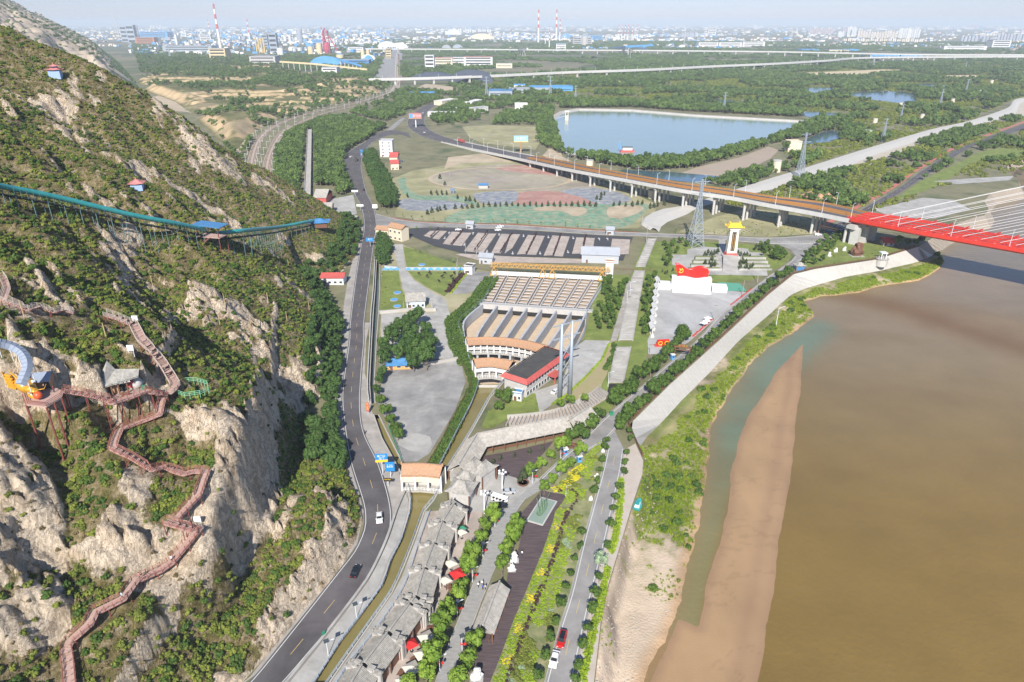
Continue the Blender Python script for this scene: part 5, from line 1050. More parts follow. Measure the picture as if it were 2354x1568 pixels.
# ---------- shops along the canal: tiled gables with stepped parapets
def shop(A,B_,label,w=7.6,e=4.0,r=6.4,group='grey-tiled shop houses along the canal',tile=m_gtile,par=True,seed=0):
 P0,P1 = G(*A,r),G(*B_,r); P0.z = P1.z = 0; d = P1-P0; Lx = d.length; rz = atan2(d.y,d.x)
 t = thing('shop_house',label,'shop',tuple(P0),rz,group)
 MB().box((Lx/2,0,e/2),(Lx-.4,w-1.6,e)).build('wall',m_gwall,t)
 for s,nm in ((1,'roof_slope'),(-1,'roof_slope')):
  b = MB(); n = int(Lx/.34)
  b.add([(0,0,r),(Lx,0,r),(Lx,s*w*.27,r-(r-e)*.62),(Lx,s*w/2,e),(0,s*w/2,e),(0,s*w*.27,r-(r-e)*.62),(0,s*w/2,e-.2),(Lx,s*w/2,e-.2)],[(0,1,2,5) if s < 0 else (5,2,1,0),(5,2,3,4) if s < 0 else (4,3,2,5),(4,3,7,6) if s < 0 else (6,7,3,4)])
  ro = b.build(nm,tile,t); b = MB()
  for i in range(n):
   x = (i+.5)*Lx/n; b.bar((x,0,r+.04),(x,s*w*.27,r-(r-e)*.62+.05),.13,.11); b.bar((x,s*w*.27,r-(r-e)*.62+.05),(x,s*(w/2+.05),e+.04),.13,.11)
  o = b.build('tile_rows',tile,ro); o['kind'] = 'stuff'
 MB().box((Lx/2,0,r+.2),(Lx,.4,.5)).build('ridge',tile,t)
 if par:
  for x in (0,Lx):
   for s in (-1,1):
    b = MB()
    b.box((x,s*(w/2-.5),(e+.9)/2),(.7,1.6,e+.9)); b.box((x,s*(w/2-1.9),e+.5+.5),(.6,1.3,1.6)); pa_ = b.build('parapet',m_gwall,t)
    b = MB(); b.box((x,s*(w/2-.4),e+1.0),(1.1,2.0,.28)); b.box((x,s*(w/2-1.9),e+1.9),(.95,1.5,.25)); b.box((x,s*(w/2+.3),e+1.35),(.5,.4,.5)); b.build('parapet_cap',tile,pa_)
 n = max(2,int(Lx/3.2))
 for i in range(n):
  MB().box(((i+.5)*Lx/n,-(w-1.6)/2-.06,1.35),(Lx/n*.72,.14,2.5)).build('shopfront',m_brown,t)
 for i in range(n+1):
  MB().box((.3+i*(Lx-.6)/n,-w/2+.35,e/2),(.24,.24,e)).build('column',m_brown,t)
 return t
RD = [((993,1556+8),(1041,1626-90+0))]
shops = [((1606/4+588.4,0),)]
rp = q(1,3,(840,1640),(975,1412),(1000,1390),(1205,1120),(1225,1098),(1410,850),(1425,835),(1462,785),(1472,770),(1545,520),(1555,508),(1635,290),(1645,280),(1712,92),(1722,80),(1820,-70))
names = ['nearest shop house, cut by the bottom edge','second shop house up from the bottom edge, beside the red square umbrella','long third shop house from the bottom edge, between stepped parapets','very short shop link with paired parapets','shop house beside the large red awning','shop house just above the one with the red awning','shop house with grey roof beside the green umbrella','topmost shop house of the row before the gate pavilions']
for i in range(8): shop(rp[2*i],rp[2*i+1],names[i],e=4.0 + .25*(i % 3),r=6.3 + .3*(i % 2))
shop(q(1,2,(1760,1540))[0],q(1,2,(1800,1450))[0],'small grey-roofed house at the head of the shop row below the pavilions',6,3.8,5.6,par=False)
def hip(name,label,cat,c,w,d,e,h,rz=0,tile=m_gtile,wall=m_gwall,cols=True,z=0.0,group=None,two=False,pt=.25):
 p = G(*c,z) if len(c) == 2 else Vector(c); t = thing(name,label,cat,tuple(p),rz,group)
 if wall is not None: MB().box((0,0,e/2),(w*.78,d*.78,e)).build('wall',wall,t)
 def roof(w,d,z0,z1,k):
  b = MB(); n = 4; O = []; I = []
  for s1,s2 in ((-1,-1),(1,-1),(1,1),(-1,1)): O.append((s1*w/2*1.06,s2*d/2*1.06,z0+.35)); I.append((s1*w*k/2,s2*d*.04,z1))
  M_ = [(0,-d/2,z0),(w/2,0,z0),(0,d/2,z0),(-w/2,0,z0)]; mi_ = [(0,-d*.04,z1),(w*k/2,0,z1),(0,d*.04,z1),(-w*k/2,0,z1)]
  mid = [(x*.55,y*.55,z0+(z1-z0)*.4) for x,y,_ in O]; midm = [(x*.55,y*.55,z0+(z1-z0)*.36) for x,y,_ in M_]
  b.add(O + M_ + mid + midm + I + mi_,[f for i in range(4) for f in ((i,4+i,12+i,8+i),(4+i,(i+1)%4,8+(i+1)%4,12+i),(8+i,12+i,20+i,16+i),(12+i,8+(i+1)%4,16+(i+1)%4,20+i))] + [(16,20,17,21,18,22,19,23)])
  b.build('roof',tile,t); b = MB()
  for i in range(4): b.bar(O[i],mid[i],.25,.3); b.bar(mid[i],I[i],.25,.3)
  b.bar(I[0] if k > .1 else (0,0,z1),I[1] if k > .1 else (0,0,z1+.8),.35,.5); b.build('hip_ridges',tile,t)
 roof(w,d,e,e+(h-e)*(.55 if two else 1),pt*1.4 if two else pt)
 if two: MB().box((0,0,e+(h-e)*.6),(w*.4,d*.4,(h-e)*.3)).build('clerestory',wall or m_redt,t); roof(w*.66,d*.66,e+(h-e)*.62,h,pt)
 if cols:
  for s1 in (-1,1):
   for s2 in (-1,1): MB().box((s1*w*.44,s2*d*.44,e/2),(.3,.3,e)).build('column',m_brown,t)
 return t
hip('gate_pavilion','grey hip-roofed pavilion just below the long gallery gate','pavilion',G(1062,1148)[:] ,8,7,4.5,7.4,-.3)
hip('gate_pavilion','small grey pavilion roof tucked between gatehouse and square','pavilion',G(1072,1118)[:],6,5,4,6,-.3)
hip('gate_pavilion','grey pavilion beside the blue and red notice boards','pavilion',G(1090,1098)[:],7,6,4.5,7,.9)
hip('old_gate','old grey gate hall with arched brown door on the square','gate',G(1113,1108)[:],8,5,5,8,.9)
b = MB(); p = G(1040,1098); b.prism([G(1034,1105,0),G(1086,1130),G(1106,1098),G(1060,1080)],0,3.4); tag(b.build('flat_roofed_annex',m_pale),'flat-roofed pale annex behind the gate pavilions','building')
# long galleries
def gallery(label,segs,w=8.5,e=3.6,r=6.6,name='covered_gallery',seeds=0,tile=m_gtile2,step=3.4):
 P = [G(x,y,r) for x,y in segs]; P = [Vector((p.x,p.y,0)) for p in P]; t = thing(name,label,'gallery',tuple(P[0]))
 for a,c in zip(P,P[1:]):
  d = (c-a); Lx = d.length; u = d/Lx; s_ = Vector((-u.y,u.x,0)); up = Vector((0,0,1)); b = MB(); a2 = a-u*.1; c2 = c+u*.1
  for s in (1,-1):
   q_ = [a2+up*r,c2+up*r,c2+s_*s*w*.27+up*(r-(r-e)*.6),c2+s_*s*w/2+up*e,a2+s_*s*w/2+up*e,a2+s_*s*w*.27+up*(r-(r-e)*.6)]
   b.add(q_,[(0,1,2,5),(5,2,3,4)] if s < 0 else [(5,2,1,0),(4,3,2,5)])
  b.sheet([a2-s_*w/2+up*(e-.15),c2-s_*w/2+up*(e-.15)],[a2+s_*w/2+up*(e-.15),c2+s_*w/2+up*(e-.15)]); b.build('roof',tile,t,True)
  b = MB(); n = int(Lx/.45)
  for i in range(n):
   p = a+u*(i+.5)*Lx/n
   for s in (1,-1): b.bar(p+up*(r+.03),p+s_*s*w*.27+up*(r-(r-e)*.6+.04),.14,.1); b.bar(p+s_*s*w*.27+up*(r-(r-e)*.6+.04),p+s_*s*w/2+up*(e+.04),.14,.1)
  o = b.build('tile_rows',tile,t,True); o['kind'] = 'stuff'
  MB().bar(a+up*(r+.2),c+up*(r+.2),.4,.5).build('ridge',tile,t,True)
  MB().bar(a+s_*w*.3+up*e*.5,c+s_*w*.3+up*e*.5,.3,e-.2).build('back_wall',m_wwall,t,True)
  MB().bar(a-s_*w*.25+up*.7,c-s_*w*.25+up*.7,.15,.9).build('lattice_bench',m_brown,t,True)
  n = max(2,int(Lx/step))
  for i in range(n+1):
   for s in (-1,1): p = a.lerp(c,i/n)+s_*s*w*.42; MB().box((p.x,p.y,e/2),(.28,.28,e)).build('column',m_brown,t,True)
 return t
gallery('long pale-roofed gallery bending around the timber terrace',[(1054,1068),(1096,998),(1180,982),(1305,958)])
gallery('short straight gallery roof descending from the road to the long gallery',[(1308,966),(1357,934)],8)
gallery('narrow tiled gallery standing on the edge of the timber deck',q(1,3,(2085,1050),(2240,645)),5.5,3.2,5.2)
# ================================================================ BRIDGES, MONUMENTS, CASCADE, HILL STRUCTURES
m_deckc = mat('bridge_concrete',(.46,.45,.43),(.56,.55,.53),scale=.3,rough=.9); m_bred = mat('bridge_red',(.52,.03,.018),(.62,.045,.025),scale=.4,rough=.45); m_orail = mat('orange_barrier',(.38,.18,.05),rough=.6); m_lamp = mat('lamp_white',(.70,.74,.78),rough=.4); m_pier = mat('pier_concrete',(.42,.41,.39),(.52,.50,.47),scale=.4,rough=.9)
def deckline(pts,zf): return [G(x,y,z) for (x,y),z in zip(pts,zf)]
NEAR = smooth_line(deckline([(1013,327),(1090,344),(1177,362),(1245,377),(1317,392),(1427,412),(1562,437),(1677,454),(1766,471),(1866,489),(1951,506)],[.2,2,5,8,11,13.5,15.5,16,16.3,16.6,17]),6)
FARL = smooth_line(deckline([(1044,322),(1105,335),(1177,350),(1265,366),(1335,380),(1389,391),(1552,420),(1677,437),(1766,452),(1891,467),(1998,491)],[.2,2,5,8,11,12.5,15,16,16.3,16.6,17]),6)
n = 90; NEAR = resample(NEAR,n); FARL = resample(FARL,n)
t = thing('viaduct','long grey road viaduct on round piers with orange barriers','bridge',tuple(G(1600,500)))
up = lambda L_,z: [p + Vector((0,0,z)) for p in L_]
mixl = lambda k: [a.lerp(c,k) for a,c in zip(NEAR,FARL)]
b = MB(); b.sheet(up(NEAR,0),up(FARL,0)); b.build('roadway',m_asph,t,True)
b = MB(); b.sheet(up(NEAR,-1.9),up(NEAR,.9)); b.sheet(up(FARL,.9),up(FARL,-1.9)); b.sheet(up(mixl(.02),.9),up(mixl(.02),0)); b.sheet(up(NEAR,.9),up(mixl(.02),.9)); b.sheet(up(mixl(.12),-2.6),up(NEAR,-1.9)); b.sheet(up(mixl(.88),-2.6),up(mixl(.12),-2.6)); b.sheet(up(FARL,-1.9),up(mixl(.88),-2.6)); b.build('deck_girder',m_deckc,t,True)
for k,nm in ((.36,'orange_barrier'),(.56,'orange_barrier'),(.97,'orange_barrier')):
 b = MB(); b.sheet(up(mixl(k-.012),1.1)[30:],up(mixl(k+.012),1.1)[30:]); b.sheet(up(mixl(k-.012),.02)[30:],up(mixl(k-.012),1.1)[30:]); b.sheet(up(mixl(k+.012),1.1)[30:],up(mixl(k+.012),.02)[30:]); b.build(nm,m_orail,t,True)
b = MB(); b.sheet(up(mixl(.385),.06)[30:],up(mixl(.43),.06)[30:]); b.sheet(up(mixl(.50),.06)[30:],up(mixl(.55),.06)[30:]); b.build('orange_strip',m_orail,t,True)
b = MB()
for k in (.06,.33,.62,.93): b.sheet(up(mixl(k),.04),up(mixl(k+.007),.04))
b.build('lane_line',m_white,t,True)
for i,(p,a_) in enumerate(walk(mixl(.5),26,120)):
 zt_ = p.z - 2.7; s_ = Vector((-sin(a_),cos(a_),0)); Wd = (FARL[60]-NEAR[60]).length
 if p.z < 6: continue
 for k in (-.4,-.14,.14,.4): q_ = p + s_*Wd*k; b = MB(); b.cyl((q_.x,q_.y,0),.95,zt_-.6,12); b.build('pier',m_pier,t,True)
 MB().bar(Vector((p.x,p.y,zt_-.6)) - s_*Wd*.46,Vector((p.x,p.y,zt_-.6)) + s_*Wd*.46,2.0,1.6).build('pier_cap',m_pier,t,True)
# red cable-stayed bridge
RN = smooth_line(deckline([(1945,502),(2091,531),(2216,553),(2353,577),(2520,608)],[17]*5),6); RF = smooth_line(deckline([(1998,491),(2141,512),(2250,533),(2353,551),(2560,586)],[17]*5),6)
n = 70; RN = resample(RN,n); RF = resample(RF,n); mr_ = lambda k: [a.lerp(c,k) for a,c in zip(RN,RF)]
t = thing('cable_stayed_bridge','bright red cable-stayed bridge over the brown river','bridge',tuple(Vector((RN[0].x,RN[0].y,0))))
b = MB(); b.sheet(up(mr_(.06),0),up(mr_(.94),0)); b.build('roadway',m_asph,t,True)
b = MB(); b.sheet(up(RN,-1.2),up(RN,1.0)); b.sheet(up(RN,1.0),up(mr_(.05),1.0)); b.sheet(up(mr_(.05),1),up(mr_(.05),0)); b.sheet(up(mr_(.08),-2.5),up(RN,-1.2)); b.sheet(up(mr_(.92),-2.5),up(mr_(.08),-2.5)); b.sheet(up(RF,-1.2),up(mr_(.92),-2.5)); b.sheet(up(RF,1),up(RF,-1.2)); b.sheet(up(mr_(.95),1),up(RF,1)); b.sheet(up(mr_(.95),0),up(mr_(.95),1)); b.sheet([RN[0]+Vector((0,0,-1.2)),RN[0]+Vector((0,0,1))],[RF[0]+Vector((0,0,-1.2)),RF[0]+Vector((0,0,1))]); b.build('box_girder',m_bred,t,True)
for k in (.155,.36,.60,.86):
 b = MB(); b.sheet(up(mr_(k-.018),1.15),up(mr_(k+.018),1.15)); b.sheet(up(mr_(k-.018),.02),up(mr_(k-.018),1.15)); b.sheet(up(mr_(k+.018),1.15),up(mr_(k+.018),.02)); b.build('red_barrier',m_bred,t,True)
b = MB()
for k in (.18,.33,.40,.56,.64,.82): b.sheet(up(mr_(k),.04),up(mr_(k+.006),.04))
b.build('lane_line',m_white,t,True)
bd = (RN[-1]-RN[0]).normalized(); TOPN = RN[0] + bd*235 + Vector((0,0,98)); TOPF = TOPN + (RF[0]-RN[0])*.8; Lr = (RN[-1]-RN[0]).length
for kk,top,nm in ((.03,TOPN,'stay_cable'),(.97,TOPF,'stay_cable')):
 for i in range(15):
  s_ = 12 + i*9.0; A_p = mr_(kk)[min(n-1,int(s_/Lr*n))] + Vector((0,0,1)); tp = Vector((top.x,top.y,top.z - i*3.2)); b = MB(); b.tube([A_p,tp],.13,5); b.build(nm,m_white2,t,True)
  MB().bar(A_p - Vector((0,0,.4)),A_p + (tp-A_p).normalized()*3,.7).build('cable_anchor',m_bred,t,True)
for top in (TOPN,TOPF): MB().bar((top.x,top.y,-9),(top.x,top.y,top.z+4),5,6,up=bd).build('tower_leg',m_bred,t,True)
MB().bar(TOPN-Vector((0,0,50)),TOPF-Vector((0,0,50)),4,4).build('tower_crossbeam',m_bred,t,True)
for k in (.15,.5,.85): p = RN[3].lerp(RF[3],k); MB().box((p.x,p.y,5.8),(5.5,4,11.6),atan2(bd.y,bd.x)).build('abutment_pier',m_pier,t,True)
MB().bar(RN[2]+Vector((0,0,-5)),RF[2]+Vector((0,0,-5)),6,3).build('pier_cap',m_pier,t,True)
# lamp posts on the bridges
def lamppost(name,label,H,arm=2.2,m=m_lamp,group=None,two=False):
 t = thing(name,label,'street lamp',(0,0,0),0,group); b = MB(); b.tube([(0,0,0),(0,0,H)],[.17,.09],6); b.build('pole',m,t)
 for s in ((1,-1) if two else (1,)): b = MB(); b.bar((0,0,H-.1),(s*arm,0,H+.5),.12); b.box((s*(arm+.4),0,H+.55),(1.1,.35,.16)); b.build('lamp_head',m,t)
 return t
LP0 = lamppost('street_lamp','tall white lamp post on the road viaduct',9.5,group='lamp posts along the viaduct and red bridge'); first_used = False
def place(proto,used,loc,rz,label=None,group=None,sc=None):
 if not used[0]:
  used[0] = True; proto.location = loc; proto.rotation_euler = (0,0,rz)
  if sc: proto.scale = (sc,)*3 if not isinstance(sc,(tuple,list)) else sc
  if label: proto['label'] = label
  if group: proto['group'] = group
  return proto
 return dup(proto,loc,rz,label,group,sc)
u_ = [False]; i = 0
NTH = ['first','second','third','fourth','fifth','sixth','seventh','eighth','ninth','tenth','eleventh','twelfth','13th','14th','15th','16th','17th','18th']
for Lq,sgn,tot in ((mixl(.03),1,'near'),(mixl(.97),-1,'far')):
 for i,(p,a_) in enumerate(walk(Lq,34,40)): place(LP0,u_,p,a_ + sgn*pi/2,'white lamp post, %s from the left on the %s side of the grey viaduct' % (NTH[i],tot))
for Lq,sgn,tot in ((mr_(.05),1,'near'),(mr_(.96),-1,'far')):
 for i,(p,a_) in enumerate(walk(Lq,30,2)): place(LP0,u_,p,a_ + sgn*pi/2,'white lamp post, %s from the left on the %s side of the red bridge' % (NTH[i],tot))
# railway viaducts far behind
def rail_viaduct(label,pts,zs,w,step,masts=True):
 P = smooth_line(deckline(pts,zs),20); t = thing('railway_viaduct',label,'bridge',tuple(Vector((P[0].x,P[0].y,0)))); s1,s2 = offset(P,w/2),offset(P,-w/2)
 b = MB(); b.sheet(s1,s2); b.sheet(up(s2,1.6),up(s2,-3.6)); b.sheet(up(s1,-3.6),up(s1,1.6)); b.sheet(up(s2,-3.6),up(s1,-3.6)); b.sheet(up(offset(P,-w/2+.6),1.6),up(s2,1.6)); b.build('deck',m_deckc,t,True)
 for p,a_ in walk(P,step,step*.4):
  b = MB(); b.box((p.x,p.y,(p.z-2.6)/2),(4.2,w*.6,p.z-2.6),a_); b.box((p.x,p.y,p.z-3.4),(3.2,w*.95,1.8),a_); b.build('pier',m_pier,t,True)
 if masts:
  for p,a_ in walk(P,step,step*.7): MB().box((p.x - sin(a_)*w*.4,p.y + cos(a_)*w*.4,p.z+4),(.4,.4,8)).build('mast',m_lamp,t,True)
 return t
rail_viaduct('nearer railway viaduct crossing behind the reservoir on white piers',[(848,182),(960,180),(1130,174),(1300,166),(1480,160),(1640,152),(1780,146),(1900,139),(2010,132),(2353,130)],[12,14,15,16,16,16,16,15,14,12],11,46)
rail_viaduct('distant railway viaduct drawn across the plain before the works',[(840,112),(1180,114),(1500,116),(1800,119),(2100,125),(2353,126)],[18]*6,12,70,False)
# ---------- stepped cascade: each crossbar its own piece
def cascade(label,Ls,Rs,n,skip=()):
 A = resample(GG(Ls),n+1); C_ = resample(GG(Rs),n+1); t = thing('stepped_cascade',label,'channel',tuple(A[n//2]))
 b = MB(); b.sheet(up(A,.02+.25),up(C_,.02+.25)); b.build('bed',m_shoulder,t,True); b = MB(); b.bar
 for Q in (A,C_):
  b = MB()
  for a,c in zip(Q,Q[1:]): b.bar(a+Vector((0,0,.5)),c+Vector((0,0,.5)),.45,1.0)
  b.build('side_wall',m_pale,t,True)
 for i in range(n):
  if i in skip: continue
  a,c = A[i].lerp(A[i+1],.5),C_[i].lerp(C_[i+1],.5); b = MB(); w = (A[i+1]-A[i]).length; b.bar(a+Vector((0,0,.55)),c+Vector((0,0,.55)),w*.5,.5); b.build('crossbar',m_pale,t,True)
 return t
cascade('smooth finely ribbed upper chute dropping from the cross road',[(1490,550),(1462,615)],[(1508,550),(1482,615)],16)
cascade('long stepped cascade with dozens of crossbars beside the flag square',[(1459,624),(1452,642),(1422,784)],[(1481,624),(1478,642),(1454,784)],52,(6,7))
cascade('lower stepped cascade ending at the dark culvert mouth',[(1416,800),(1399,882)],[(1450,800),(1432,882)],24)
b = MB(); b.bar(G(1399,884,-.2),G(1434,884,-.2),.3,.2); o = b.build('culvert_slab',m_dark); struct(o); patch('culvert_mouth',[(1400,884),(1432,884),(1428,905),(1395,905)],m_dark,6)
t = thing('finned_channel','curved channel of slanting concrete fins behind the gallery','channel',tuple(G(1260,955)))
P = smooth_line(GG([(1168,972),(1215,968),(1262,962),(1305,950),(1345,932),(1375,914),(1392,900)]),1); A,C_ = offset(P,3.2),offset(P,-3.2)
b = MB(); b.sheet(up(A,.27),up(C_,.27)); b.build('bed',m_pink,t,True)
for p,a_ in walk(P,1.55): u = Vector((cos(a_+1.15),sin(a_+1.15),0)); MB().bar(p-u*3+Vector((0,0,.7)),p+u*3+Vector((0,0,.7)),.3,.8).build('fin',m_pale,t,True)
b = MB();
for a,c in zip(A[::3],A[3::3]): b.bar(a+Vector((0,0,.8)),c+Vector((0,0,.8)),.4,1.4)
b.build('side_wall',m_conc,t,True)
# ---------- monument and terraces
mp0 = G(1678,592); Hm = hgt(1678,592,511); t = thing('monument_tower','tall cream monument tower with yellow glazed roof and red base','monument',tuple(mp0)); s_ = Hm/30
MB().box((0,0,1.0*s_),(13*s_,9*s_,2.2*s_)).build('pedestal',m_gwall,t); MB().box((0,0,3.3*s_),(10.5*s_,7.5*s_,2.6*s_),taper=.85).build('red_base',m_redt,t)
MB().box((0,0,14.5*s_),(8.2*s_,5.4*s_,20*s_),taper=.84).build('shaft',mat('monument_cream',(.78,.72,.60),rough=.8),t)
b = MB(); b.box((0,-2.5*s_,14.5*s_),(3.4*s_,.5*s_,16*s_)); pn = b.build('inscription_panel',mat('dark_stone',(.06,.055,.05),rough=.5),t)
for cx in (-.8,.8):
 for r in range(12): MB().box((cx*s_,-2.8*s_,(8.2+r*1.12)*s_),(.62*s_,.1,.7*s_)).build('inscription_character',m_gold,pn)
MB().box((0,0,25.4*s_),(8.6*s_,6*s_,2.2*s_)).build('tower_head',m_wwall,t)
b = MB(); b.add([(-6.2*s_,-4.6*s_,26.4*s_),(6.2*s_,-4.6*s_,26.4*s_),(6.2*s_,4.6*s_,26.4*s_),(-6.2*s_,4.6*s_,26.4*s_),(-4*s_,-1.4*s_,29.4*s_),(4*s_,-1.4*s_,29.4*s_),(4*s_,1.4*s_,29.4*s_),(-4*s_,1.4*s_,29.4*s_)],[(0,1,5,4),(1,2,6,5),(2,3,7,6),(3,0,4,7),(4,5,6,7),(3,2,1,0)]);
for x in (-1,1):
 for y in (-1,1): b.box((x*6.2*s_,y*4.6*s_,27*s_),(1*s_,1*s_,1.2*s_)); b.box((x*4*s_,y*1.2*s_,29.9*s_),(.8*s_,.8*s_,1.2*s_))
b.build('yellow_roof',m_yel,t)
a = G(1678,627); t = thing('monument_stairs','broad pale stairs climbing between planted terraces to the monument','stairs',tuple(a)); d = mp0-a; d.z = 0
for i in range(26): p = a + d*(i/26*.86); MB().box((p.x,p.y,.1+.11*i),(9,d.length/26*.9,.22+.0*i),atan2(d.y,d.x)-pi/2).build('step',m_pale,t,True)
for s in (-1,1):
 for r in range(4):
  p = G(1678,622) + d*(.02+.2*r) + Vector((s*15,0,0)); t = thing('planter_terrace','terrace wall %s of the monument stairs, %s tier' % ('left' if s < 0 else 'right',['lowest','second','third','top'][r]),'planter',tuple(p),0,'terraces beside the monument stairs')
  MB().box((0,0,.5+.25*r),(20-2*r,1.0,1+.5*r)).build('retaining_wall',m_pale,t); MB().box((0,2.2,.3+.3*r),(19-2*r,3.2,.6+.5*r)).build('soil_bed',m_lawn,t)
# red flag sculpture on the white stage
a,c,Lx,rz = frame((1542,664),(1633,669)); Hs = hgt(1588,667,640)*.97; t = thing('stage_wall','big white stage wall facing the square','wall',tuple(a),rz)
MB().box((Lx/2,2.5,Hs/2),(Lx,5,Hs)).build('wall_body',m_white2,t); MB().box((Lx/2,-3,.5),(Lx*.96,6,1.0)).build('stage_floor',m_white2,t)
for s,x in ((0,-4.5),(1,Lx+4.5)): MB().box((x,1,1.6),(8,6,3.2)).build('side_planter',m_white2,t);
FLAG_FRAME = (a,c,Lx,rz,Hs)
t = thing('flag_sculpture','huge waving red flag sculpture with yellow emblem on top of the stage wall','sculpture',tuple(G(1584,640,Hs))); t.location = a.lerp(c,.5) + Vector((0,2.5,Hs)); t.rotation_euler = (0,0,rz)
Fw = Lx*.86; Fh = hgt(1588,667,613)-Hs; vs = []; nx,ny = 28,6
for side in (0,1):
 for j in range(ny+1):
  for i in range(nx+1):
   u,v = i/nx,j/ny; x = (u-.5)*Fw + (1-v)*Fw*.10*(1-u) ; top = Fh*(1.0 - .42*sstep(np.array(u*2.2-.1)) + .28*sin(max(0,u-.35)*4.4)); z = v*top + .3; y = 1.3*sin(u*8+v*1.5) + (side-.5)*.9
   if u > .97: z *= .8
   vs.append((x,y,float(z)))
fs = []; w_ = nx+1; o_ = w_*(ny+1)
for j in range(ny):
 for i in range(nx): k = j*w_+i; fs += [(k,k+1,k+w_+1,k+w_),(o_+k+w_,o_+k+w_+1,o_+k+1,o_+k)]
for i in range(nx): fs += [(ny*w_+i,ny*w_+i+1,o_+ny*w_+i+1,o_+ny*w_+i),(o_+i,o_+i+1,i+1,i)]
for j in range(ny): fs += [(j*w_,(j+1)*w_,o_+(j+1)*w_,o_+j*w_),(o_+j*w_+nx,o_+(j+1)*w_+nx,(j+1)*w_+nx,j*w_+nx)]
b = MB(); b.add(vs,fs); b.build('flag',m_redp,t,smooth=True)
b = MB(); ex,ez = -Fw*.33,Fh*.58; P = [(ex + 1.3*cos(a_),-1.8,ez + 1.3*sin(a_)) for a_ in np.linspace(-2.2,1.3,10)]; b.tube(P,.22,5); b.bar((ex-.9,-1.8,ez-.9),(ex+.8,-1.8,ez+.8),.3); b.bar((ex-.7,-1.8,ez+1.0),(ex+.3,-1.8,ez+.1+.1),.5); b.build('yellow_emblem',m_yel,t)
# stone tablets along the square's left edge
tp = None
for i in range(8):
 p = G(1510 - i*1.9,661 + i*15.5); nm = ['farthest','second','third','fourth','fifth','sixth','seventh','nearest'][i]
 if tp is None:
  tp = thing('stone_screen','x','screen wall',p,pi/2-.05,'carved stone screens beside the flag square'); MB().box((0,0,.5),(7,1.6,1)).build('plinth',m_wwall,tp); MB().box((0,0,2.8),(5.6,.7,3.8)).build('panel',m_gwall,tp)
  b = MB(); b.gable((0,0,0),6.8,2.2,4.6,5.8,0,0,.2,.2); b.build('cap_roof',m_wwall,tp); r = tp
 else: r = dup(tp,p,pi/2-.05)
 r['label'] = 'carved white stone screen, %s of the eight left of the square' % nm
# ---------- covered slide down the hill
m_support = mat('dark_teal_steel',(.13,.22,.23),rough=.6)
def slide(label,pts,lifts,dist_hint=None,roofcol=m_tealp,w=2.6,tall=2.8):
 P = []
 for (x,y),l in zip(pts,lifts):
  h = hit(x,y + l); P.append(G(x,y,0) if False else Vector(h) )
 Q = []
 for (x,y),h in zip(pts,P):                     # same distance from the camera as the ground below it
  d = Vector(ray(x,y)); k = (h.y)/d.y; Q.append(Vector((0,0,CAMH)) + d*k)
 Q = smooth_line(Q,3); t = thing('covered_slide',label,'slide',tuple(Vector((Q[len(Q)//2].x,Q[len(Q)//2].y,hz(Q[len(Q)//2].x,Q[len(Q)//2].y)))))
 for i_ in range(3): Q = [Q[0]] + [(a+b_*2+c)/4 for a,b_,c in zip(Q,Q[1:],Q[2:])] + [Q[-1]]
 b = MB(); b.tube([p for p in Q],.95,8); b.build('roof_tube',roofcol,t,True,smooth=True)
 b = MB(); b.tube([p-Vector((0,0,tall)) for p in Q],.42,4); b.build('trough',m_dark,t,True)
 b = MB()
 for s in (-1,1):
  for p,a_ in walk(offset(Q,s*.9),2.2): b.bar(p-Vector((0,0,tall)),p,.08)
 o = b.build('side_frame',m_support,t,True); o['kind'] = 'stuff'
 for p,a_ in walk(Q,5.5):
  g = hz(p.x,p.y)
  for s in (-1,1):
   x,y = p.x - sin(a_)*s*1.4,p.y + cos(a_)*s*1.4; g = hz(x,y)
   if g < p.z-tall-.3: MB().bar((x,y,g-.5),(x,y,p.z-tall),.17).build('support',m_support,t,True)
 return t,Q
_,SQ1 = slide('upper teal-roofed slide crossing the whole hill face on thin posts',[(-40,420),(0,428),(125,452),(300,494),(400,513),(470,528)],[40,40,44,50,34,26])
_,SQ2 = slide('lower teal-roofed slide running to the blue-roofed station at the spur',[(497,537),(560,530),(640,522),(690,513),(722,507)],[24,50,40,22,12])
def hillbox(pt,dy=0): h = hit(pt[0],pt[1]+dy); return h
p = SQ1[-1]; t = thing('slide_station','open slide station with blue roof and red stairs midway down the hill','pavilion',(p.x+1,p.y,hz(p.x+1,p.y)),-.2); g0 = p.z-hz(p.x+1,p.y)
MB().box((2,0,g0+2.4),(13,7,.35),rot=Matrix.Rotation(.06,3,'Y')).build('roof',m_blue,t); MB().box((2,0,g0-2.6),(11,6,.3)).build('platform',m_plank,t)
for x in (-3,7):
 for y in (-2.8,2.8): MB().box((x,y,(g0+2.2)/2-2),(.3,.3,g0+6)).build('post',m_post,t)
b = MB()
for i in range(10): b.box((3-i*.55,-4,g0-2.6-i*.45),(.6,2,.12))
b.bar((3,-5,g0-1.6),(-2.2,-5,g0-6.2),.12); b.build('stair',m_rail,t)
p = SQ2[-1]; hip('spur_station','blue-roofed slide station on the nose of the spur','pavilion',(p.x+3,p.y,max(0,p.z-4)),13,9,3.2,5.2,.15,m_blue,m_brown)
b = MB()
# ---------- pagoda towers on the slope
for x,y,nm,w,k in ((129,177,'two-tiered pink and blue pagoda high on the green slope',7,1),(316,432,'small pink-roofed pavilion on a rocky spur of the hill',6,0)):
 h = hit(x,y); hh = 9 if k else 6; t = hip('hill_pagoda',nm,'pagoda',(h.x,h.y,h.z-1),w,w,hh*.5,hh*.8,.3,m_pinkr,mat('pale_blue_paint',(.30,.42,.62),rough=.7),False,two=bool(k),pt=.05)
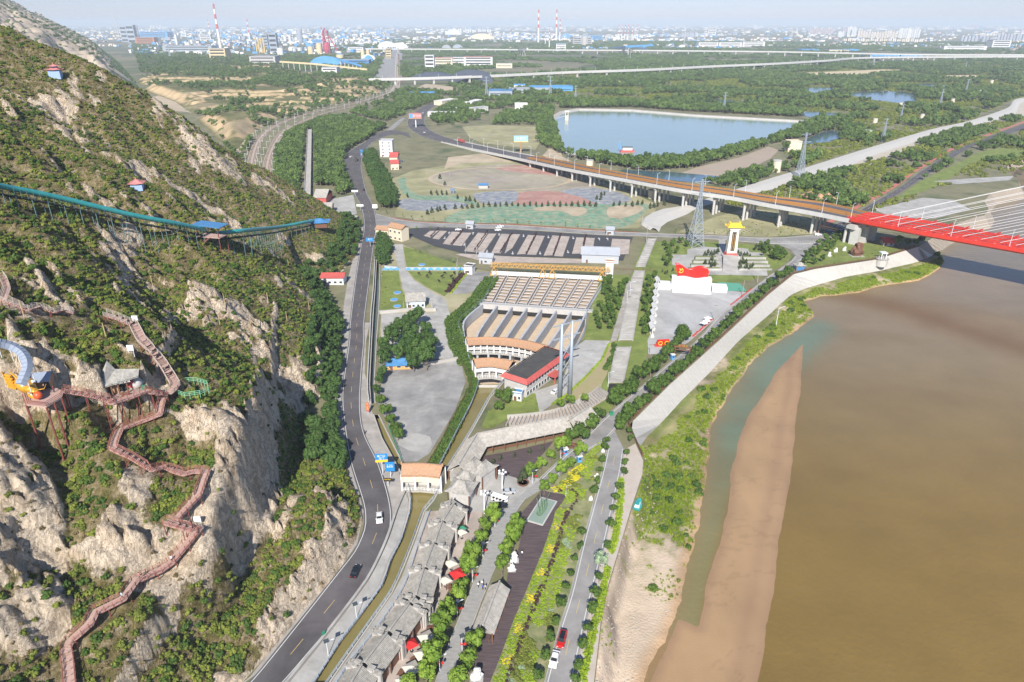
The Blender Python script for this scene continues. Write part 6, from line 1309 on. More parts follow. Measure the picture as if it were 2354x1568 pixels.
# timber poles standing on the hill
pp = None
for i,(x,yb,yt) in enumerate(((58,736,690),(244,777,742),(355,675,634),(506,750,718),(577,748,722),(519,712,674),(616,696,673),(617,700,674),(711,715,689),(663,613,597),(660,740,716))):
 h = hit(x,yb); Hh = max(3,hgt(x,yb,yt,h.z)) if abs(G(x,yb,h.z).y-h.y) < 50 else 7; Hh = min(Hh,11)
 if pp is None: pp = thing('timber_pole','x','pole',h,0); b = MB(); b.cyl((0,0,-.8),.13,1.8,6,.11); b.build('pole_butt',m_brown,pp); b = MB(); b.cyl((0,0,1),.11,7,6,.08); b.build('pole_shaft',mat('bare_timber',(.48,.36,.20),rough=.8),pp); r = pp
 else: r = dup(pp,h,0)
 r.scale = (1.4,1.4,Hh/8); r['group'] = 'timber poles standing on the hill'; r['label'] = 'bare timber pole standing among the hill shrubs, ' + ['leftmost, by the upper boardwalk','between upper boardwalk and steps','below the rocky pavilion spur','right of the long white rock outcrop','centre right of the slope, upper','centre of the slope','on the right slope, left of a pair','on the right slope, right of a pair','nearest the white roadside house','near the rock below the slide','above the leafy hill foot'][i]
# ---------- cave terrace
cz = CAVEZ - .2; t = thing('cave_terrace','pale cave terrace with railing in front of the rock shelter','terrace',tuple(G(300,905,cz)))
b = MB(); b.prism([(p.x,p.y) for p in cave_poly],cz-.5,cz+.05); b.build('floor',m_pink,t,True)
CZ = lambda x,y,z=0: G(x,y,cz+z)
a,c = CZ(259,905),CZ(296,897); d = c-a; rz = atan2(d.y,d.x); Lx = d.length; t = thing('cave_shelter','rock shelter with ragged grey thatch roof and black sign board','shelter',tuple(a),rz)
b = MB(); b.add([(-1.5,-2.2,3.4),(Lx+3,-2.2,4.4),(Lx+3.5,1,5.0),(Lx*.5,2.5,5.6),(.5,3,8.2),(-1.8,1,5)],[(0,1,2,3),(0,3,4,5)]); b.add([(-1.5,-2.2,3.1),(Lx+3,-2.2,4.1),(Lx+3.5,1,4.7),(-1.8,3,4.2)],[(3,2,1,0)]); b.build('thatch_roof',m_gtile,t)
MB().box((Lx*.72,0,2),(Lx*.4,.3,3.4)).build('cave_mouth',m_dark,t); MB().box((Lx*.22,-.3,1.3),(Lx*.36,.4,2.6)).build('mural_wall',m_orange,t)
for x in (.1,Lx*.45,Lx*.98): MB().box((x,-1.6,1.8),(.35,.35,3.6)).build('post',m_brown,t)
b = MB(); b.box((Lx*.72,-1.9,3.5),(Lx*.5,.15,.9)); sb_ = b.build('sign_board',m_black,t)
def text(s,size,m,parent=None,loc=(0,0,0),rot=(pi/2,0,0),name='lettering'):
 cu = bpy.data.curves.new(name,'FONT'); cu.body = s; cu.size = size; cu.extrude = .02; cu.align_x = 'CENTER'; cu.align_y = 'CENTER'; o = bpy.data.objects.new(name,cu); COL.objects.link(o)
 dg = bpy.context.evaluated_depsgraph_get(); me = bpy.data.meshes.new_from_object(o.evaluated_get(dg)); bpy.data.objects.remove(o); me.materials.clear(); me.materials.append(m); o = bpy.data.objects.new(name,me); COL.objects.link(o)
 o.parent = parent; o.location = loc; o.rotation_euler = rot; return o
text('龙门跃登道',.8,m_white2,sb_,(Lx*.72,-2.02,3.5))
h = CZ(306,893); t = thing('rock_mural','grey boulder beside the cave mouth painted with red flowers','boulder',tuple(h)); b = MB(); ico(b,(0,.6,1.3),2.0,5,2,.12,sq=(1.2,.7,1)); b.build('stone',m_gwall,t,smooth=True); b = MB(); ico(b,(0,.35,1.5),1.75,9,2,.3,sq=(1.15,.75,.9)); b.build('red_painting',m_redt,t)
def bin_(label,p,m=m_green,s=1.0):
 t = thing('litter_bin',label,'bin',tuple(p)); MB().box((0,0,.55*s),(1.0*s,.8*s,1.1*s),taper=1.1).build('bin_body',m,t); MB().box((0,0,1.15*s),(1.15*s,.95*s,.12*s)).build('bin_lid',m,t)
bin_('green wheeled bin on the cave terrace',CZ(332,896))
t = thing('stone_table','small brown stone table on the cave terrace','table',tuple(CZ(289,911))); MB().box((0,0,.85),(2,.9,.2)).build('table_top',m_brown,t)
for s in (-1,1): MB().box((s*.7,0,.4),(.3,.6,.8)).build('leg',m_brown,t)
dpx = [(146,899),(141,914),(106,935),(60,930),(52,905),(95,893),(120,888)]; dz = max(CAVEZ,hit(100,925).z + 3.0,hit(70,915).z + 2.0); print('dz',dz,CAVEZ)
t = thing('dragon_platform','red railed platform on tall posts beside the golden dragon head','platform',tuple(G(100,915,dz))); dp = [G(x,y,dz) for x,y in dpx]
b = MB(); b.prism([(p.x,p.y) for p in dp],dz-.3,dz,bottom=True); b.build('platform_floor',m_plank,t,True)
b = MB()
for a,c in zip(dp[:4],dp[1:5]):
 for h in (.4,.8,1.2): b.bar(a+Vector((0,0,h)),c+Vector((0,0,h)),.1)
b.build('railing',m_rail,t,True)
for p in dp[:5] + [dp[1].lerp(dp[2],.5)]:
 g = hz(p.x,p.y); b = MB(); b.cyl((p.x,p.y,min(g,dz-5)-.5),.22,dz-min(g,dz-5)+.3,8); b.build('post',m_post,t,True)
a,c = G(73,898,dz),G(120,893,dz); d = c-a; t = thing('ticket_hut','orange-walled hut with blue-grey tiled roof behind the dragon platform','hut',tuple(a),atan2(d.y,d.x)); Lx = d.length
MB().box((Lx/2,1.6,1.4),(Lx*.9,3.2,2.8)).build('wall',m_orange,t); b = MB(); b.gable((Lx/2,1.4,0),Lx,4.5,2.7,4.0,0,0,.4,.2); b.build('roof',mat('blue_grey_tile',(.20,.24,.31),(.28,.32,.40),scale=2,rough=.7),t); MB().box((Lx*.8,-.05,1.3),(1.2,.2,2.2)).build('window',m_glass,t)
# roofed tube that ends in the dragon head
DQ = smooth_line(DRAGON,.8)
t = thing('tiled_slide','curving blue-grey tiled roof of the dragon-shaped slide','slide',tuple(DQ[-6])); wl = 1.1; b = MB(); nv = Vector((.55,-.45,.7)); tn = [(DQ[min(i+2,len(DQ)-1)]-DQ[max(i-2,0)]).normalized() for i in range(len(DQ))]; A,C_ = [p+t_.cross(nv).normalized()*wl for p,t_ in zip(DQ,tn)],[p-t_.cross(nv).normalized()*wl for p,t_ in zip(DQ,tn)]; R_t = [p+nv*.7 for p in DQ]; b.sheet(A,R_t); b.sheet(R_t,C_); b.sheet([p-nv*.2 for p in C_],[p-nv*.2 for p in A]); b.build('tiled_roof',MATS['blue_grey_tile'],t,True)
b = MB()
for a,c,r in zip(A,C_,R_t): b.bar(a,r,.14); b.bar(r,c,.14)
b.build('roof_ribs',MATS['blue_grey_tile'],t,True)
b = MB()
for s in (A,C_):
 for p,a_ in walk(s,2.4): b.bar(p,p-Vector((0,0,2.6)),.12)
b.build('trough_frame',m_lamp,t,True)
hp_ = G(72,908,dz+1.8); t = thing('golden_dragon','golden dragon head with open jaws holding a red ball','sculpture',tuple(G(72,908,dz)),-.62)
b = MB(); bm = bmesh.new(); L_ = []
for c_,r_,sq in (((-3.6,0,2.2),1.7,(1.3,1,1)),((-1.6,0,2.3),2.0,(1.3,1,.9)),((.6,0,2.3),1.6,(1.5,.9,.62)),((2.6,0,2.2),1.1,(1.4,.95,.55))): ico(b,c_,r_,c_[0]+9,2,.13,sq=sq)
b.build('skull',m_gold,t,smooth=True); b = MB(); ico(b,(1.0,0,.35),1.25,3,2,.1,sq=(1.9,.8,.35)); ico(b,(3.0,0,.5),.5,4,1,.1); b.build('lower_jaw',m_gold,t,smooth=True)
for s in (-1,1):
 b = MB(); b.tube([(-1.6,s*.9,3.6),(-2.8,s*1.3,5.0),(-4.4,s*1.5,5.6)],[.34,.24,.07],6); b.build('horn',m_gold,t); b = MB(); ico(b,(.2,s*1.05,3.2),.42,2,2,.02); b.build('eye',m_white2,t); b = MB(); b.tube([(3.4,s*.6,2.2),(4.4,s*1.6,2.4),(4.0,s*2.4,3.2)],[.12,.08,.04],5); b.build('whisker',m_gold,t)
 for k in range(4): b = MB(); b.cyl((.9+k*.7,s*.75,1.1),.14,.7,5,.03); b.build('fang',m_white2,t)
 for k in range(5): b = MB(); b.tube([(-3.2-.3*k,s*1.5,1.4+.7*k),(-4.6-.3*k,s*2.4,1.8+.75*k),(-6+.2*k,s*2.6,2.8+.8*k)],[.4,.28,.05],5); b.build('mane_lock',m_gold,t)
MB().box((.4,0,1.25),(2.6,1.2,.7)).build('mouth',m_dark,t)
b = MB(); ico(b,(4.2,0,1.3),.95,1,3,0); o = b.build('red_ball',mat('red_ball',(.65,.10,.03),rough=.4),None,smooth=True); o.matrix_world = Matrix.Translation(t.location) @ Matrix.Rotation(-.62,4,'Z'); tag(o,'shiny orange-red ball in front of the dragon jaws','ball')
# green fenced lookout and white boards by the walkways
t = thing('lookout_fence','pale green railing looping round a grassy lookout','fence',tuple(hit(445,895))); P = [hit(x,y)+Vector((0,0,0)) for x,y in ((400,888),(420,882),(452,879),(478,888),(479,900),(460,908),(425,913),(408,908))]; zl = max(p.z for p in P)-1
P = [G(*xy,zl) for xy in ((402,884),(420,878),(452,877),(477,885),(480,898),(462,907),(425,912),(406,905))]; b = MB()
for a,c in zip(P,P[1:]):
 for h in (.3,.8,1.3): b.bar(a+Vector((0,0,h)),c+Vector((0,0,h)),.09)
b.build('rails',mat('pale_green',(.25,.55,.33),rough=.5),t,True); b = MB()
for p,a_ in walk(P,1.3): b.bar(p-Vector((0,0,.9)),p+Vector((0,0,1.35)),.1)
o = b.build('fence_posts',MATS['pale_green'],t,True); o['kind'] = 'stuff'
for x,y,nm in ((313,746,'white box beside the bend of the upper steps'),(457,1209,'blank white signboard at the elbow of the lower boardwalk'),(303,815,'narrow white panel standing above the cave')):
 h = hit(x,y); t = thing('info_board',nm,'sign',tuple(h+Vector((0,0,.8)))); MB().box((0,0,1.2),(1.7,.3,1.5)).build('panel',m_white2,t); b = MB(); b.bar((-.6,0,-1.5),(-.6,0,.6),.12); b.bar((.6,0,-1.5),(.6,0,.6),.12); o = b.build('legs',m_lamp,t); o['kind'] = 'stuff'
# ================================================================ TREES ONE BY ONE, THEN WOODS AND GARDEN PLANTING
ORD = ['first','second','third','fourth','fifth','sixth','seventh','eighth','ninth','tenth','eleventh','twelfth']
def od(i): return ORD[i] if i < 12 else '%d%s' % (i+1,{1:'st',2:'nd',3:'rd'}.get((i+1) % 10,'th') if (i+1) not in (11,12,13) else 'th')
TP = {}
def tree_proto(kind,v):
 if (kind,v) in TP: return TP[(kind,v)]
 b,c = MB(),MB(); s = v*13 + hash(kind) % 7
 if kind == 'street': trunk(b,3.0,.16,v); crown(c,(0,0,4.7),2.2,520,.27,600+v,10,(.95,.95,1.15),.6); m = ML['street']
 elif kind == 'round': trunk(b,2.6,.22,v,5); crown(c,(0,0,4.2),2.9,520,.36,620+v,11,(1.05,1.05,.78),.62); m = ML['round']
 elif kind == 'small': trunk(b,1.5,.09,v); crown(c,(0,0,2.3),1.35,260,.2,640+v,7,(1,1,.9),.62); m = ML['round']
 elif kind == 'young': trunk(b,1.3,.08,v,3); crown(c,(0,0,2.4),1.5,190,.24,660+v,6,(.95,.95,1.2),.6); m = ML['round']
 elif kind == 'tall': trunk(b,5,.3,v,5); crown(c,(0,0,8),4.2,620,.5,680+v,13,(.9,.9,1.4),.64); m = ML['dark']
 elif kind == 'cypress': trunk(b,.6,.1,v,0); crown(c,(0,0,2.0),1.2,200,.17,700+v,6,(.85,.85,1.5),.5,cone=True); m = ML['conifer']
 elif kind == 'plum': trunk(b,1.2,.06,v,3); crown(c,(0,0,1.9),.9,110,.18,720+v,5,(1,1,1.1),.6); m = ML['purple']
 elif kind == 'sapling': trunk(b,1.8,.05,v,3); crown(c,(0,0,2.6),.9,60,.2,740+v,4,(1,1,1.2),.62,core=.4); m = ML['street']
 elif kind == 'willow': trunk(b,2.6,.2,v,5); crown(c,(0,0,4.2),2.8,700,.22,760+v,14,(1,1,.9),.68,core=.45); m = ML['silver']
 TP[(kind,v)] = (b,c,m,[None,None]); return TP[(kind,v)]
def tree(kind,v,loc,label,group,sc=1.0,cat='tree',rz=None):
 b,c,m,me = tree_proto(kind,v); nm = {'cypress':'cypress_tree','plum':'plum_tree','sapling':'sapling'}.get(kind,'broadleaf_tree')
 t = thing(nm,label,cat,tuple(loc),random.uniform(0,6.28) if rz is None else rz,group); s = sc*random.uniform(.82,1.16); t.scale = (s,s,s*random.uniform(.93,1.08))
 if me[0] is None: o1 = b.build('trunk',m_bark,t); o2 = c.build('crown',m,t); me[0],me[1] = o1.data,o2.data
 else:
  for n_,d in (('trunk',me[0]),('crown',me[1])): o = bpy.data.objects.new(n_,d); COL.objects.link(o); o.parent = t
 return t
def row(kind,pts,desc,where,group,zc,sc=1.0,top=True):
 pts = sorted(pts,key=lambda p: p[1])
 for i,(x,y) in enumerate(pts):
  p = G(x,y,zc*sc); p.z = 0; tree(kind,i % 3,p,'%s, %s from the top of %s' % (desc,od(i),where),group,sc)
row('street',q(1,3,(2180,20),(2100,95),(2065,210),(1990,370),(1955,480),(1890,640),(1858,725),(1755,870),(1750,960),(1700,1040),(1680,1180),(1625,1310),(1560,1450),(1400,1555)),'bright green round tree','the row by the shops','street trees in front of the shops',4.7,1.14)
row('street',q(1,3,(2354,190),(2300,340),(2262,470),(2010,1170),(1952,1350),(1862,1535)) + q(2,3,(40,110),(20,210)),'bright green round tree','the row by the timber deck','street trees along the timber deck',4.7,1.06)
row('street',q(2,2,(445,560),(535,540),(670,510)),'bright green tree','the trio below the portal tower','trees below the portal tower',4.7,.85)
row('street',q(2,2,(445,945),(500,905),(630,1005),(355,1020),(265,1105),(170,1170),(540,1100),(455,1165),(375,1235),(295,1310)),'bright green round tree','the double row by the timber terrace','street trees around the timber terrace',4.7,1.0)
row('round',q(2,2,(985,740),(1030,690),(1075,640),(1130,600),(1180,570),(1230,505),(1290,445),(1330,400),(1385,365),(1440,320),(1490,265),(1540,230),(1590,190),(1640,150),(1700,90),(1760,30)) + q(2,1,(1820,1530),(1870,1490),(1915,1450),(1960,1405),(2010,1355),(2060,1305),(2110,1265),(2160,1220),(2210,1180),(2260,1135),(2310,1090),(2350,1060)) + q(3,1,(30,1040),(70,1010),(110,975),(150,940),(190,910)),'dense dark green tree','the river side of the embankment road','dark trees on the river side of the embankment road',4.0,.98)
row('round',q(2,2,(950,520),(1020,470),(1080,430),(1120,350),(1180,310),(1280,240),(1320,190),(1380,150),(1430,85),(1475,40),(800,640),(730,730),(560,840),(640,830),(600,790)) + q(2,1,(1530,1530),(1590,1500),(1560,1460)),'dense dark green tree','the inland side of the embankment road','dark trees on the inland side of the embankment road',4.0,1.1)
row('small',q(2,2,(865,910),(855,975),(830,1080),(805,1170),(780,1280),(755,1365)) + q(2,3,(640,180),(620,305),(575,410),(540,550),(500,680),(450,840),(405,990),(345,1150),(305,1310),(240,1500)),'small dark round tree','the left side of the riverside road','small trees left of the riverside road',2.3,1.05)
row('small',q(2,2,(1055,1005),(1040,1100),(1030,1190),(990,1320),(950,1430),(940,1530),(1080,810),(1090,880)) + q(2,3,(910,100),(880,290),(805,600),(770,740),(740,890),(700,1060),(650,1200),(610,1400),(580,1530)),'small dark round tree','the right side of the riverside road','small trees right of the riverside road',2.3,1.12)
p = G(*q(2,3,(820,435))[0],3); p.z = 0; tree('willow',0,p,'feathery grey-green tree leaning over the riverside road',None,.75)
p = G(*q(2,2,(100,1230))[0],3.5); p.z = 0; t = tree('cypress',0,p,'tall brown-green conifer in a round planter on the square',None,2.1)
t = thing('round_planter','round dark planter under the tall conifer on the square','planter',tuple(p)); b = MB(); b.lathe((0,0,0),[(1.7,0),(2.0,.7),(1.7,.75),(1.5,.5)],16); b.build('rim',m_brown,t); b = MB(); b.cyl((0,0,.3),1.6,.2,14); b.build('soil',m_dirt,t)
for i,(x,y) in enumerate(q(2,2,(20,1045),(160,1020),(280,985)) + q(1,2,(2180,1110),(2240,1075))): p = G(x,y,1.5); p.z = .3; tree('cypress',i % 3,p,'small pine on the timber terrace, %s from the top' % od(i),'pines on the timber terrace',.9)
row('tall',q(1,1,(1400,1350),(1480,1330),(1560,1420),(1330,1430),(1250,1510),(1420,1500),(1520,1500),(1600,1540),(1180,1560)) + q(1,2,(1200,60),(1300,90),(1400,60),(1500,90),(1590,60),(1180,130),(1560,140),(1440,150)),'tall dark tree','the dense clump in the small park','tall trees in the small park',8,.9)
row('tall',q(1,2,(1130,330),(1110,420),(1160,280)),'big dark tree','the pair leaning over the narrow canal','trees over the narrow canal',8,.55)
row('round',q(1,2,(1190,620),(1240,700),(1280,770),(1300,840),(1140,510)),'loose green tree','the line left of the yard','trees on the left edge of the yard',4.2,.85)
row('round',q(1,2,(2240,470),(2280,520),(2230,580),(2330,480)),'bushy green tree','the clump between canal and office','trees between canal and office',4.2,.8)
def field(kind,polyp,sp,zc,desc,where,group,sc=1.0,jit=.5,cap=80):
 P = fill([tuple(p) for p in GG(polyp)],sp,jit); P = P[np.argsort(-P[:,1])][:cap]
 for i,p in enumerate(P): tree(kind,i % 3,(p[0],p[1],0),'%s, %s from the back of %s' % (desc,od(i),where),group,sc)
field('young',q(2,1,(830,980),(900,1000),(1000,1100),(1040,1000),(1060,1060),(960,1400),(920,1500),(700,1480),(720,1380),(830,1200)),4.6,2,'young leafy tree','the grove beside the basin','young trees beside the basin',1.35,cap=70)
field('young',q(2,1,(1230,960),(1310,960),(1290,1300),(1260,1560),(1160,1560),(1190,1300)),4.6,2,'young tree','the strip left of the square','young trees left of the square',1.25,cap=45)
field('plum',q(1,1,(1400,940),(1920,935),(1760,1120),(1640,1060)),7,2,'small dark purple tree','the plum lawn','plum trees on the lawn',1.1,cap=36)
field('sapling',q(1,1,(1380,720),(1520,745),(1700,820),(1900,890),(1800,880),(1600,800)),5.5,2,'thin sapling','the driveway lawn','saplings on the driveway lawn',1.1,cap=40)
field('young',q(2,1,(1340,800),(1400,660),(1600,660),(1600,760),(1470,790),(1470,900),(1300,890)),7,2,'young tree','the lawn left of the monument','young trees left of the monument',1.3,cap=34)
field('cypress',q(2,1,(1350,925),(1480,925),(1500,960),(1345,960)),3.2,2,'small cypress','the row behind the stage wall','cypresses behind the stage wall',.9,cap=20)
cy = q(2,1,(1772,770),(1800,760),(1830,765),(1860,758),(1890,748),(1776,850),(1812,855),(1835,825),(1835,870),(1862,868),(2078,755),(2103,765),(2133,775),(2157,780),(2186,790),(2095,845),(2095,885),(2125,845),(2152,840),(2155,885),(2186,890),(2212,875),(2280,715),(2240,715),(2310,720))
for i,(x,y) in enumerate(sorted(cy,key=lambda p: p[1])): p = G(x,y,2); p.z = .2; tree('cypress',i % 3,p,'dark cypress beside the monument stairs, %s from the back' % od(i),'cypresses around the monument',1.35)
nf_ = q(2,1,*[(0+55*i,308 + (i % 3)*3) for i in range(15)],(935,310),(990,305),(1045,312),(1105,312),(1155,300),(1200,295),(780,250),(815,253),(820,212),(850,210),(1270,330),(1305,325),(1340,315),(1400,300)) + q(1,1,(1390,230),(1575,385),(1615,370),(1665,360),(1690,350),(1735,340),(1830,335),(1890,330),(1940,332),(1985,328),(2040,322),(2090,318),(2140,315),(2200,312),(2245,312),(2300,312),(1850,240),(1930,262),(1965,265),(2010,272),(1750,205),(1705,205),(1660,208),(1608,205),(1690,60),(1735,120))
for i,(x,y) in enumerate(sorted(nf_,key=lambda p: p[0])): p = G(x,y,2.2); p.z = 0; tree('cypress',i % 3,p,'lone small cypress on the netted field, %s from its left edge' % od(i),'small cypresses on the netted field',1.5)
for k,(ln,st) in enumerate(((GG([(872,488),(905,497),(960,507),(1063,512),(1177,515),(1300,522),(1377,528)]),9),(GG([(925,531),(1063,529)]),10),(GG([(1552,537),(1652,541),(1766,545),(1840,541)]),9))):
 for i,(p,a_) in enumerate(walk(ln,st)): tree('sapling',i % 3,p,'young kerbside sapling, %s from the left along %s' % (od(i),['the cross road','the car park edge','the road behind the monument'][k]),'saplings along ' + ['the cross road','the car park edge','the road behind the monument'][k],1.0)
field('young',q(3,1,(320,830),(420,700),(560,600),(700,590),(720,660),(560,760),(480,870),(350,900)),6.5,2,'slender tree','the garden under the red bridge','garden trees under the red bridge',1.5,cap=32)
field('young',[(1740,565),(1800,578),(1808,600),(1790,606),(1750,590)],4.5,2,'leafy tree','the thicket right of the monument plaza','trees right of the monument plaza',1.4,cap=26)
# ---------- stuff: woods, hedges, beds, grass
tk = (kk > .3) & im & (np.abs(zm/9 - np.floor(zm/9) - .22) < .13) & (fbm(fxm,fym,120,3,64) > -.35); tp_ = np.stack([fxm[tk],fym[tk],zm[tk]],-1); scatter('terrace_rows','green planted terrace rows on the quarried mountain',tp_,'darkbush',2.6,4.2)
BADP = GG([(250,128),(400,135),(640,150),(760,172),(850,186),(905,200),(870,222),(740,248),(640,282),(590,330),(560,380),(480,300),(400,235),(322,205),(285,160)])
BADP = [(p.x,p.y) for p in BADP]
def badz(X,Y):
 X = np.asarray(X,float); Y = np.asarray(Y,float); D = dist_np(X,Y,BADP + BADP[:1]); k = inpoly_np(X,Y,BADP)*sstep(D/30)
 for ln in (TR1,TR2): k = k*sstep((dist_np(X,Y,ln[::3])-14)/25)
 h = (fbm(X,Y,170,5,201) + .35)*26 + 3; h = np.clip(h,0,15) + fbm(X,Y,30,4,205)*4*sstep(h/6); T = 5; f = h/T - np.floor(h/T); return k*(np.floor(h/T) + sstep((f-.5)/.22))*T*.9 - .2
bx_,by_ = np.meshgrid(np.arange(-950,-60,4.5),np.arange(700,2500,5.0)); bz_ = badz(bx_,by_); gy_ = np.gradient(bz_,axis=0)/5; gx2 = np.gradient(bz_,axis=1)/4.5; ks = sstep((np.hypot(gx2,gy_)-.25)/.3)
bc = np.array([.13,.13,.055])*(1-ks[...,None]) + np.array([.50,.37,.22])*ks[...,None]; kn = sstep(fbm(bx_,by_,60,5,203)*3-.3)*.7; bc = bc*(1-kn[...,None]) + np.array([.34,.27,.17])*kn[...,None]
o,us = grid_mesh('badlands',bx_,by_,bz_,mask=(bz_ > -.05) & inpoly_np(bx_,by_,BADP),smooth=False,mats=[vc_mat('badland_earth',rough=.95,bump=.8,bscale=.1,spec=.1,nmix=.25)[0]]); colattr(o.data,'tint',np.concatenate([bc,np.ones(bc.shape[:2] + (1,))],-1).reshape(-1,4)[us]); struct(o,'broken ground of tan earth banks and green terraces before the works')
def woods(name,label,polys,sp,proto,s0,s1,fn=None,z=0.0):
 P = [fill([tuple(p) for p in GG(pp)],sp,.9,0.0,fn) for pp in polys]; P = np.concatenate([p for p in P if len(p)])
 P[:,2] = z(P[:,0],P[:,1]) if callable(z) else z
 scatter(name,label,P,proto,s0,s1); return len(P)
woods('valley_wood','dense wood between railway and highway',[[(636,350),(665,308),(740,276),(815,272),(843,285),(886,294),(835,325),(800,345),(784,375),(798,420),(808,445),(760,456),(720,470),(716,300),(709,300),(704,470),(660,440),(632,420)]],4.6,'tree',.8,1.35,lambda X,Y: (dist_np(X,Y,GG([(712,302),(706,484)])) > 7.5) & ~inpoly_np(X,Y,[tuple(p) for p in GG([(714,430),(770,430),(775,470),(714,480)])]))
woods('roadside_wood','strip of dense trees right of the highway fork',[[(835,356),(860,352),(872,380),(897,420),(914,455),(906,482),(872,478),(866,442),(845,400)]],4.0,'darktree',.9,1.2)
woods('canal_hedge','tall dark hedge beside the narrow canal',[q(1,1,(1120,620),(1200,600),(1240,680),(1220,880),(1120,880))],2.6,'darktree',.6,.85)
woods('reservoir_wood','trees wrapped around the reservoir',[[(1240,252),(1272,250),(1268,275),(1292,345),(1300,362),(1270,345),(1235,330)],[(1300,362),(1345,360),(1440,370),(1530,372),(1640,358),(1755,328),(1848,292),(1880,275),(1905,290),(1880,312),(1780,330),(1690,362),(1590,388),(1480,395),(1390,380),(1330,368)],[(1285,250),(1450,247),(1600,258),(1840,270),(1850,258),(1600,245),(1450,235),(1290,236)]],6,'tree',1.0,1.6)
fn_far = lambda X,Y: ~np.any([inpoly_np(X,Y,e) for e in EXCL],axis=0)
PWP = [(1130,215),(1240,250),(1290,236),(1450,235),(1600,245),(1850,258),(1880,275),(1905,290),(1870,330),(1800,350),(1840,385),(1990,340),(2140,297),(2228,278),(2330,228),(2500,200),(2500,140),(1800,150),(1480,165),(1130,180)]
def fn_mix(th,sc=90,seed=7): return lambda X,Y: fn_far(X,Y) & (fbm(X,Y,sc,4,seed) > th)
woods('plain_wood','wide woodland on the plain behind the reservoir',[PWP],9,'tree',.9,1.8,fn_mix(-.02,65)); woods('plain_scrub','paler scrub filling the clearings of the plain',[PWP,[(1640,470),(1930,395),(2240,290),(2330,270),(2353,275),(2123,385),(1978,478),(1890,485)],[(1990,490),(2353,300),(2500,280),(2500,360),(2150,432),(2060,475)]],5.5,'bush',1.2,3.4,lambda X,Y: fn_mix(-.2,30,9)(X,Y))
woods('near_thicket','thickets between viaduct, levee and upriver road',[[(1480,400),(1600,420),(1760,445),(1740,420),(1840,385),(1780,380),(1700,400),(1600,412)],[(1640,470),(1766,440),(1930,395),(2020,358),(2170,310),(2240,290),(2330,270),(2353,275),(2215,330),(2123,385),(2066,428),(1978,478),(1890,485)],[(1990,490),(2066,450),(2200,355),(2353,300),(2500,280),(2500,360),(2240,378),(2150,432),(2060,475)],[(2090,560),(2135,552),(2110,568),(2060,575),(2040,562)]],6,'tree',.7,1.35,fn_mix(-.02,40))
woods('far_woodland','far belts of woodland across the plain',[[(700,180),(1130,215),(1130,180),(1480,165),(1800,150),(2500,140),(2900,100),(1500,96),(900,92),(620,130)]],19,'grove',.8,1.5,fn_mix(.03,170))
woods('works_wood','scattered trees on the broken ground before the works',[[(330,190),(560,330),(600,300),(740,250),(880,220),(905,195),(850,180),(700,180),(620,135),(300,100)]],9,'tree',.6,1.5,lambda X,Y: (fn_mix(-.04,45)(X,Y)) & (badz(X,Y) - badz(X,Y-5) < 2.0),badz)
woods('track_wood','trees between the curving railway and the trunk road',[[(860,240),(905,215),(935,205),(1020,215),(1130,215),(1060,232),(1010,231),(960,250),(920,268),(890,280),(800,262)],[(1050,232),(1135,215),(1240,250),(1235,288),(1060,287),(985,290),(1000,262)]],6,'tree',.8,1.4,fn_mix(-.1,40))
woods('hill_back_wood','trees behind the hill shoulder',[[(500,255),(560,300),(590,330),(560,380),(520,340),(470,270)]],7,'tree',.7,1.3,fn_mix(.02,30))
def hedge(name,label,line,proto,s,st=.7,wd=.4,z=0.0,n=1):
 P = []
 for k in range(n):
  o = (k-(n-1)/2)*wd*2
  for p,a_ in walk(offset(line,o),st): P.append((p.x+random.uniform(-.15,.15),p.y+random.uniform(-.15,.15),z))
 scatter(name,label,np.array(P),proto,s*.85,s*1.15)
hedge('lime_hedge','clipped lime-green hedge along the right kerb of the riverside road',GG(q(2,3,(1000,-300),(1000,-100),(985,20),(950,250),(905,380)) ),'lime',.8,.6,.45,n=2); hedge('lime_hedge','clipped lime-green hedge continuing down the riverside road to the bottom',GG(q(2,3,(880,520),(830,760),(775,1000),(720,1200),(640,1568))),'lime',.8,.6,.45,n=2)
for k,(a,c) in enumerate((q(1,1,(1675,535),(1605,610)),q(1,1,(1900,550),(1790,685)),q(1,1,(2130,555),(2000,750)),q(1,1,(2354,580),(2240,760)),q(2,1,(225,570),(130,770)),q(2,1,(450,580),(378,780)),q(2,1,(680,590),(645,728)))): hedge('bay_hedge','dark hedge between parking bays, %s from the left' % od(k),GG([a,c]),'purple',.95,1.1,.4)
hedge('plum_hedge','dark purple hedge at the right edge of the plum lawn',GG(q(1,1,(1900,950),(1760,1120))),'purple',1.3,1.2,.8,n=2); hedge('lawn_hedge','yellow-green hedge beside the purple one',GG(q(1,1,(1930,960),(1790,1130))),'lime',.9,1.0,.4)
for k,ln in enumerate(([(1500,692+8),(1700,650)],)): pass
hedge('office_hedge','curving clipped hedge round the office yard',GG([(1268,930),(1300,910),(1345,868),(1383,828),(1400,790)]),'lime',.8,.7,.4); hedge('bank_shrubs','shrubs planted along the cascade bank',GG([(1390,850),(1408,820),(1412,790)]),'darkbush',1.5,2)
hedge('canalside_shrubs','overgrown shrubs between the yard fence and the main canal',GG([(1075,840),(1090,885),(1060,950),(1030,1010),(1000,1060),(985,1090)]),'darkbush',1.3,1.1,1.0,n=2); hedge('fence_shrubs','dense shrubs along the left side of the basin',GG([(1130,640),(1095,690),(1040,740),(1050,790),(1075,840)]),'darkbush',1.7,1.7,1.4,n=3)
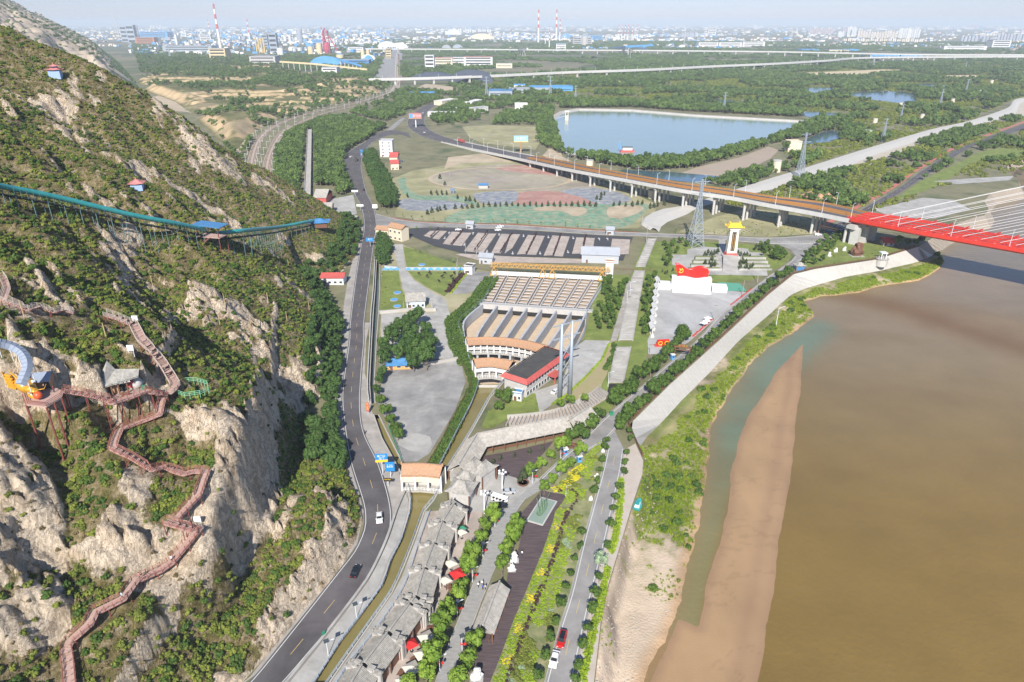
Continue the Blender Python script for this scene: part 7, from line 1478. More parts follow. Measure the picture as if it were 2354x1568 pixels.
hedge('red_flower_edge','red flower border on the right of the flag square',GG(q(2,1,(1660,1530),(1840,1370))),'red',.7,.7); hedge('red_flower_edge','red flower border beside the green court',GG(q(2,1,(2010,1240),(2210,1085))),'red',.7,.7); hedge('red_verge','reddish clipped verge along the cross road',GG([(900,501),(963,511),(1177,517),(1377,530),(1464,534)]),'red',.5,1.2)
# garden strip: patches of yellow, lime, silver and green
GP = q(2,3,(395,0),(385,100),(280,370),(180,610),(100,800),(0,1010));
rows_ = []
gpoly = GG([(1302,1141),(1290,1160),(1276,1178),(1270,1203),(1247,1270),(1222,1330),(1202,1378),(1177,1437),(1151,1510),(1130,1570),(1232,1570),(1250,1545),(1280,1446),(1308,1358),(1333,1253),(1352,1176),(1378,1084),(1393,1035),(1350,1055),(1300,1100),(1270,1128)])
GF = fill([tuple(p) for p in gpoly],.56,.9); vn_ = fbm(GF[:,0],GF[:,1],7,3,131); vm = fbm(GF[:,0]+50,GF[:,1],9,3,132)
dl = dist_np(GF[:,0],GF[:,1],GG([(1302,1141),(1276,1178),(1247,1270),(1222,1330),(1202,1378),(1177,1437),(1130,1570)])); dr_ = dist_np(GF[:,0],GF[:,1],GG([(1250,1545),(1280,1446),(1308,1358),(1333,1253),(1352,1176),(1378,1084),(1393,1035)]))
edge = dl < 2.9; al = GF[:,1]; yb_ = (np.floor(al/3.1) % 3 == 0) & (dl > .6); keep = np.random.rand(len(GF)) < .8
scatter('yellow_beds','square beds of bright yellow plants along the deck edge',GF[edge & yb_ & keep & (GF[:,1] < 168)],'yellow',.42,.6,.6)
scatter('lime_beds','lime-green ground cover in the garden strip',GF[((edge & ~yb_) | (~edge & (vn_ > .06) & (dr_ > 2.4))) & keep],'lime',.42,.65,.8)
scatter('silver_beds','grey-green ground cover in the garden strip',GF[~edge & (vn_ <= .06) & (vm > .1) & (dr_ > 2.4)],'silver',.42,.62,.8)
scatter('garden_grass','mixed green shrubs in the garden strip',GF[~edge & (vn_ <= .06) & (vm <= .1) & (vm > -.28) & (dr_ > 1.2)],'low',.42,.8,.9)
k = (dl > 2.9) & (dl < 3.9) & (np.random.rand(len(GF)) < .55); scatter('purple_balls','rounded dark purple shrubs behind the yellow beds',GF[k],'purple',.55,.75,1.0)
yl = GG(q(2,2,(380,1370),(520,1330),(480,1300),(600,1260),(540,1230),(660,1150))); hedge('yellow_swirl','S-shaped swirl of yellow flowers in the lawn',smooth_line(yl,1),'yellow',.5,.4,.45,n=3)
hedge('yellow_verge','bright yellow hedge at the tip between the two roads',GG(q(2,2,(690,1080),(760,1010),(830,940))),'lime',.5,.45,.45,n=3)
# floodplain and verges
def onflood(P):
 out = []
 for x,y,z in P:
  h = FLBV.ray_cast(Vector((x,y,50)),Vector((0,0,-1)))
  if h[0] is not None and h[0].z > -8.6: out.append((x,y,h[0].z - .05))
 return np.array(out)
FPp = [tuple(p) for p in (BANKTOP + GG([(2135,552),(2149,572)]) + WEDGE[::-1])]
gmask = lambda X,Y: (fbm(X,Y,16,5,11) + .55*fbm(X,Y,3,4,12) + .22 + .5*sstep((Y-150)/35) - .95*sstep((150-Y)/28) > .3) & (Y > 60) & (Y < 460)
def notdry(X,Y): return dist_np(X,Y,TOE) > 4 + 5*fbm(X,Y,15,3,17)
scatter('riverbank_grass','tall green grass on the floodplain',onflood(fill(FPp,.95,.9,0,lambda X,Y: gmask(X,Y) & notdry(X,Y))),'grass',.5,1.1)
sp_ = onflood(fill(FPp,1.3,1,0,lambda X,Y: (fbm(X,Y,11,5,18) > .14) & (Y < 200) & (Y > 60))); scatter('sand_tufts','green tufts scattered over the sandy flat',sp_,'grass',.3,.8); scatter('sand_scrub','low scrub scattered over the sandy flat',sp_[::7],'low',.4,.9)
PC['stone'] = bpy.data.collections.new('stone')
for i in range(3): b = MB(); ico(b,(0,0,.2),1,i*7,1,.3,sq=(1,.8,.6)); o = b.build('stone_proto',mat('pale_stone',(.32,.28,.23),(.42,.38,.32),scale=.7)); COL.objects.unlink(o); PC['stone'].objects.link(o)
scatter('bank_rubble','pale rubble stones along the foot of the path and shore',np.concatenate([onflood(fill(FPp,1.5,1,0,lambda X,Y: (dist_np(X,Y,BANKTOP) < 8 + 4*fbm(X,Y,9,3,22)) & (Y < 200))),onflood(fill(FPp,1.4,1,0,lambda X,Y: (dist_np(X,Y,WEDGE) < 3) & (fbm(X,Y,8,3,23) > .15)))]),'stone',.1,.42)
scatter('riverbank_bushes','bushes scattered along the river edge',onflood(fill(FPp,5,1,0,lambda X,Y: gmask(X,Y) & notdry(X,Y) & (fbm(X,Y,12,3,15) > .12))),'darkbush',.9,2.2)
scatter('riverbank_low_bushes','low olive scrub on the floodplain',onflood(fill(FPp,2.4,1,0,lambda X,Y: gmask(X,Y) & notdry(X,Y) & (fbm(X,Y,9,3,16) > -.05))),'low',.5,1.1)
woods('verge_shrubs','low shrubs on lawns and verges',[[(1553,535),(1640,500),(1720,480),(1830,490),(1890,520),(1880,537),(1766,545)],[(1832,612),(1850,588),(1880,562),(1915,548),(1960,556),(2040,566),(2075,576),(2010,594),(1870,615)],[(1500,556),(1640,557),(1770,567),(1812,580),(1795,612),(1740,640),(1560,650),(1490,640)],q(1,1,(1155,925),(1310,925),(1370,1160),(1380,1290),(1140,1300)),[(1120,950),(1180,905),(1230,905),(1240,950),(1130,985)]],3.2,'low',.4,.9,lambda X,Y: (fbm(X,Y,8,3,19) > .08) & ~inpoly_np(X,Y,[tuple(p) for p in GG(q(2,1,(1470,775),(1610,725),(1750,700),(2310,758),(2350,970),(1800,960),(1470,870)))]))
# ================================================================ WORKS, TOWN AND PYLONS FAR AWAY
m_darkhall = mat('dark_hall_roof',(.06,.075,.11),rough=.6)
def depth_at(y): return G(1176,y).y
def fbox(name,label,cat,x0,x1,yb,yt,dep,wall,roof=None,rz=0,group=None,parts=None):
 p = G((x0+x1)/2,yb); a = p.y*CP + CAMH*SP; w = (x1-x0)/FPX*a; H = hgt((x0+x1)/2,yb,yt); t = thing(name,label,cat,tuple(p),rz,group)
 MB().box((0,dep/2,H/2),(w,dep,H)).build('wall',wall,t); MB().box((0,dep/2,H+.4),(w+1,dep+1,.8)).build('roof',roof or m_gsheet,t)
 for r in range(max(1,min(4,int(H/8)))): MB().box((0,-.1,H*(r+.5)/max(1,min(4,int(H/8)))),(w*.86,.4,H*.12)).build('window_band',m_glass,t)
 return t
m_bandr = mat('chimney_red',(.50,.08,.07),rough=.7); m_bandw = mat('chimney_white',(.72,.70,.68),rough=.7); m_redw = mat('furnace_red',(.42,.05,.09),rough=.6); m_gsteel = mat('works_steel',(.26,.30,.36),(.36,.40,.46),scale=.05,rough=.7); m_ycr = mat('works_cream',(.66,.52,.30),rough=.7)
def chimney(x,yb,yt,label,banded=True,k=1.0):
 p = G(x,yb); H = hgt(x,yb,yt); r = max(H*.035,2.2)*k; t = thing('chimney',label,'chimney',tuple(p)); n = 9 if banded else 3
 for i in range(n): b = MB(); r0,r1 = r*(1-.45*i/n),r*(1-.45*(i+1)/n); b.cyl((0,0,H*i/n),r0,H/n,12,r1); b.build('band',(m_bandr if i % 2 == 0 and i > n*.3 else m_bandw) if banded else m_gwall,t)
 b = MB(); b.cyl((0,0,H*.9),r*.8,1,12); b.build('platform',m_gsteel,t)
for x,yb,yt,l in ((507,112,9,'tallest red and white chimney, behind the blue-walled hall'),(484,86,44,'shorter banded chimney left of the tallest one'),(575,100,44,'banded chimney right of the tallest one'),(1237,98,22,'left of the two tallest banded chimneys on the middle skyline'),(1278,96,22,'right of the two tallest banded chimneys on the middle skyline'),(1286,96,44,'short banded chimney leaning close to the tall pair'),(1253,104,70,'small banded stack in the blue pipe works, left one'),(1262,112,69,'small banded stack in the blue pipe works, right one')): chimney(x,yb,yt,l)
for i,x in enumerate((1421,1428,1435,1442,1452,1464)): chimney(x,94,57,'banded chimney, %s from the left in the row of six' % od(i))
for x,yb,yt,l in ((275,92,35,'thin grey stack behind the dark cooling blocks'),(269,90,48,'shorter grey stack beside the thin one'),(248,96,62,'slim grey stack at the left end of the works'),(1571,108,62,'dark lattice stack before the long white sheds'),(957,105,78,'slim pale mast in the plain left'),(1013,102,78,'slim pale mast right of its twin'),(1220,60,57,'faint needle on the skyline')): chimney(x,yb,yt,l,False,.6)
FB = [('cooling_block','dark grey cooling block, left one','building',281,295,97,60,40,m_gsteel,None),('cooling_block','dark grey cooling block, right one','building',296,313,100,58,40,m_gsteel,None),('works_hall','orange-framed works hall beside the cooling blocks','building',313,356,103,86,60,mat('works_orange',(.45,.17,.06),rough=.8),None),('works_hall','wide blue-roofed hall behind the orange building','building',320,386,88,74,120,m_cyan,m_cyan),('works_hall','long pale blue shed below the tall chimney','building',375,488,122,106,80,m_steel,m_gsheet),('works_hall','white block left of the tall chimney','building',460,485,94,79,40,m_wwall,None),('works_block','cream pipe-clad block under the chimney','building',483,520,140,112,60,m_ycr,None),('works_block','dark process tower with pale frames','tower',621,638,120,77,30,m_gsteel,None),('works_block','second dark process tower, farther left','tower',604,616,108,80,30,m_gsteel,None),('works_block','grey slab building behind the badlands','building',575,634,152,130,60,m_gwall,None),('works_hall','blue gable shed behind the furnace','building',717,745,100,91,60,m_cyan,m_cyan),('works_hall','dark blue shed at the foot of the domes','building',784,848,151,138,50,m_blue,m_gsheet),('works_hall','grey shed right of the furnace','building',800,835,119,109,60,m_wwall,m_gsheet),('works_tower','cream tower bridging the railway','tower',887,899,134,112,18,m_ycr,None),('works_block','white low plant building beside the tracks','building',741,775,178,156,40,m_wwall,None),
 ('slab_block','white ten-storey block at the left of the housing rows','flats',977,998,160,127,30,m_wwall,None),('slab_block','long housing slab behind the white block','flats',998,1040,152,133,14,m_cream,m_redt),('slab_block','longest white housing slab in the middle row','flats',1018,1078,150,132,14,m_wwall,m_gsheet),('slab_block','housing slab with red end wall','flats',1066,1132,155,131,14,m_wwall,m_redt),('slab_block','low cream slab right of the housing rows','flats',1140,1177,157,146,20,m_cream,None),
 ('works_block','row of grey silos in the middle distance, left block','silo',1316,1336,104,87,50,m_gwall,None),('works_block','row of grey silos in the middle distance, right block','silo',1338,1360,104,87,50,m_gwall,None),('works_hall','blue-topped white hall before the grey silos','building',1278,1300,114,101,50,m_wwall,m_cyan),('works_hall','pale blue hall behind the silos','building',1360,1384,92,82,80,m_cyan,m_cyan),('works_hall','white hall right of the banded stacks','building',1391,1409,88,81,60,m_wwall,None),('works_block','white block below the row of six chimneys','building',1439,1456,93,81,60,m_wwall,None),('works_hall','long white shed, left half','building',1605,1650,108,98,70,m_wwall,m_wwall),('works_hall','long white shed, middle part','building',1652,1704,108,98,70,m_wwall,m_wwall),('works_hall','long white shed, right half','building',1706,1757,108,97,70,m_wwall,m_wwall),('white_tower','pair of white tower blocks on the right skyline','flats',1627,1645,79,63,40,m_wwall,None),
 ('hotel_block','broad white hotel-like block at the far right','building',2278,2320,112,93,60,m_wwall,None),('works_hall','big blue sheds left of the right-hand road viaduct','building',2000,2066,133,126,90,m_cyan,m_cyan),('works_hall','second blue shed right of the first','building',2070,2120,133,127,90,m_cyan,m_cyan),('works_hall','long blue roof at the far right plain, left','building',1842,1882,119,114,80,m_cyan,m_cyan),('works_hall','blue roof at the far right plain, right','building',1950,1975,120,114,80,m_cyan,m_cyan),('cream_hall','cream hall beside the right-hand road','building',1905,1950,121,115,60,m_cream,None),('long_flats','long pale terrace of flats at the far right','flats',2168,2266,117,106,30,m_wwall,None),('warehouse','white-walled warehouse with bright blue roof near the viaduct','warehouse',1181,1216,204,196,30,m_wwall,m_cyan),('warehouse','dark grey warehouse in front of the blue ones','warehouse',1170,1216,216,204,30,m_gsteel,None),('warehouse','pale blue warehouse in the middle of three','warehouse',1217,1270,214,201,40,m_steel,m_cyan),('warehouse','right-hand blue warehouse of the group','warehouse',1269,1316,211,200,40,m_cyan,m_cyan),('warehouse','long dark blue shed left of the warehouses','warehouse',1123,1177,222,209,40,m_gsteel,m_blue)]
for f in FB: fbox(*f)
for l,x0,x1,yb,yt,m in (('dark blue arched hall with ribbed roof behind the viaduct, left half',941,1045,186,166,m_darkhall),('dark blue arched hall with ribbed roof behind the viaduct, right half',1030,1134,190,160,m_darkhall),('big blue barrel dome below the furnace',711,787,152,129,m_cyan),('smaller pale dome behind the blue sheds',829,863,138,125,m_wwall),('small blue barrel dome at the right of the works',866-30,858,145,127,m_cyan),('white air dome, left of the pair',867,911,111,95,m_wwall),('white air dome, right of the pair',897,938,112,98,m_wwall),('distant white dome, left of the hazy pair',1023,1060,80,67,m_wwall),('distant pale dome, right of the hazy pair',1078,1136,90,77,m_cream),('small grey dome before the far viaduct',1015,1036,112,103,m_gsheet),('small dark dome beside the grey one',1040,1063,111,102,m_gsteel)):
 p = G((x0+x1)/2,yb); a = p.y*CP + CAMH*SP; w = (x1-x0)/FPX*a; H = hgt((x0+x1)/2,yb,yt); t = thing('domed_hall',l,'hall',tuple(p)); D_ = w*.45
 b = MB(); n = 12; P = [(-w/2*cos(pi*i/n),H*sin(pi*i/n)) for i in range(n+1)]; vs = [(x,0,z) for x,z in P] + [(x,D_,z*.9) for x,z in P]; b.add(vs,[(i,i+1,n+2+i,n+1+i) for i in range(n)][::1] + [tuple(range(n+1))[::-1],tuple(range(n+1,2*n+2))]); b.build('arched_roof',m,t)
 for i in range(2,n-1,2): MB().bar((P[i][0],-.3,P[i][1]+.3),(P[i][0],D_,P[i][1]*.9+.3),1.2,.6).build('roof_rib',m if m is m_darkhall else m_gwall,t)
def tank(x,yb,w,yt,label,m,dome=False):
 p = G(x,yb); a = p.y*CP + CAMH*SP; r = w/2/FPX*a; H = hgt(x,yb,yt); t = thing('storage_tank',label,'tank',tuple(p)); b = MB(); b.cyl((0,0,0),r,H,16); b.build('drum',m,t,smooth=False); b = MB(); b.cyl((0,0,H),r*1.02,H*.06,16,r*.4 if dome else r); b.build('cap',m_gwall,t); MB().bar((r*.9,-r*.7,0),(r*.9,-r*.7,H*1.02),r*.12).build('ladder',m_gsteel,t)
for x,yb,w,yt,l,m in ((715,128,13,108,'cream silo left of the furnace',m_ycr),(735,127,13,100,'taller cream silo beside the furnace',m_ycr),(690,98,13,68,'big grey-blue gasholder behind the works',m_gsteel),(646,130,16,111,'white tank at the head of the yellow conveyor',m_wwall),(656,98,7,83,'small white column, left of two',m_wwall),(667,98,7,82,'small white column, right of two',m_wwall),(834,131,9,116,'cream bin beside the domes, left',m_ycr),(846,131,8,115,'cream bin beside the domes, right',m_ycr),(407,103,6,80,'slim white column with orange rails',m_wwall),(782,136,18,126,'low cream tank in front of the blue shed',m_ycr),(1343,106,14,84,'pale cooling drum among the silos',m_gwall),(760,168,10,157,'white round tank left of the low plant',m_wwall),(778,167,12,158,'white round tank right of the low plant',m_wwall)): tank(x,yb,w,yt,l,m)
for i in range(4): tank(591+i*6,122,3.6,88,'yellow filter column, %s from the left of four' % od(i),mat('works_yellow',(.62,.42,.10),rough=.6))
p = G(313,88); t = thing('cooling_tower','grey hyperbolic cooling tower behind the dark blocks','cooling tower',tuple(p)); b = MB(); H = hgt(313,88,58); b.lathe((0,0,0),[(H*.42,0),(H*.3,H*.45),(H*.25,H*.75),(H*.27,H)],18); b.build('shell',m_gwall,t,smooth=True); b = MB(); b.cyl((0,0,H*.98),H*.24,.5,16); b.build('mouth',m_dark,t)
p = G(752,122); H = hgt(752,122,62); t = thing('blast_furnace','dark red blast furnace with lattice headframe','furnace',tuple(p)); b = MB(); b.lathe((0,0,0),[(H*.10,0),(H*.14,H*.12),(H*.13,H*.3),(H*.06,H*.42)],14); b.build('stack',m_redw,t)
b = MB()
for s in (-1,1):
 for u in (-1,1): b.bar((s*H*.14,u*H*.1,0),(s*H*.09,u*H*.06,H*.88),H*.02)
for k in range(7):
 z = H*(.12+.12*k); w = H*(.14-.006*k)
 for u in (-1,1): b.bar((-w,u*w*.7,z),(w,u*w*.7,z+H*.1*(1 if k % 2 else -0)),H*.014)
 b.box((0,0,z),(w*2.2,w*1.5,H*.012))
b.build('headframe',m_redw,t); MB().bar((H*.5,0,0),(H*.04,0,H*.8),H*.04).build('skip_hoist',m_redw,t); b = MB(); b.tube([(-H*.02,0,H*.42),(-H*.1,0,H*.8),(0,0,H*.95)],H*.03,8); b.build('gas_uptake',m_redw,t)
chimney(744,122,62,'white and red stack standing against the furnace',True,.7)
def conveyor(label,pts,zs,m,w=5):
 P = deckline(pts,zs); t = thing('conveyor',label,'conveyor',tuple(G(*pts[0]))); b = MB()
 for a,c in zip(P,P[1:]): b.bar(a,c,w,w*.9)
 b.build('gallery',m,t,True)
 for p,a_ in walk(P,(P[1]-P[0]).length/6,10): MB().box((p.x,p.y,p.z/2),(w*.4,w*.4,p.z)).build('leg',m_gwall,t,True)
conveyor('long cream conveyor slanting down in front of the blue domes',[(643,142),(720,147),(844,160)],[26,22,8],m_ycr); conveyor('bright blue conveyor rising over the plain, right of the silos',[(1415,112),(1440,107),(1500,104)],[6,40,44],m_cyan,8); conveyor('second blue conveyor crossing the first',[(1405,110),(1450,108),(1485,112)],[4,34,10],m_cyan,7); conveyor('pale conveyor left of the blue-topped hall',[(1183,116),(1212,112)],[5,40],m_wwall,6); conveyor('blue conveyor over the dark shed',[(775,136),(830,152)],[34,12],m_cyan,6)
# rows of town towers, each one its own block
tb = None
def city_tower(x,yb,yt,w,m,label,group):
 p = G(x,yb); a = p.y*CP + CAMH*SP; W_ = w/FPX*a; H = hgt(x,yb,yt); t = thing('apartment_tower',label,'apartment tower',tuple(p),random.uniform(-.3,.3),group)
 for nm,(cx,cy_,cz,sx,sy,sz),mm in (('tower_body',(0,0,.5,1,.8,1),m),('roof_plant',(0,0,1.02,.4,.4,.05),m_gwall),('balcony_band',(0,-.41,.5,.3,.04,.96),m_gsheet)):
  key = ('ct',nm,mm.name)
  if key not in TP: b = MB(); b.box((cx,cy_,cz),(sx,sy,sz)); o = b.build(nm,mm,t); TP[key] = o.data
  else: o = bpy.data.objects.new(nm,TP[key]); COL.objects.link(o); o.parent = t
 t.scale = (W_,W_,H)
rs = random.Random(5); m_tpk = mat('tower_pink',(.50,.36,.36),rough=.8); m_tw = mat('tower_white',(.74,.72,.68),rough=.8); m_tc = mat('tower_cream',(.70,.60,.48),rough=.8); m_tg = mat('tower_grey',(.34,.36,.42),rough=.8)
groups_ = [(1924,1938,86,72,4,m_tw,'white tower in the pair before the long skyline cluster'),(1945,1966,84,62,6,m_tw,'tall pale tower at the left of the big skyline cluster'),(1968,2060,88,72,15,m_tc,'cream tower in the middle of the big skyline cluster'),(2062,2112,88,66,10,m_tw,'tall white tower at the right of the big skyline cluster'),(1935,1960,74,63,6,m_tpk,'dusky pink tower behind the skyline cluster'),(1855,1915,79,66,14,m_tpk,'hazy pink tower in the left skyline row'),(1935,2120,97,89,18,m_tc,'low cream block at the foot of the skyline cluster'),(2288,2353,96,78,9,m_tg,'grey tower in the far right skyline group'),(2205,2270,96,82,8,m_tg,'dim blue-grey block left of the far right group'),(1565,1600,86,74,6,m_tg,'dim tower beside the dark stack'),(2165,2180,68,60,3,m_tw,'pale tower low on the right horizon'),(2220,2245,66,58,4,m_tpk,'pinkish tower on the right horizon'),(620,640,60,53,3,m_tw,'faint block on the left horizon'),(1175,1200,62,54,4,m_tw,'white block on the centre horizon'),(1005,1020,60,53,3,m_tw,'faint white block on the centre-left horizon'),(1730,1745,66,58,3,m_tw,'white block beyond the chimneys'),(345,380,66,58,5,m_tw,'faint white block over the blue hall'),(1040,1130,74,68,8,m_tw,'white works block beside the hazy domes')]
for x0,x1,yb,yt,n,m,l in groups_:
 for i in range(n): city_tower(x0+(x1-x0)*(i+.5)/n,yb+rs.uniform(-1.5,1),yt+rs.uniform(-1.5,2),(x1-x0)/n*.72,m,'%s, %s from the left' % (l,od(i)),l.replace('tower','towers').replace('block','blocks'))
for l,n,x0,x1,y0,y1,mm in (('white sheds and houses spread over the hazy plain',4200,150,2500,57,108,(m_tw,m_tc,m_gsheet)),('blue and pink roofs scattered through the town',900,150,2500,60,118,(m_cyan,m_tpk,m_gsteel)),('works buildings and sheds massed left of centre',760,300,900,72,128,(m_tw,m_gsteel,m_cyan)),('works buildings massed in the centre distance',700,1130,1700,76,112,(m_tw,m_gsteel,m_cyan))):
 b = MB()
 for i in range(n):
  x = rs.uniform(x0,x1); y = y0 + (y1-y0)*rs.random()**1.5; p = G(x,y); k = p.y*CP/FPX
  if fbm(np.array([p.x]),np.array([p.y]),900,2,33)[0] < -.12 and n != 760: continue
  w = rs.uniform(2.5,9)*k*rs.choice((.6,1,1,1.6)); h = min(34,rs.uniform(.8,2.6 if n != 760 else 5)*k + 4); b.box((p.x,p.y,h/2),(w,rs.uniform(12,40),h),rs.uniform(-.4,.4),rs.randrange(3))
 o = b.build('distant_town',list(mm)); o['kind'] = 'stuff'; o['label'] = l
# lattice pylons
def pylon(x,yb,yt,label,k=.16,m=m_steel,arms=2):
 p = G(x,yb); H = hgt(x,yb,yt); t = thing('lattice_pylon',label,'pylon',tuple(p),.2,'lattice power pylons'); w0 = H*k; th = max(.12,H*.0036)*(1+p.y/1500)
 wd = lambda z: w0*(1 - .82*min(1,z/(H*.72))) / 1 if z < H*.72 else w0*.18
 for sx in (-1,1):
  for sy in (-1,1): b = MB(); b.bar((sx*w0/2,sy*w0/2,0),(sx*wd(H*.72)/2,sy*wd(H*.72)/2,H*.72),th*1.5); b.bar((sx*wd(H*.72)/2,sy*wd(H*.72)/2,H*.72),(sx*w0*.06,sy*w0*.06,H),th*1.3); b.build('leg',m,t)
 b = MB(); n = 11
 for i in range(n):
  z0,z1 = H*i/n,H*(i+1)/n; a,c = wd(z0)/2,wd(z1)/2
  for s in (-1,1): b.bar((-a,s*a,z0),(c,s*c,z1),th); b.bar((a,s*a,z0),(-c,s*c,z1),th); b.bar((s*a,-a,z0),(s*c,c,z1),th); b.bar((s*a,a,z0),(s*c,-c,z1),th); b.bar((-c,s*c,z1),(c,s*c,z1),th); b.bar((s*c,-c,z1),(s*c,c,z1),th)
 o = b.build('lattice',m,t); o['kind'] = 'stuff'
 for i in range(arms):
  z = H*(.97 - .17*i); L_ = H*(.12+.03*i); b = MB(); b.bar((-L_,0,z),(L_,0,z),th*1.6); b.bar((-L_,0,z),(0,0,z-H*.04),th); b.bar((L_,0,z),(0,0,z-H*.04),th); b.build('crossarm',m,t)
for a in ((1597,565,413,'biggest lattice pylon standing beside the monument lawn',.2),(1836,410,305,'tall pylon in front of the wooded levee bend'),(2027,327,272,'pylon beside the long levee, upper right'),(2068,279,240,'pylon just beyond the one by the levee'),(1264,227,175,'pylon between the two warehouses and the reservoir'),(1322,230,197,'pylon in the woods above the reservoir rim'),(1663,252,212,'pylon by the ponds behind the reservoir'),(1448,138,123,'tiny pylon between the two railway viaducts'),(1118,222,176,'pylon beside the arched halls'),(392,138,105,'pylon on the green slope below the works'),(2160,240,205,'pylon among the wellheads'),(2218,217,182,'farther pylon among the wellheads'),(2006,158,136,'hazy pylon behind the tan field'),(2218,160,142,'hazy pylon at the far right')): pylon(*a[:4],*(a[4:] or ()))
# railway masts
for P,nm in ((TR1,'western'),(TR2,'eastern')):
 for s in (-6,6):
  for i,(p,a_) in enumerate(walk(offset(P,s),45,15)):
   t = thing('catenary_mast','%s railway mast, %s from the near end on its %s side' % (nm,od(i),'left' if s > 0 else 'right'),'mast',tuple(p),a_,'catenary masts along the railway');
   if 'mast' not in TP: b = MB(); b.box((0,0,4.5),(.5,.5,9)); o1 = b.build('pole',m_pale,t); b = MB(); b.bar((0,0,8),(0,-3,7.6),.2); o2 = b.build('bracket',m_lamp,t); TP['mast'] = (o1.data,o2.data)
   else:
    for n_,d in zip(('pole','bracket'),TP['mast']): o = bpy.data.objects.new(n_,d); COL.objects.link(o); o.parent = t
   if s > 0: t.scale = (1,1,1)
# long pale flume through the wood
a,c = G(712,302),G(706,484); P = [a,c]; t = thing('raised_flume','long straight pale concrete flume cutting through the wood','flume',tuple(c)); MB().bar(a+Vector((0,0,2.5)),c+Vector((0,0,2.5)),5.5,.5).build('channel_floor',m_conc,t,True)
for s in (-1,1): MB().bar(a+Vector((s*2.7,0,3)),c+Vector((s*2.7,0,3)),.4,1.4).build('side_wall',m_conc,t,True)
for p,a_ in walk(P,14): MB().box((p.x,p.y,1.2),(4.5,1,2.4)).build('trestle',m_conc,t,True)
# ================================================================ VEHICLES, STREET FURNITURE, PEOPLE, SIGNS
def carpaint(n,c): return mat('paint_'+n,c,rough=.25,spec=.6)
def car(label,x,y,ang,body,kind='sedan',roofm=None,L_=4.6,group=None,z=0.0):
 p = G(x,y,z) ; p.z = z + .2; t = thing('car',label,'car',tuple(p),ang,group); W_ = 1.82
 if kind == 'suv': prof = [(-2.3,.5),(-2.3,1.05),(-2.15,1.62),(-1.7,1.72),(.5,1.70),(1.15,1.12),(2.15,1.0),(2.3,.75),(2.3,.4)]; gl = ((-1.9,1.3,-1.0,1.62),(.55,1.15,1.6,1.66))
 else: prof = [(-2.3,.5),(-2.3,.95),(-1.75,1.02),(-1.0,1.42),(.25,1.44),(1.0,1.02),(2.1,.85),(2.3,.65),(2.3,.35)]; gl = ()
 b = MB(); n = len(prof); k = []
 for s,w in ((-1,1),(1,1)):
  for (u,z) in prof: ww = W_/2*(1 if z < 1.06 else .82); k.append((u*L_/4.6,s*ww,z))
 b.add(k,[tuple(range(n))[::-1],tuple(range(n,2*n))] + [(i,i+1,n+i+1,n+i) for i in range(n-1)]); b.box((0,0,.4),(L_*.96,W_*.98,.3)); b.build('body',body,t)
 hi = 1.72 if kind == 'suv' else 1.45; MB().box((-.45 if kind != 'suv' else -.6,0,hi+.01),(1.5 if kind != 'suv' else 2.3,1.2,.05)).build('roof_panel',roofm or body,t)
 b = MB(); x0 = .33 if kind != 'suv' else .58; x1 = .95 if kind != 'suv' else 1.12; b.add([(x0,-.68,hi+.0),(x0,.68,hi+.0),(x1,.78,1.07),(x1,-.78,1.07)],[(3,2,1,0),(0,1,2,3)]);
 for q_ in range(4): b.v[q_] = (b.v[q_][0]+.04,b.v[q_][1],b.v[q_][2]+.04)
 b.build('windscreen',m_glass,t); b = MB(); xr0,xr1 = (-1.02,-1.66) if kind != 'suv' else (-1.78,-2.16); b.add([(xr0-.03,-.66,hi+.03),(xr0-.03,.66,hi+.03),(xr1-.03,.74,1.14),(xr1-.03,-.74,1.14)],[(0,1,2,3),(3,2,1,0)]); b.build('rear_window',m_glass,t)
 for s in (-1,1): MB().box((-.3,s*.83,1.22),(1.9,.06,.3)).build('side_window',m_glass,t); MB().box((.95,s*1.0,1.05),(.18,.22,.14)).build('mirror',body,t)
 for s in (-1,1):
  for u in (-1.4,1.4):
   w = thing('x','x','x') if False else None; b = MB(); cy = [(u+.33*cos(2*pi*i/12),s*.86,.33+.33*sin(2*pi*i/12)) for i in range(12)] + [(u+.33*cos(2*pi*i/12),s*.93,.33+.33*sin(2*pi*i/12)) for i in range(12)]; b.add(cy,[tuple(range(12)),tuple(range(12,24))[::-1]] + [(i,(i+1)%12,12+(i+1)%12,12+i) for i in range(12)]); b.build('wheel',m_black,t)
  MB().box((2.28*L_/4.6,s*.65,.7),(.08,.35,.15)).build('headlight',m_white2,t); MB().box((-2.3*L_/4.6,s*.65,.85),(.06,.35,.14)).build('tail_light',m_redp,t)
 return t
def heading(a,c): d = G(*c)-G(*a); return atan2(d.y,d.x)
wp,bp,rp_,sp_,blp = carpaint('white',(.72,.72,.72)),carpaint('black',(.012,.016,.022)),carpaint('red',(.5,.015,.01)),carpaint('silver',(.42,.44,.46)),carpaint('blue',(.05,.22,.42))
car('white saloon driving down the highway beside the canal',872,1195,heading((871,1180),(872,1215)),wp); car('black saloon driving up the highway near the cliff',818,1318,heading((812,1335),(828,1300)),bp)
car('white and red car with a black glass roof on the riverside road',1291,1476,heading((1297,1450),(1284,1500)),rp_,'suv',bp); car('white saloon following the red car on the riverside road',1274,1521,heading((1280,1500),(1268,1545)),wp)
car('white saloon parked beside the office hedge',1276,903,heading((1267,912),(1286,895)),wp); car('silver saloon parked on the square above the stone street',1168,1134,0.1,sp_); car('black car beneath the white tour cart',1150,1166,.05,bp)
car('dark car at the foot of the wooded bend on the highway',836,438,heading((836,445),(834,430)),bp); car('white van turning at the hatched junction',1879,542,0,wp,'suv');
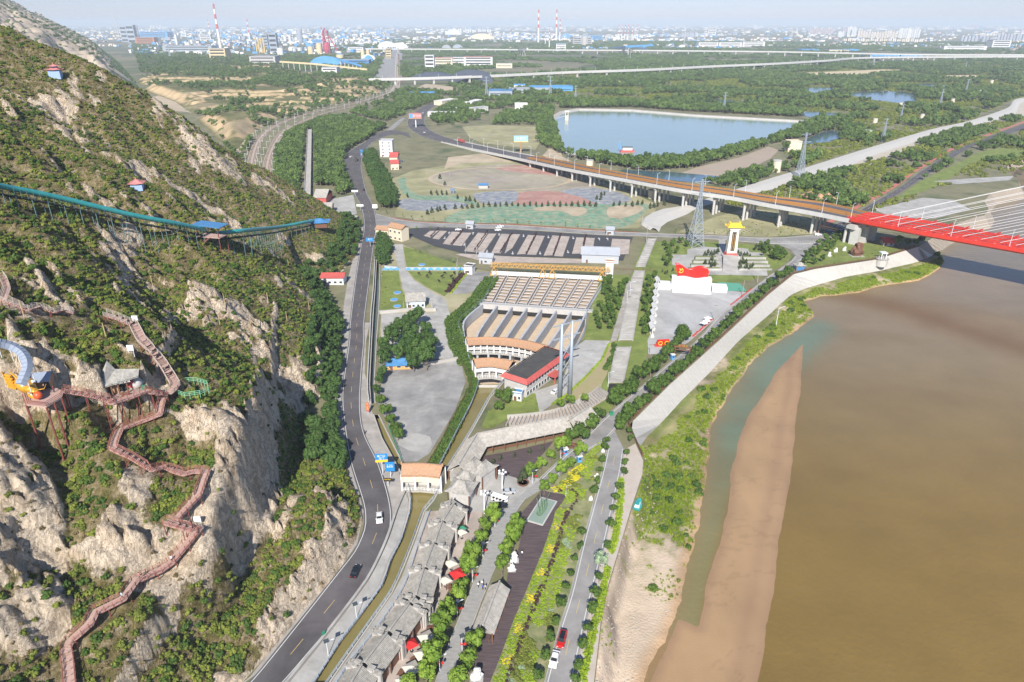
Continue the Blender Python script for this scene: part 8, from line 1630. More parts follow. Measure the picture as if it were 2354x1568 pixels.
for i,(x,y,m) in enumerate(((1905,534,blp),(1926,524,sp_),(1941,515,bp),(1913,540,sp_),(1930,532,blp),(1937,526,wp))): car('car parked in the shade under the bridge, %s from the left' % od(i),x,y,.3+i*.3,m,group='cars parked under the bridge')
for i,(x,y) in enumerate(((1053,530),(1146,525),(1144,531),(1150,522))): car('white car at the edge of the car park, %s from the left' % od(i),x,y,.2,wp,group='cars at the car park edge')
for i,(x,y,m) in enumerate(((976,306,wp),(972,261,wp),(966,262,sp_),(807,362,wp),(920,375,wp),(926,371,sp_))): car('small car by the trunk road, %s of six' % od(i),x,y,1.2,m,group='distant cars by the trunk road')
def truck(label,x,y,rz,m,L_=14,z=0):
 t = thing('lorry',label,'lorry',tuple(G(x,y,z)),rz); MB().box((-1.2,0,2.1),(L_-3,2.5,2.6)).build('cargo_body',m,t); MB().box((L_/2-1.3,0,1.7),(2.2,2.4,2.6)).build('cab',m_redt,t); MB().box((L_/2-.15,0,2.2),(.1,2.1,.9)).build('windscreen',m_glass,t)
 for u in (-L_*.35,-L_*.25,L_*.34):
  for s in (-1,1): MB().bar((u,s*1.1,.5),(u,s*1.3,.5),.95,.95).build('wheel',m_black,t)
truck('dark red lorry climbing onto the grey viaduct',1060,327,heading((1050,325),(1080,333)),m_redt,z=1.2); truck('red and black lorry waiting at the roadside booth',818,370,heading((818,378),(820,362)),m_slab,11)
t = thing('tour_cart','white-roofed open electric tour cart on the square','cart',tuple(G(1148,1152)),heading((1136,1148),(1160,1156))); MB().box((0,0,2.0),(5.4,1.9,.14)).build('roof',m_white2,t); MB().box((0,0,.55),(5.2,1.7,.45)).build('chassis',m_white2,t)
for i in range(4): MB().box((-1.9+i*1.15,0,.95),(.5,1.5,.5)).build('seat',m_black,t)
for s in (-1,1):
 for u in (-2.4,0,2.4): MB().box((u,s*.85,1.3),(.08,.08,1.4)).build('post',m_white2,t)
 for u in (-1.6,1.7): MB().bar((u,s*.8,.3),(u,s*.95,.3),.6,.6).build('wheel',m_black,t)
# canal railings
m_crail = mat('canal_rail',(.42,.50,.60),rough=.5)
def fence(label,L_,h=1.1,st=2.2,m=m_crail,base=0.0,bars=3,thick=.07,name='railing'):
 P = [Vector((p.x,p.y,base)) for p in L_]; t = thing(name,label,'railing' if name == 'railing' else 'fence',tuple(P[len(P)//2]));
 for k in range(bars):
  b = MB(); z = h*(k+1)/bars
  for a,c in zip(P,P[1:]): b.bar(a+Vector((0,0,z)),c+Vector((0,0,z)),thick)
  b.build('rail',m,t,True)
 b = MB()
 for p,a_ in walk(P,st): b.box((p.x,p.y,base+h/2),(thick*1.7,thick*1.7,h),a_)
 o = b.build('fence_posts',m,t,True); o['kind'] = 'stuff'; return t
cl,cr2 = CC2
fence('blue-white railing along the left bank of the lower canal',offset(smooth_line(cl,3),.5),base=.3); fence('blue-white railing along the right bank of the lower canal',offset(smooth_line(cr2,3),-.5),base=.3)
fence('blue-white railing between the canal walkway and the shop backs',smooth_line(GG(q(1,3,(1600,10),(1500,300),(1372,680),(1130,1060),(862,1400),(762,1560),(700,1650))),3),base=.15)
fence('blue-white railing on the left bank of the main canal',offset(smooth_line(CB[0],3),.5),base=.3); fence('blue-white railing on the right bank of the main canal',offset(smooth_line(CB[1],3),-.5),base=.3)
def lowwall(label,L_,h,w,m=m_conc):
 t = thing('parapet_wall',label,'wall',tuple(L_[len(L_)//2])); b = MB()
 for a,c in zip(L_,L_[1:]): b.bar(a+Vector((0,0,h/2)),c+Vector((0,0,h/2)),w,h)
 b.build('wall_body',m,t,True); b = MB()
 for a,c in zip(L_,L_[1:]): b.bar(a+Vector((0,0,h+.06)),c+Vector((0,0,h+.06)),w*1.35,.12)
 b.build('coping',m_pale,t,True)
lowwall('concrete parapet between the highway verge and the promenade',smooth_line(GG([(930,1135),(912,1176),(888,1247),(855,1318),(828,1360),(763,1446),(665,1568),(630,1610)]),3),1.1,.5)
lowwall('low wall between the highway and the narrow canal',smooth_line(GG([(863,575),(858,667),(853,720),(850,784),(845,884),(848,925)]),3),1.0,.35); fence('pale railing on the wall beside the narrow canal',smooth_line(GG([(863,575),(858,667),(853,720),(850,784),(845,884),(848,925)]),3),1.9,2.5,m_lamp)
lowwall('white wall with blue arches across the lawns',GG([(884,617),(914,620)]),1.8,.4,m_crail); lowwall('white wall with blue arches right of the driveway',GG([(933,621),(1068,621)]),1.8,.4,m_crail)
for i in range(11): x = 888+i*17 if i > 2 else 886+i*13; p = G(x,621); b = MB(); b.add([(p.x-2.2,p.y-.3,.1),(p.x+2.2,p.y-.3,.1),(p.x+1.4,p.y-.3,1.1),(p.x,p.y-.3,1.7),(p.x-1.4,p.y-.3,1.1)],[(0,1,2,3,4)]); o = b.build('painted_arch',m_cyan,bpy.data.objects.get('parapet_wall.003'),True)
fence('dark railing along the top of the revetment',[Vector((p.x,p.y,0)) for p in offset(BANKTOP[11:],.6)],1.3,2,m_brown,.1,3,.13); fence('dark fence between the yard and the main canal bank',smooth_line(GG([(1052,826),(1083,880),(1060,930),(1030,985),(1003,1040),(978,1075)]),4),1.6,2.5,m_brown)
fence('dark fence at the head of the cascade',GG([(1410,620),(1510,625)]),1.5,2,m_brown); lowwall('white boundary wall at the top of the concrete yard',GG([(871,852),(890,850)]) ,1.4,.3); lowwall('pale wall across the top of the concrete yard',GG([(945,843),(1000,838),(1052,828)]),1.6,.3); lowwall('grey wall at the bottom of the lawn',GG([(872,722),(940,716),(1002,716)]),1.8,.4)
fence('green mesh fence at the corner of the yard',GG([(893,985),(915,1040),(926,1075)]),1.6,2,m_green); fence('metal guard rail beside the highway hill verge',smooth_line(GG([(772,900),(774,960),(788,1030),(800,1070)]),4),.8,3,m_lamp)
# solar lamps, lanterns, poles
def solar(label,x,yb,H=5,z=0):
 t = thing('solar_lamp',label,'street lamp',tuple(G(x,yb,z)),.5,'solar lamps'); b = MB(); b.cyl((0,0,0),.1,H,6,.07); b.build('pole',m_lamp,t); MB().box((0,-.3,H+.25),(1.2,.9,.07),rot=Matrix.Rotation(.6,3,'X')).build('solar_panel',m_glass,t); b = MB(); b.bar((0,0,H-.5),(1.3,0,H-.3),.08); b.box((1.5,0,H-.32),(.6,.25,.1)); b.build('lamp_head',m_lamp,t)
for i,(x,y) in enumerate(q(1,3,(925,985),(665,1330)) + q(1,3,(1990,650),(1850,960),(1690,1470),(1895,1280),(2085,420),(2195,140)) + q(2,2,(445,1100),(185,1310))): solar('solar lamp %s' % ['on the promenade below the road bend','on the promenade nearest the bottom edge','beside the three strollers on the stone street','by the shops, halfway down the stone street','by the shops near the bottom edge','right of the stone street below the narrow gallery','by the red awning trees','at the head of the stone street','on the timber terrace side of the square, upper','on the timber terrace side of the square, lower'][i],x,y)
def lantern(label,x,yb,m=m_redp,z=0):
 t = thing('lantern_post',label,'lantern',tuple(G(x,yb,z)),0,'red lantern posts'); b = MB(); b.cyl((0,0,0),.06,2.6,5); b.build('post',m_black,t)
 for s in (-1,1): b = MB(); b.lathe((s*.42,0,1.7),[(.12,0),(.3,.2),(.3,.55),(.12,.75)],8); b.build('lantern',m,t)
for i,(x,y) in enumerate(q(1,3,(1995,640),(2195,130),(2080,410),(1858,945),(1685,1450),(1892,1275)) + q(2,2,(445,1080),(190,1290))): lantern('pair of red lanterns %s' % ['by the three strollers','at the top of the stone street','below the top of the stone street','by the shops midway','by the shops at the bottom','right of the stone street near the bottom','by the timber terrace, upper','by the timber terrace, lower'][i],x+4,y)
for i,(x,yb,yt) in enumerate(((1154,1125,1085),(1113,1180,1133))):
 p = G(x,yb); H = hgt(x,yb,yt); t = thing('ornate_lamp','tall five-globed white lamp post, %s on the square' % ['upper right','lower left'][i],'street lamp',tuple(p)); b = MB(); b.cyl((0,0,0),.22,H,8,.12); b.build('pole',m_white2,t)
 for k in range(5): a_ = k*2*pi/5; b = MB(); b.bar((0,0,H-.8),(cos(a_)*1.1,sin(a_)*1.1,H-.3),.1); ico(b,(cos(a_)*1.1,sin(a_)*1.1,H),.4,1,1,0); b.build('globe',m_white2,t)
for i,(x,yb,yt) in enumerate(((1397,889,856),(1381,896,885),(1330,931,910),(1447,680,649),(1440,700,668),(1362,716,702),(1345,748,745-10),(1300,1142,1117),(1385,1315,1298),(1783,750,706))):
 H = hgt(x,yb,yt); t = dup(LP0,G(x,yb,-8 if i == 9 else 0),[0,pi,.5,0,0,0,pi,0,pi,.2][i],'white lamp post ' + ['left of the lower cascade end','beside the curved channel wall','by the trees below the portal tower','left of the long cascade, upper','left of the long cascade, lower','at the top right of the basin','right of the basin edge','at the corner of the timber deck','leaning over the riverside road by the willow','standing alone on the grassy river bank'][i],'lamp posts around the waterworks'); t.scale = (H/9.5,)*3
def pole(label,x,yb,yt,m=m_pale,grp='utility poles'):
 p = G(x,yb); H = hgt(x,yb,yt); t = thing('utility_pole',label,'pole',tuple(p),0,grp); b = MB(); b.cyl((0,0,0),.17,H,6,.11); b.build('pole_shaft',m,t); MB().box((0,0,H-.6),(1.8,.14,.14)).build('cross_piece',m_brown,t)
for i,(x,yb,yt) in enumerate(((1050,635,602),(1052,633,592),(1070,582,558),(1095,587,559),(1706,679,645),(1740,650,612),(1641,738,700),(1485,560,520),(1475,523,487),(1494,815,790),(1320,1000,965),(928,714,693),(938,712,693),(958,724,708),(968,722,708),(992,715,688),(1034,408,392),(1066,468,446))):
 pole('pale utility pole ' + ['right of the plum lawn, front','right of the plum lawn, back','at the left edge of the car park bays','between the car park bays','by the flower border of the square','right of the green court','at the right edge of the flag square','by the cross road bridge','beside the netted field end','left of the flag square entrance','behind the gallery trees','left of the pale blue bungalow, first','left of the pale blue bungalow, second','below the pale blue bungalow, first','below the pale blue bungalow, second','right of the pale blue bungalow','on the dirt ring, back','on the netted field, front'][i],x,yb,yt)
# umbrellas and awnings by the shops
def umbrella(label,x,y,m,w=3.2,z=2.6):
 w *= .86; p = G(x,y,z); t = thing('parasol',label,'parasol',(p.x,p.y,.1),.6,'shop parasols'); b = MB(); b.cyl((0,0,0),.06,z,6); b.build('pole',m_lamp,t); h = w/2; b = MB(); b.add([(-h,-h,z-.2),(h,-h,z-.2),(h,h,z-.2),(-h,h,z-.2),(0,0,z+.7)],[(0,1,4),(1,2,4),(2,3,4),(3,0,4),(3,2,1,0)]); b.build('canopy',m,t); b = MB(); b.cyl((0,0,0),.4,.12,8); b.build('foot',m_black,t)
m_canv = mat('canvas_cream',(.58,.53,.45),rough=.9); m_canvr = mat('canvas_red',(.62,.02,.02),rough=.8)
for (x,y),l,m,w in zip(q(1,3,(1790,470),(1740,625),(1895,150),(1890,185),(1565,1155),(1515,1310),(1430,1440),(1425,1215),(1850,570),(1345,1555)),('cream parasol beside the big red awning','cream parasol below the big red awning','green and white parasol near the top of the shops','cream parasol under the green one','large cream parasol above the red square one','cream parasol by the round table','large cream parasol in the lower forecourt','red square parasol outside the second shop','big red awning stretched towards the trees','cream parasol at the bottom edge'),(m_canv,m_canv,m_green,m_canv,m_canv,m_canv,m_canv,m_canvr,m_canvr,m_canv),(3.4,3.2,2.4,3,4,3.2,4,3.2,4,3)): umbrella(l,x,y,m,w)
for i,(x,y) in enumerate(q(2,1,(1765,1400),(1790,1380),(1800,1355))): umbrella('white parasol over yellow seats on the flag square, %s' % ['front','middle','back'][i],x,y,m_white2,3.4)
for i,(x,y) in enumerate(q(1,3,(1600,1090),(1540,1250),(1460,1370),(1340,1500),(1780,710),(1560,1205),(1440,1480))):
 p = G(x,y); t = thing('cafe_table','dark wooden cafe table %s' % ['between cream parasols, upper','beside the glowing brazier','under the shade of the lower parasol','near the bottom edge','below the column of shops','right of the red square parasol','by the lowest trees'][i],'table',tuple(p),i*.4,'cafe tables in the forecourt'); MB().box((0,0,.75),(1.8,.8,.08)).build('table_top',m_brown,t)
 for s in (-1,1): MB().box((0,s*.8,.45),(1.7,.3,.08)).build('bench',m_brown,t); MB().box((s*.7,0,.37),(.1,.6,.74)).build('leg',m_brown,t)
for i,(x,y) in enumerate(q(1,3,(1930,60),(1935,25))): p = G(x,y); t = thing('red_stall','red and black street stall near the top shop, %s' % ['lower','upper'][i],'stall',tuple(p),.9,'red stalls'); MB().box((0,0,.6),(1.8,1.1,1.2)).build('counter',m_redt,t); MB().box((0,0,2.1),(2,1.3,.2)).build('stall_roof',m_black,t); b = MB(); b.box((-.8,0,1.6),(.1,1,1)); b.box((.8,0,1.6),(.1,1,1)); o = b.build('stall_posts',m_black,t); o['kind'] = 'stuff'
# gate frames, booths
def gateframe(label,pl,pr,yt,m,sign=None):
 a,c,Lx,rz = frame(pl,pr); H = hgt((pl[0]+pr[0])/2,(pl[1]+pr[1])/2,yt); t = thing('entrance_gate',label,'gate',tuple(a),rz)
 for x in (0,Lx): MB().box((x,0,H/2),(.5,.5,H)).build('post',m,t)
 b = MB(); b.box((Lx/2,0,H-.4),(Lx+1,.7,.8)); b.box((Lx/2,0,H-1.8),(Lx,.4,.4)); b.build('beam',m,t)
 if sign: b = MB(); b.box((Lx/2,-.4,H+.3),(Lx*.45,.25,1.5)); sg = b.build('sign_board',m_brown,t); text(sign,1.1,m_gold,sg,(Lx/2,-.56,H+.3))
gateframe('dark timber gate frame over the embankment road',(1549,822),(1583,826),796,m_brown,'龙门景区'); gateframe('low timber height barrier by the long gallery',(1303,1031),(1322,1036),1018,m_brown); gateframe('orange height barrier under the viaduct',(1880,537),(1921,546),521,m_orange)
for i,(x,y) in enumerate(((1545,823),(1299,1042),(1331,1058))): t = thing('ticket_booth','small bright blue ticket booth %s' % ['at the embankment road gate','by the height barrier','under the street tree by the terrace'][i],'booth',tuple(G(x,y+3)),.3,'blue booths'); MB().box((0,0,1.2),(1.4,1.4,2.4)).build('booth_body',m_cyan,t); MB().box((0,0,2.5),(1.8,1.8,.2)).build('booth_roof',m_white2,t); MB().box((0,-.72,1.5),(.9,.06,.8)).build('window',m_glass,t)
hip('kiosk_pavilion','small dark blue-roofed kiosk at the tip of the embankment road','kiosk',G(1836,620)[:],6,5,2.8,4.6,0,m_gtile,m_blue)
t = thing('red_ornament','red decorated float with two yellow discs on the flag square','ornament',tuple(G(1523,795)),.1); MB().box((0,0,1.6),(6.5,1.2,3.0),taper=.85).build('panel',m_redp,t); MB().box((0,0,.2),(8,3,.4)).build('base',m_redt,t)
for s in (-1,1): b = MB(); b.tube([(s*1.5+.9*cos(a_),-.8,1.7+.9*sin(a_)) for a_ in np.linspace(0,2*pi,14)],.18,5); b.build('yellow_disc',m_yel,t)
# road signs
def sign(label,x,yb,w,h,y_top,m,txt=None,tm=None,rz=0,z=0.0,ts=.8,name='road_sign',band=None):
 p = G(x,yb,z); H = hgt(x,yb,y_top,z); t = thing(name,label,'sign',tuple(p),rz); b = MB(); b.cyl((0,.1,0),.12,H-.2,6); b.build('post',m_lamp,t); b = MB(); b.box((0,-.05,H-h/2),(w,.12,h)); pn = b.build('sign_panel',m,t)
 if band: MB().box((0,-.08,H-h*.86),(w,.14,h*.28)).build('lower_band',band,t)
 if txt: text(txt,ts,tm or m_white2,pn,(0,-.14,H-h*.42))
 return t
m_sblue = mat('sign_blue',(.02,.22,.55),rough=.5)
sign('wide blue and yellow road sign beside the lower highway',880,1092,4.0,3.2,1043,m_sblue,'禹门口\n龙门',ts=.9,band=m_yel,rz=.1); sign('blue parking sign below the blue and yellow one',898,1098,3.0,3.6,1062,m_sblue,'P 1km\n停车场',ts=.7,rz=.1)
sign('tall red banner sign with yellow characters by the canal culvert',846,951,1.1,4.0,925,m_redt,'龙\n门\n宴\n园',m_yel,ts=.8); sign('black information board with yellow lettering by the gatehouse',892,1117,2.6,1.2,1099,m_black,'前方学校',m_yel,ts=.5); sign('small green sign at the roadside wall',745,1467,.9,1.8,1451,m_green,rz=.8)
sign('blue direction sign over the highway by the cream lodges',851,567,5,2.4,547,m_sblue,'龙门',ts=1.4); sign('white overhead sign plate by the temple yard',828,482,5.5,1.6,470,m_white2); sign('white overhead sign plate below the wood',816,450,5.5,1.6,437,m_white2); sign('white board at the tip of the roadside wood',862,484,4,3,470,m_white2)
p = G(956,293); t = thing('billboard','triangular advertising billboard with red and blue faces on a tall mast','billboard',tuple(p)); H = hgt(956,305,280); b = MB(); b.cyl((0,0,0),.8,H,8); b.build('mast',m_lamp,t); b = MB(); b.add([(-9,-2,H-2),(9,-3,H-2),(9,-3,H+5),(-9,-2,H+5)],[(0,1,2,3)]); b.add([(-9,-2,H-2),(-9,-2,H+5),(2,9,H+5),(2,9,H-2)],[(0,1,2,3)]); b.add([(9,-3,H-2),(2,9,H-2),(2,9,H+5),(9,-3,H+5)],[(0,1,2,3)]); b.build('red_face',m_pinkr,t); MB().box((-6,-2.35,H+1.5),(5,.2,6)).build('blue_face',m_cyan,t); MB().box((0,-2.7,H-1.6),(18,.3,1)).build('orange_strip',m_orange,t); text('龙门水泥',3,m_white2,t,(2.5,-3.0,H+1.8),(pi/2,0,-.05))
p = G(1197,352); H = hgt(1197,352,312); t = thing('billboard','blue and white billboard with yellow base on a mast by the viaduct','billboard',tuple(p)); b = MB(); b.cyl((0,0,0),.8,H-6,8); b.build('mast',m_orange,t); MB().box((0,0,H-3.5),(16,.8,7)).build('panel',mat('sky_blue_print',(.30,.55,.75),rough=.6),t); MB().box((0,-.5,H-6.6),(16,.2,.9)).build('yellow_strip',m_yel,t); text('M 黄河',3.4,m_white2,t,(0,-.6,H-3.2))
text('龙门水务服务区',1.6,m_white2,bpy.data.objects['blue_sign_building'],(5.5,-.15,2.4))
# statues, rocks, boat, dredger
def stat(label,x,y,h,m,seed,z=0.0):
 p = G(x,y); t = thing('rock_sculpture',label,'sculpture',(p.x,p.y,z)); b = MB(); ico(b,(0,0,h*.3),h*.42,seed,2,.3,sq=(1,.8,.9)); ico(b,(.2,0,h*.7),h*.3,seed+5,2,.35,sq=(.8,.7,1.2)); b.build('stone',m,t); MB().box((0,0,.12),(h*.9,h*.7,.3)).build('plinth',m_pale,t)
stat('tall white rock sculpture beside the stone street trees',1180,1290,3.2,m_wwall,3); stat('second white rock sculpture below the tall one',1176,1312,2.4,m_wwall,8); stat('white craggy rock sculpture on the deck at the bottom edge',1095,1560,3.4,m_wwall,12); stat('dark rugged rock mound in the garden below the bridge',1968,588,9,m_brown,20)
for i,(x,y) in enumerate(((1385,1040),(1370,1098),(1357,1150),(1920,580),(1905,590),(1940,577))): stat('pale garden stone %s' % ['upper, left of the riverside road','middle, left of the riverside road','lower, left of the riverside road','in the bridge garden, middle','in the bridge garden, left','in the bridge garden, right'][i],x,y,1.6 if i < 3 else 3,m_wwall,30+i)
a,c = G(1228,1205),G(1262,1150); d = c-a; rz = atan2(d.y,d.x); t = thing('boatmen_monument','greenish bronze monument of boatmen with raised oars in a railed pool','monument',tuple((a+c)/2),rz); m_bz = mat('bronze_green',(.14,.24,.16),(.22,.30,.18),scale=1.5,rough=.5,metal=.3,space='object')
Lm = d.length; MB().box((0,0,.25),(Lm,5.4,.5)).build('pool_base',m_gwall,t); MB().box((0,0,.53),(Lm-.8,4.6,.06)).build('pool_water',m_resv,t)
b = MB(); b.lathe; hull = [(-3.6,0,1.4),(-2.6,.9,1.0),(0,1.2,.9),(2.6,.9,1.1),(3.8,0,1.8),(2.6,-.9,1.1),(0,-1.2,.9),(-2.6,-.9,1.0)]; b.add(hull + [(x*.8,y*.5,.5) for x,y,z in hull],[(i,(i+1)%8,8+(i+1)%8,8+i) for i in range(8)] + [tuple(range(8,16)),tuple(range(8))[::-1]]); b.build('boat_hull',m_bz,t)
def person(label,loc,facing,shirt,trousers,pose='walk',s=1.0,hair=True,cat='person',name='person'):
 t = thing(name,label,cat,tuple(loc),facing); me = bpy.data.meshes.new('skeleton'); st = .22 if pose == 'walk' else .05
 V = [(0,0,.95),(0,0,1.2),(0,0,1.45),(0,0,1.56),(0,.1,.92),(st,.1,.5),(st*.4-.05,.1,.08),(st*.4+.12,.1,.03),(0,-.1,.92),(-st*.3,-.1,.5),(-st*1.3,-.1,.1),(-st*1.3+.15,-.1,.03),(0,.2,1.42),(-.08,.25,1.14),(.1,.24,.92),(0,-.2,1.42),(.08,-.25,1.14),(.22,-.24,.94)]
 E = [(0,1),(1,2),(2,3),(0,4),(4,5),(5,6),(6,7),(0,8),(8,9),(9,10),(10,11),(2,12),(12,13),(13,14),(2,15),(15,16),(16,17)]
 R = [.15,.14,.13,.06,.1,.07,.045,.035,.1,.07,.045,.035,.065,.045,.035,.065,.045,.035]
 me.from_pydata(V,E,[]); o = bpy.data.objects.new('body',me); COL.objects.link(o); o.parent = t; sk_ = o.modifiers.new('skin','SKIN')
 for v,r in zip(me.skin_vertices[0].data,R): v.radius = (r,r)
 me.skin_vertices[0].data[0].use_root = True; o.modifiers.new('sub','SUBSURF').levels = 1
 dg = bpy.context.evaluated_depsgraph_get(); nm = bpy.data.meshes.new_from_object(o.evaluated_get(dg)); o.modifiers.clear(); o.data = nm; nm.materials.clear(); skin = mat('skin',(.50,.30,.20),rough=.6)
 for m in (shirt,trousers,skin): nm.materials.append(m)
 for f in nm.polygons: z = f.center.z; f.material_index = 1 if z < .93 and abs(f.center.y) < .19 else (2 if abs(f.center.y) > .22 and z < 1.15 else 0); f.use_smooth = True
 b = MB(); b.lathe((0.02,0,1.55),[(.05,0),(.085,.05),(.095,.13),(.08,.2),(.03,.25)],10); b.add([(.1,-.015,1.68),(.1,.015,1.68),(.135,0,1.665),(.1,0,1.71)],[(0,1,2),(1,3,2),(3,0,2)]); b.box((.02,.1,1.68),(.03,.02,.05)); b.box((.02,-.1,1.68),(.03,.02,.05)); b.build('head',skin,t,smooth=True)
 b = MB(); b.lathe((-.02,0,1.66),[(.1,-.02),(.11,.06),(.09,.13),(.03,.17)],10); b.build('hair',m_black if hair is True else hair,t); t.scale = (s,)*3; return t
wh,dk,bl_,rd_ = m_white2,mat('cloth_dark',(.03,.03,.045),rough=.9),mat('cloth_blue',(.04,.12,.4),rough=.9),m_redt
pp_ = q(1,3,(2042,705),(2078,690),(2083,725),(2108,728))
for (x,y),l,sh in zip(pp_,('stroller in white on the stone street, left of the group','stroller in white holding a sunhat on the stone street','stroller in blue on the stone street','stroller in grey at the right of the group'),(wh,wh,bl_,m_gwall)): person(l,G(x,y)+Vector((0,0,.25)),-1.9,sh,dk,s=1.05,hair=m_white2 if 'sunhat' in l else True)
person('person in white standing alone on the timber deck',G(*q(2,3,(92,415))[0])+Vector((0,0,.3)),1.2,wh,dk,'stand',1.05); person('person in blue sitting area outside the shops, walking past',G(*q(1,3,(1660,965))[0])+Vector((0,0,.1)),.5,bl_,dk); person('person in red at a shop door near the second shop',G(*q(1,3,(1300,1310))[0])+Vector((0,0,.1)),2,rd_,dk); person('person in white by the lowest shop door',G(*q(1,3,(1275,1400))[0])+Vector((0,0,.1)),1,wh,dk)
h = CZ(125,903); person('person in red standing on the dragon platform',G(125,902,dz),0,rd_,dk,'stand'); h = WP[3][0];
for (x,y),l,sh in zip(((319,1330),(280,1371),(391,1285)),('person in pink pausing on the lower boardwalk','person in pale blue lower on the boardwalk','person in white near the elbow of the boardwalk'),(m_pinkr,mat('cloth_pale_blue',(.35,.55,.7),rough=.9),wh)):
 P = WP[3][0]; k = min(range(len(P)),key=lambda i: hypot(proj(P[i])[0]-x,proj(P[i])[1]-y)); person(l,P[k]+Vector((0,0,.05)),-2,sh,dk)
for i in range(4): person('x',(0,0,0),0,m_bz,m_bz,hair=m_bz) if False else None
b = MB()
for i in range(6):
 x = -2.4+i*.95; b.tube([(x,.3*(-1)**i,1.2),(x,.25*(-1)**i,2.0),(x+.1,.2*(-1)**i,2.9),(x+.15,.2*(-1)**i,3.3)],[.3,.34,.26,.16],6)
b.build('boatmen_group',m_bz,t_ if False else bpy.data.objects['boatmen_monument'])
for i in range(4): x = -2.2+i*1.3; MB().bar((x,.2,1.4),(x+1.2,1.4*(-1)**i,5.6),.12).build('oar',m_bz,bpy.data.objects['boatmen_monument'])
p = G(838,998); t = thing('motorcycle','motorcycle with a rider in dark clothes on the highway edge','motorcycle',tuple(p+Vector((0,0,.2))),-1.4); b = MB(); b.tube([(-.8,0,.55),(-.2,0,.75),(.4,0,.8),(.7,0,.6)],[.1,.16,.16,.08],6); b.build('body',m_black,t)
for u in (-.65,.65): b = MB(); b.tube([(u+.3*cos(a_),0,.3+.3*sin(a_)) for a_ in np.linspace(0,2*pi,12)],.06,5); b.build('wheel',m_black,t)
person('motorcycle rider in dark clothes at the highway edge',p+Vector((0,0,.25)),-1.4,dk,dk,'stand',.95)
fb = hit0(1465,1166,FLBV) if FLBV.ray_cast(Vector((0,0,CAMH)),Vector(ray(1465,1166)).normalized())[0] is not None else G(1465,1166,-7)
t = thing('pedal_boat','teal and white boat stranded on the floodplain below the path','boat',tuple(fb+Vector((0,0,.3))),1.2); hull = [(-2.6,-1.1,.8),(-2.6,1.1,.8),(0,1.35,.8),(2.2,.8,.9),(3.2,0,1.1),(2.2,-.8,.9),(0,-1.35,.8)]; b = MB(); b.add(hull + [(x*.85,y*.7,0) for x,y,z in hull],[(i,7+i,7+(i+1)%7,(i+1)%7) for i in range(7)] + [tuple(range(7,14)),tuple(range(7))[::-1]]); b.build('hull',m_tealp,t); MB().box((-.4,0,1.2),(2.6,1.5,.8),taper=.8).build('cabin',m_white2,t); MB().box((-.4,0,1.65),(2.0,1.1,.06)).build('cabin_roof',m_tealp,t)
p = G(1441,349,-1.6); t = thing('dredger','red and white dredger with blue boom moored in the reservoir','boat',tuple(p)); MB().box((0,0,1),(16,6,2)).build('hull',m_redt,t); MB().box((0,0,3.6),(11,4,3)).build('cabin',m_white2,t); MB().box((0,0,5.3),(12,5,.4)).build('cabin_roof',m_slab,t); b = MB(); b.bar((-8,0,2),(-9.5,0,12),.8); b.bar((-9.5,0,12),(-11,0,4),.4); b.build('boom',m_cyan,t)
p = G(1302,276,-1.6); H = 9; t = thing('intake_tower','concrete intake tower with footbridge in the reservoir corner','tower',tuple(p)); MB().box((0,0,3),(5,5,7)).build('tower_base',m_cream,t); MB().box((0,0,13),(7,6,1)).build('top_slab',m_white2,t)
for x in (-2,2):
 for y in (-2,2): MB().box((x,y,9.5),(.7,.7,6)).build('column',m_cream,t)
MB().bar((-3,0,6),(-18,0,2.2),2,.5).build('footbridge',m_conc,t)
p = G(2026,600,-1); t = thing('sluice_turret','small concrete turret with a railed platform on the revetment','turret',tuple(p-Vector((0,0,3)))); b = MB(); b.cyl((0,0,0),3.6,4.5,14); b.build('turret_body',m_slope,t); b = MB(); b.cyl((0,0,4.5),4,.4,14); b.build('platform',m_pale,t)
for k in range(4): a_ = pi/4+k*pi/2; MB().box((cos(a_)*2,sin(a_)*2,6.6),(.4,.4,4)).build('post',m_lamp,t)
MB().box((0,0,8.6),(4,4,.4)).build('top_beam',m_lamp,t)
house('garden_house','small blue-grey house in the shadow under the red bridge','house',(2029,566),(2053,567),549,8,m_gwall,m_redt,.5,2); bin_('green bin at the gallery road corner',G(1405,955),s=1.3)
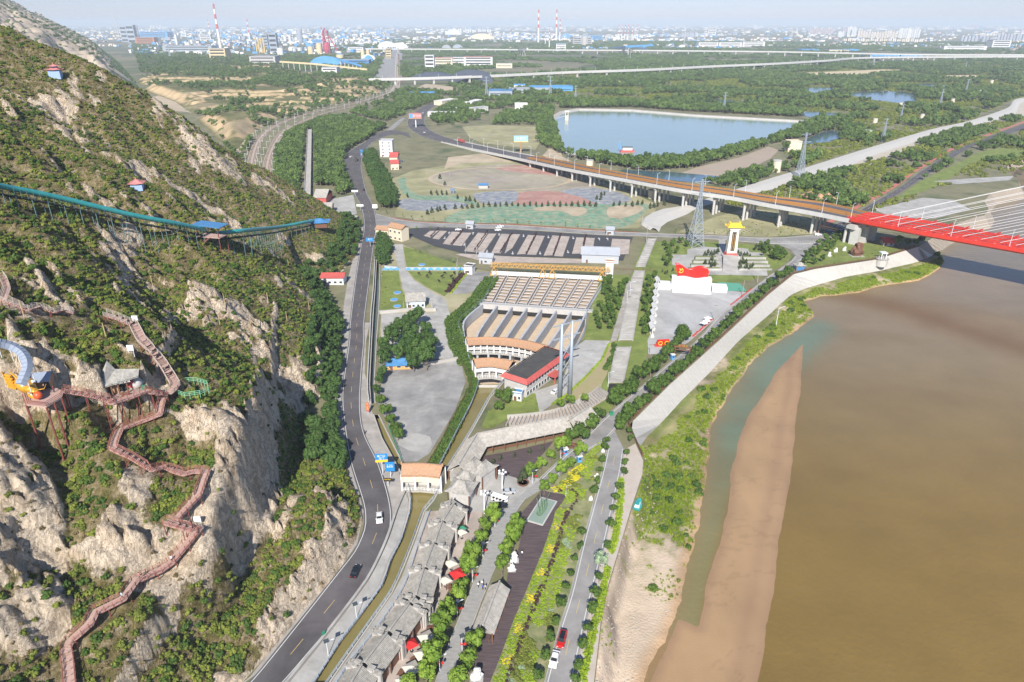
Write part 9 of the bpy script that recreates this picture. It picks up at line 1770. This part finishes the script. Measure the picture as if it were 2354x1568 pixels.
for i,(x,y) in enumerate(q(1,1,(1300,1130),(1270,1195),(1298,1255),(1525,872)) + q(1,2,(0,0))[:0] + q(1,1,(1258,1440),(1295,1465))): t = thing('stone_lily','round pale blue garden basin %s' % ['on the lawn, upper','on the lawn, lower','on the lawn, lowest','on the triangular lawn','in the small park, left','in the small park, right'][i],'basin',tuple(G(x,y)+Vector((0,0,.2))),0,'garden basins'); b = MB(); b.cyl((0,0,0),2.2,.35,14); b.build('rim',m_pale,t); b = MB(); b.cyl((0,0,.36),1.9,.03,14); b.build('water',m_cyan,t)
ph = ((1905,455),(1890,458),(1860,455));
for i,(x,y) in enumerate(((1859,462),(1882,468),(1900,466))): hip('orange_pavilion','orange-roofed pavilion behind the viaduct, %s from the left' % od(i),'pavilion',G(x,y)[:],10,10,4,8,0,m_orange,None,group='orange-roofed pavilions behind the viaduct',pt=.05)
house('field_shelter','blue-roofed open shelter on the dirt ring','shelter',(1100,434),(1121,434),423,5,m_gwall,m_blue,.8,0,door=False); house('portable_cabin','tiny blue cabin on the netted field','cabin',(1036,445),(1044,445),437,3,m_blue,m_gsheet,1,1,flat=True); house('village_shed','pale blue shed by the rail curve, left','shed',(946,220),(960,219),211,14,m_wwall,m_cyan,.8,1); house('village_shed','pale blue shed by the rail curve, middle','shed',(969,221),(983,220),211,14,m_wwall,m_cyan,.8,1); house('village_shed','pale blue shed by the rail curve, right','shed',(985,221),(1001,219),211,14,m_wwall,m_cyan,.8,1)
# ================================================================ HAZE
mh = bpy.data.materials.new('haze_air'); mh.use_nodes = True; nt = mh.node_tree; nt.nodes.clear()
pv = nt.nodes.new('ShaderNodeVolumePrincipled'); ou = nt.nodes.new('ShaderNodeOutputMaterial'); nt.links.new(pv.outputs[0],ou.inputs['Volume'])
pv.inputs['Color'].default_value = (.80,.90,1,1); pv.inputs['Density'].default_value = .000085; pv.inputs['Anisotropy'].default_value = -.1
b = MB(); b.box((0,29000,215/2-5.5),(130000,62000,215+11)); o = b.build('haze',mh); o['kind'] = 'stuff'; o['label'] = 'pale blue summer haze over the river plain'
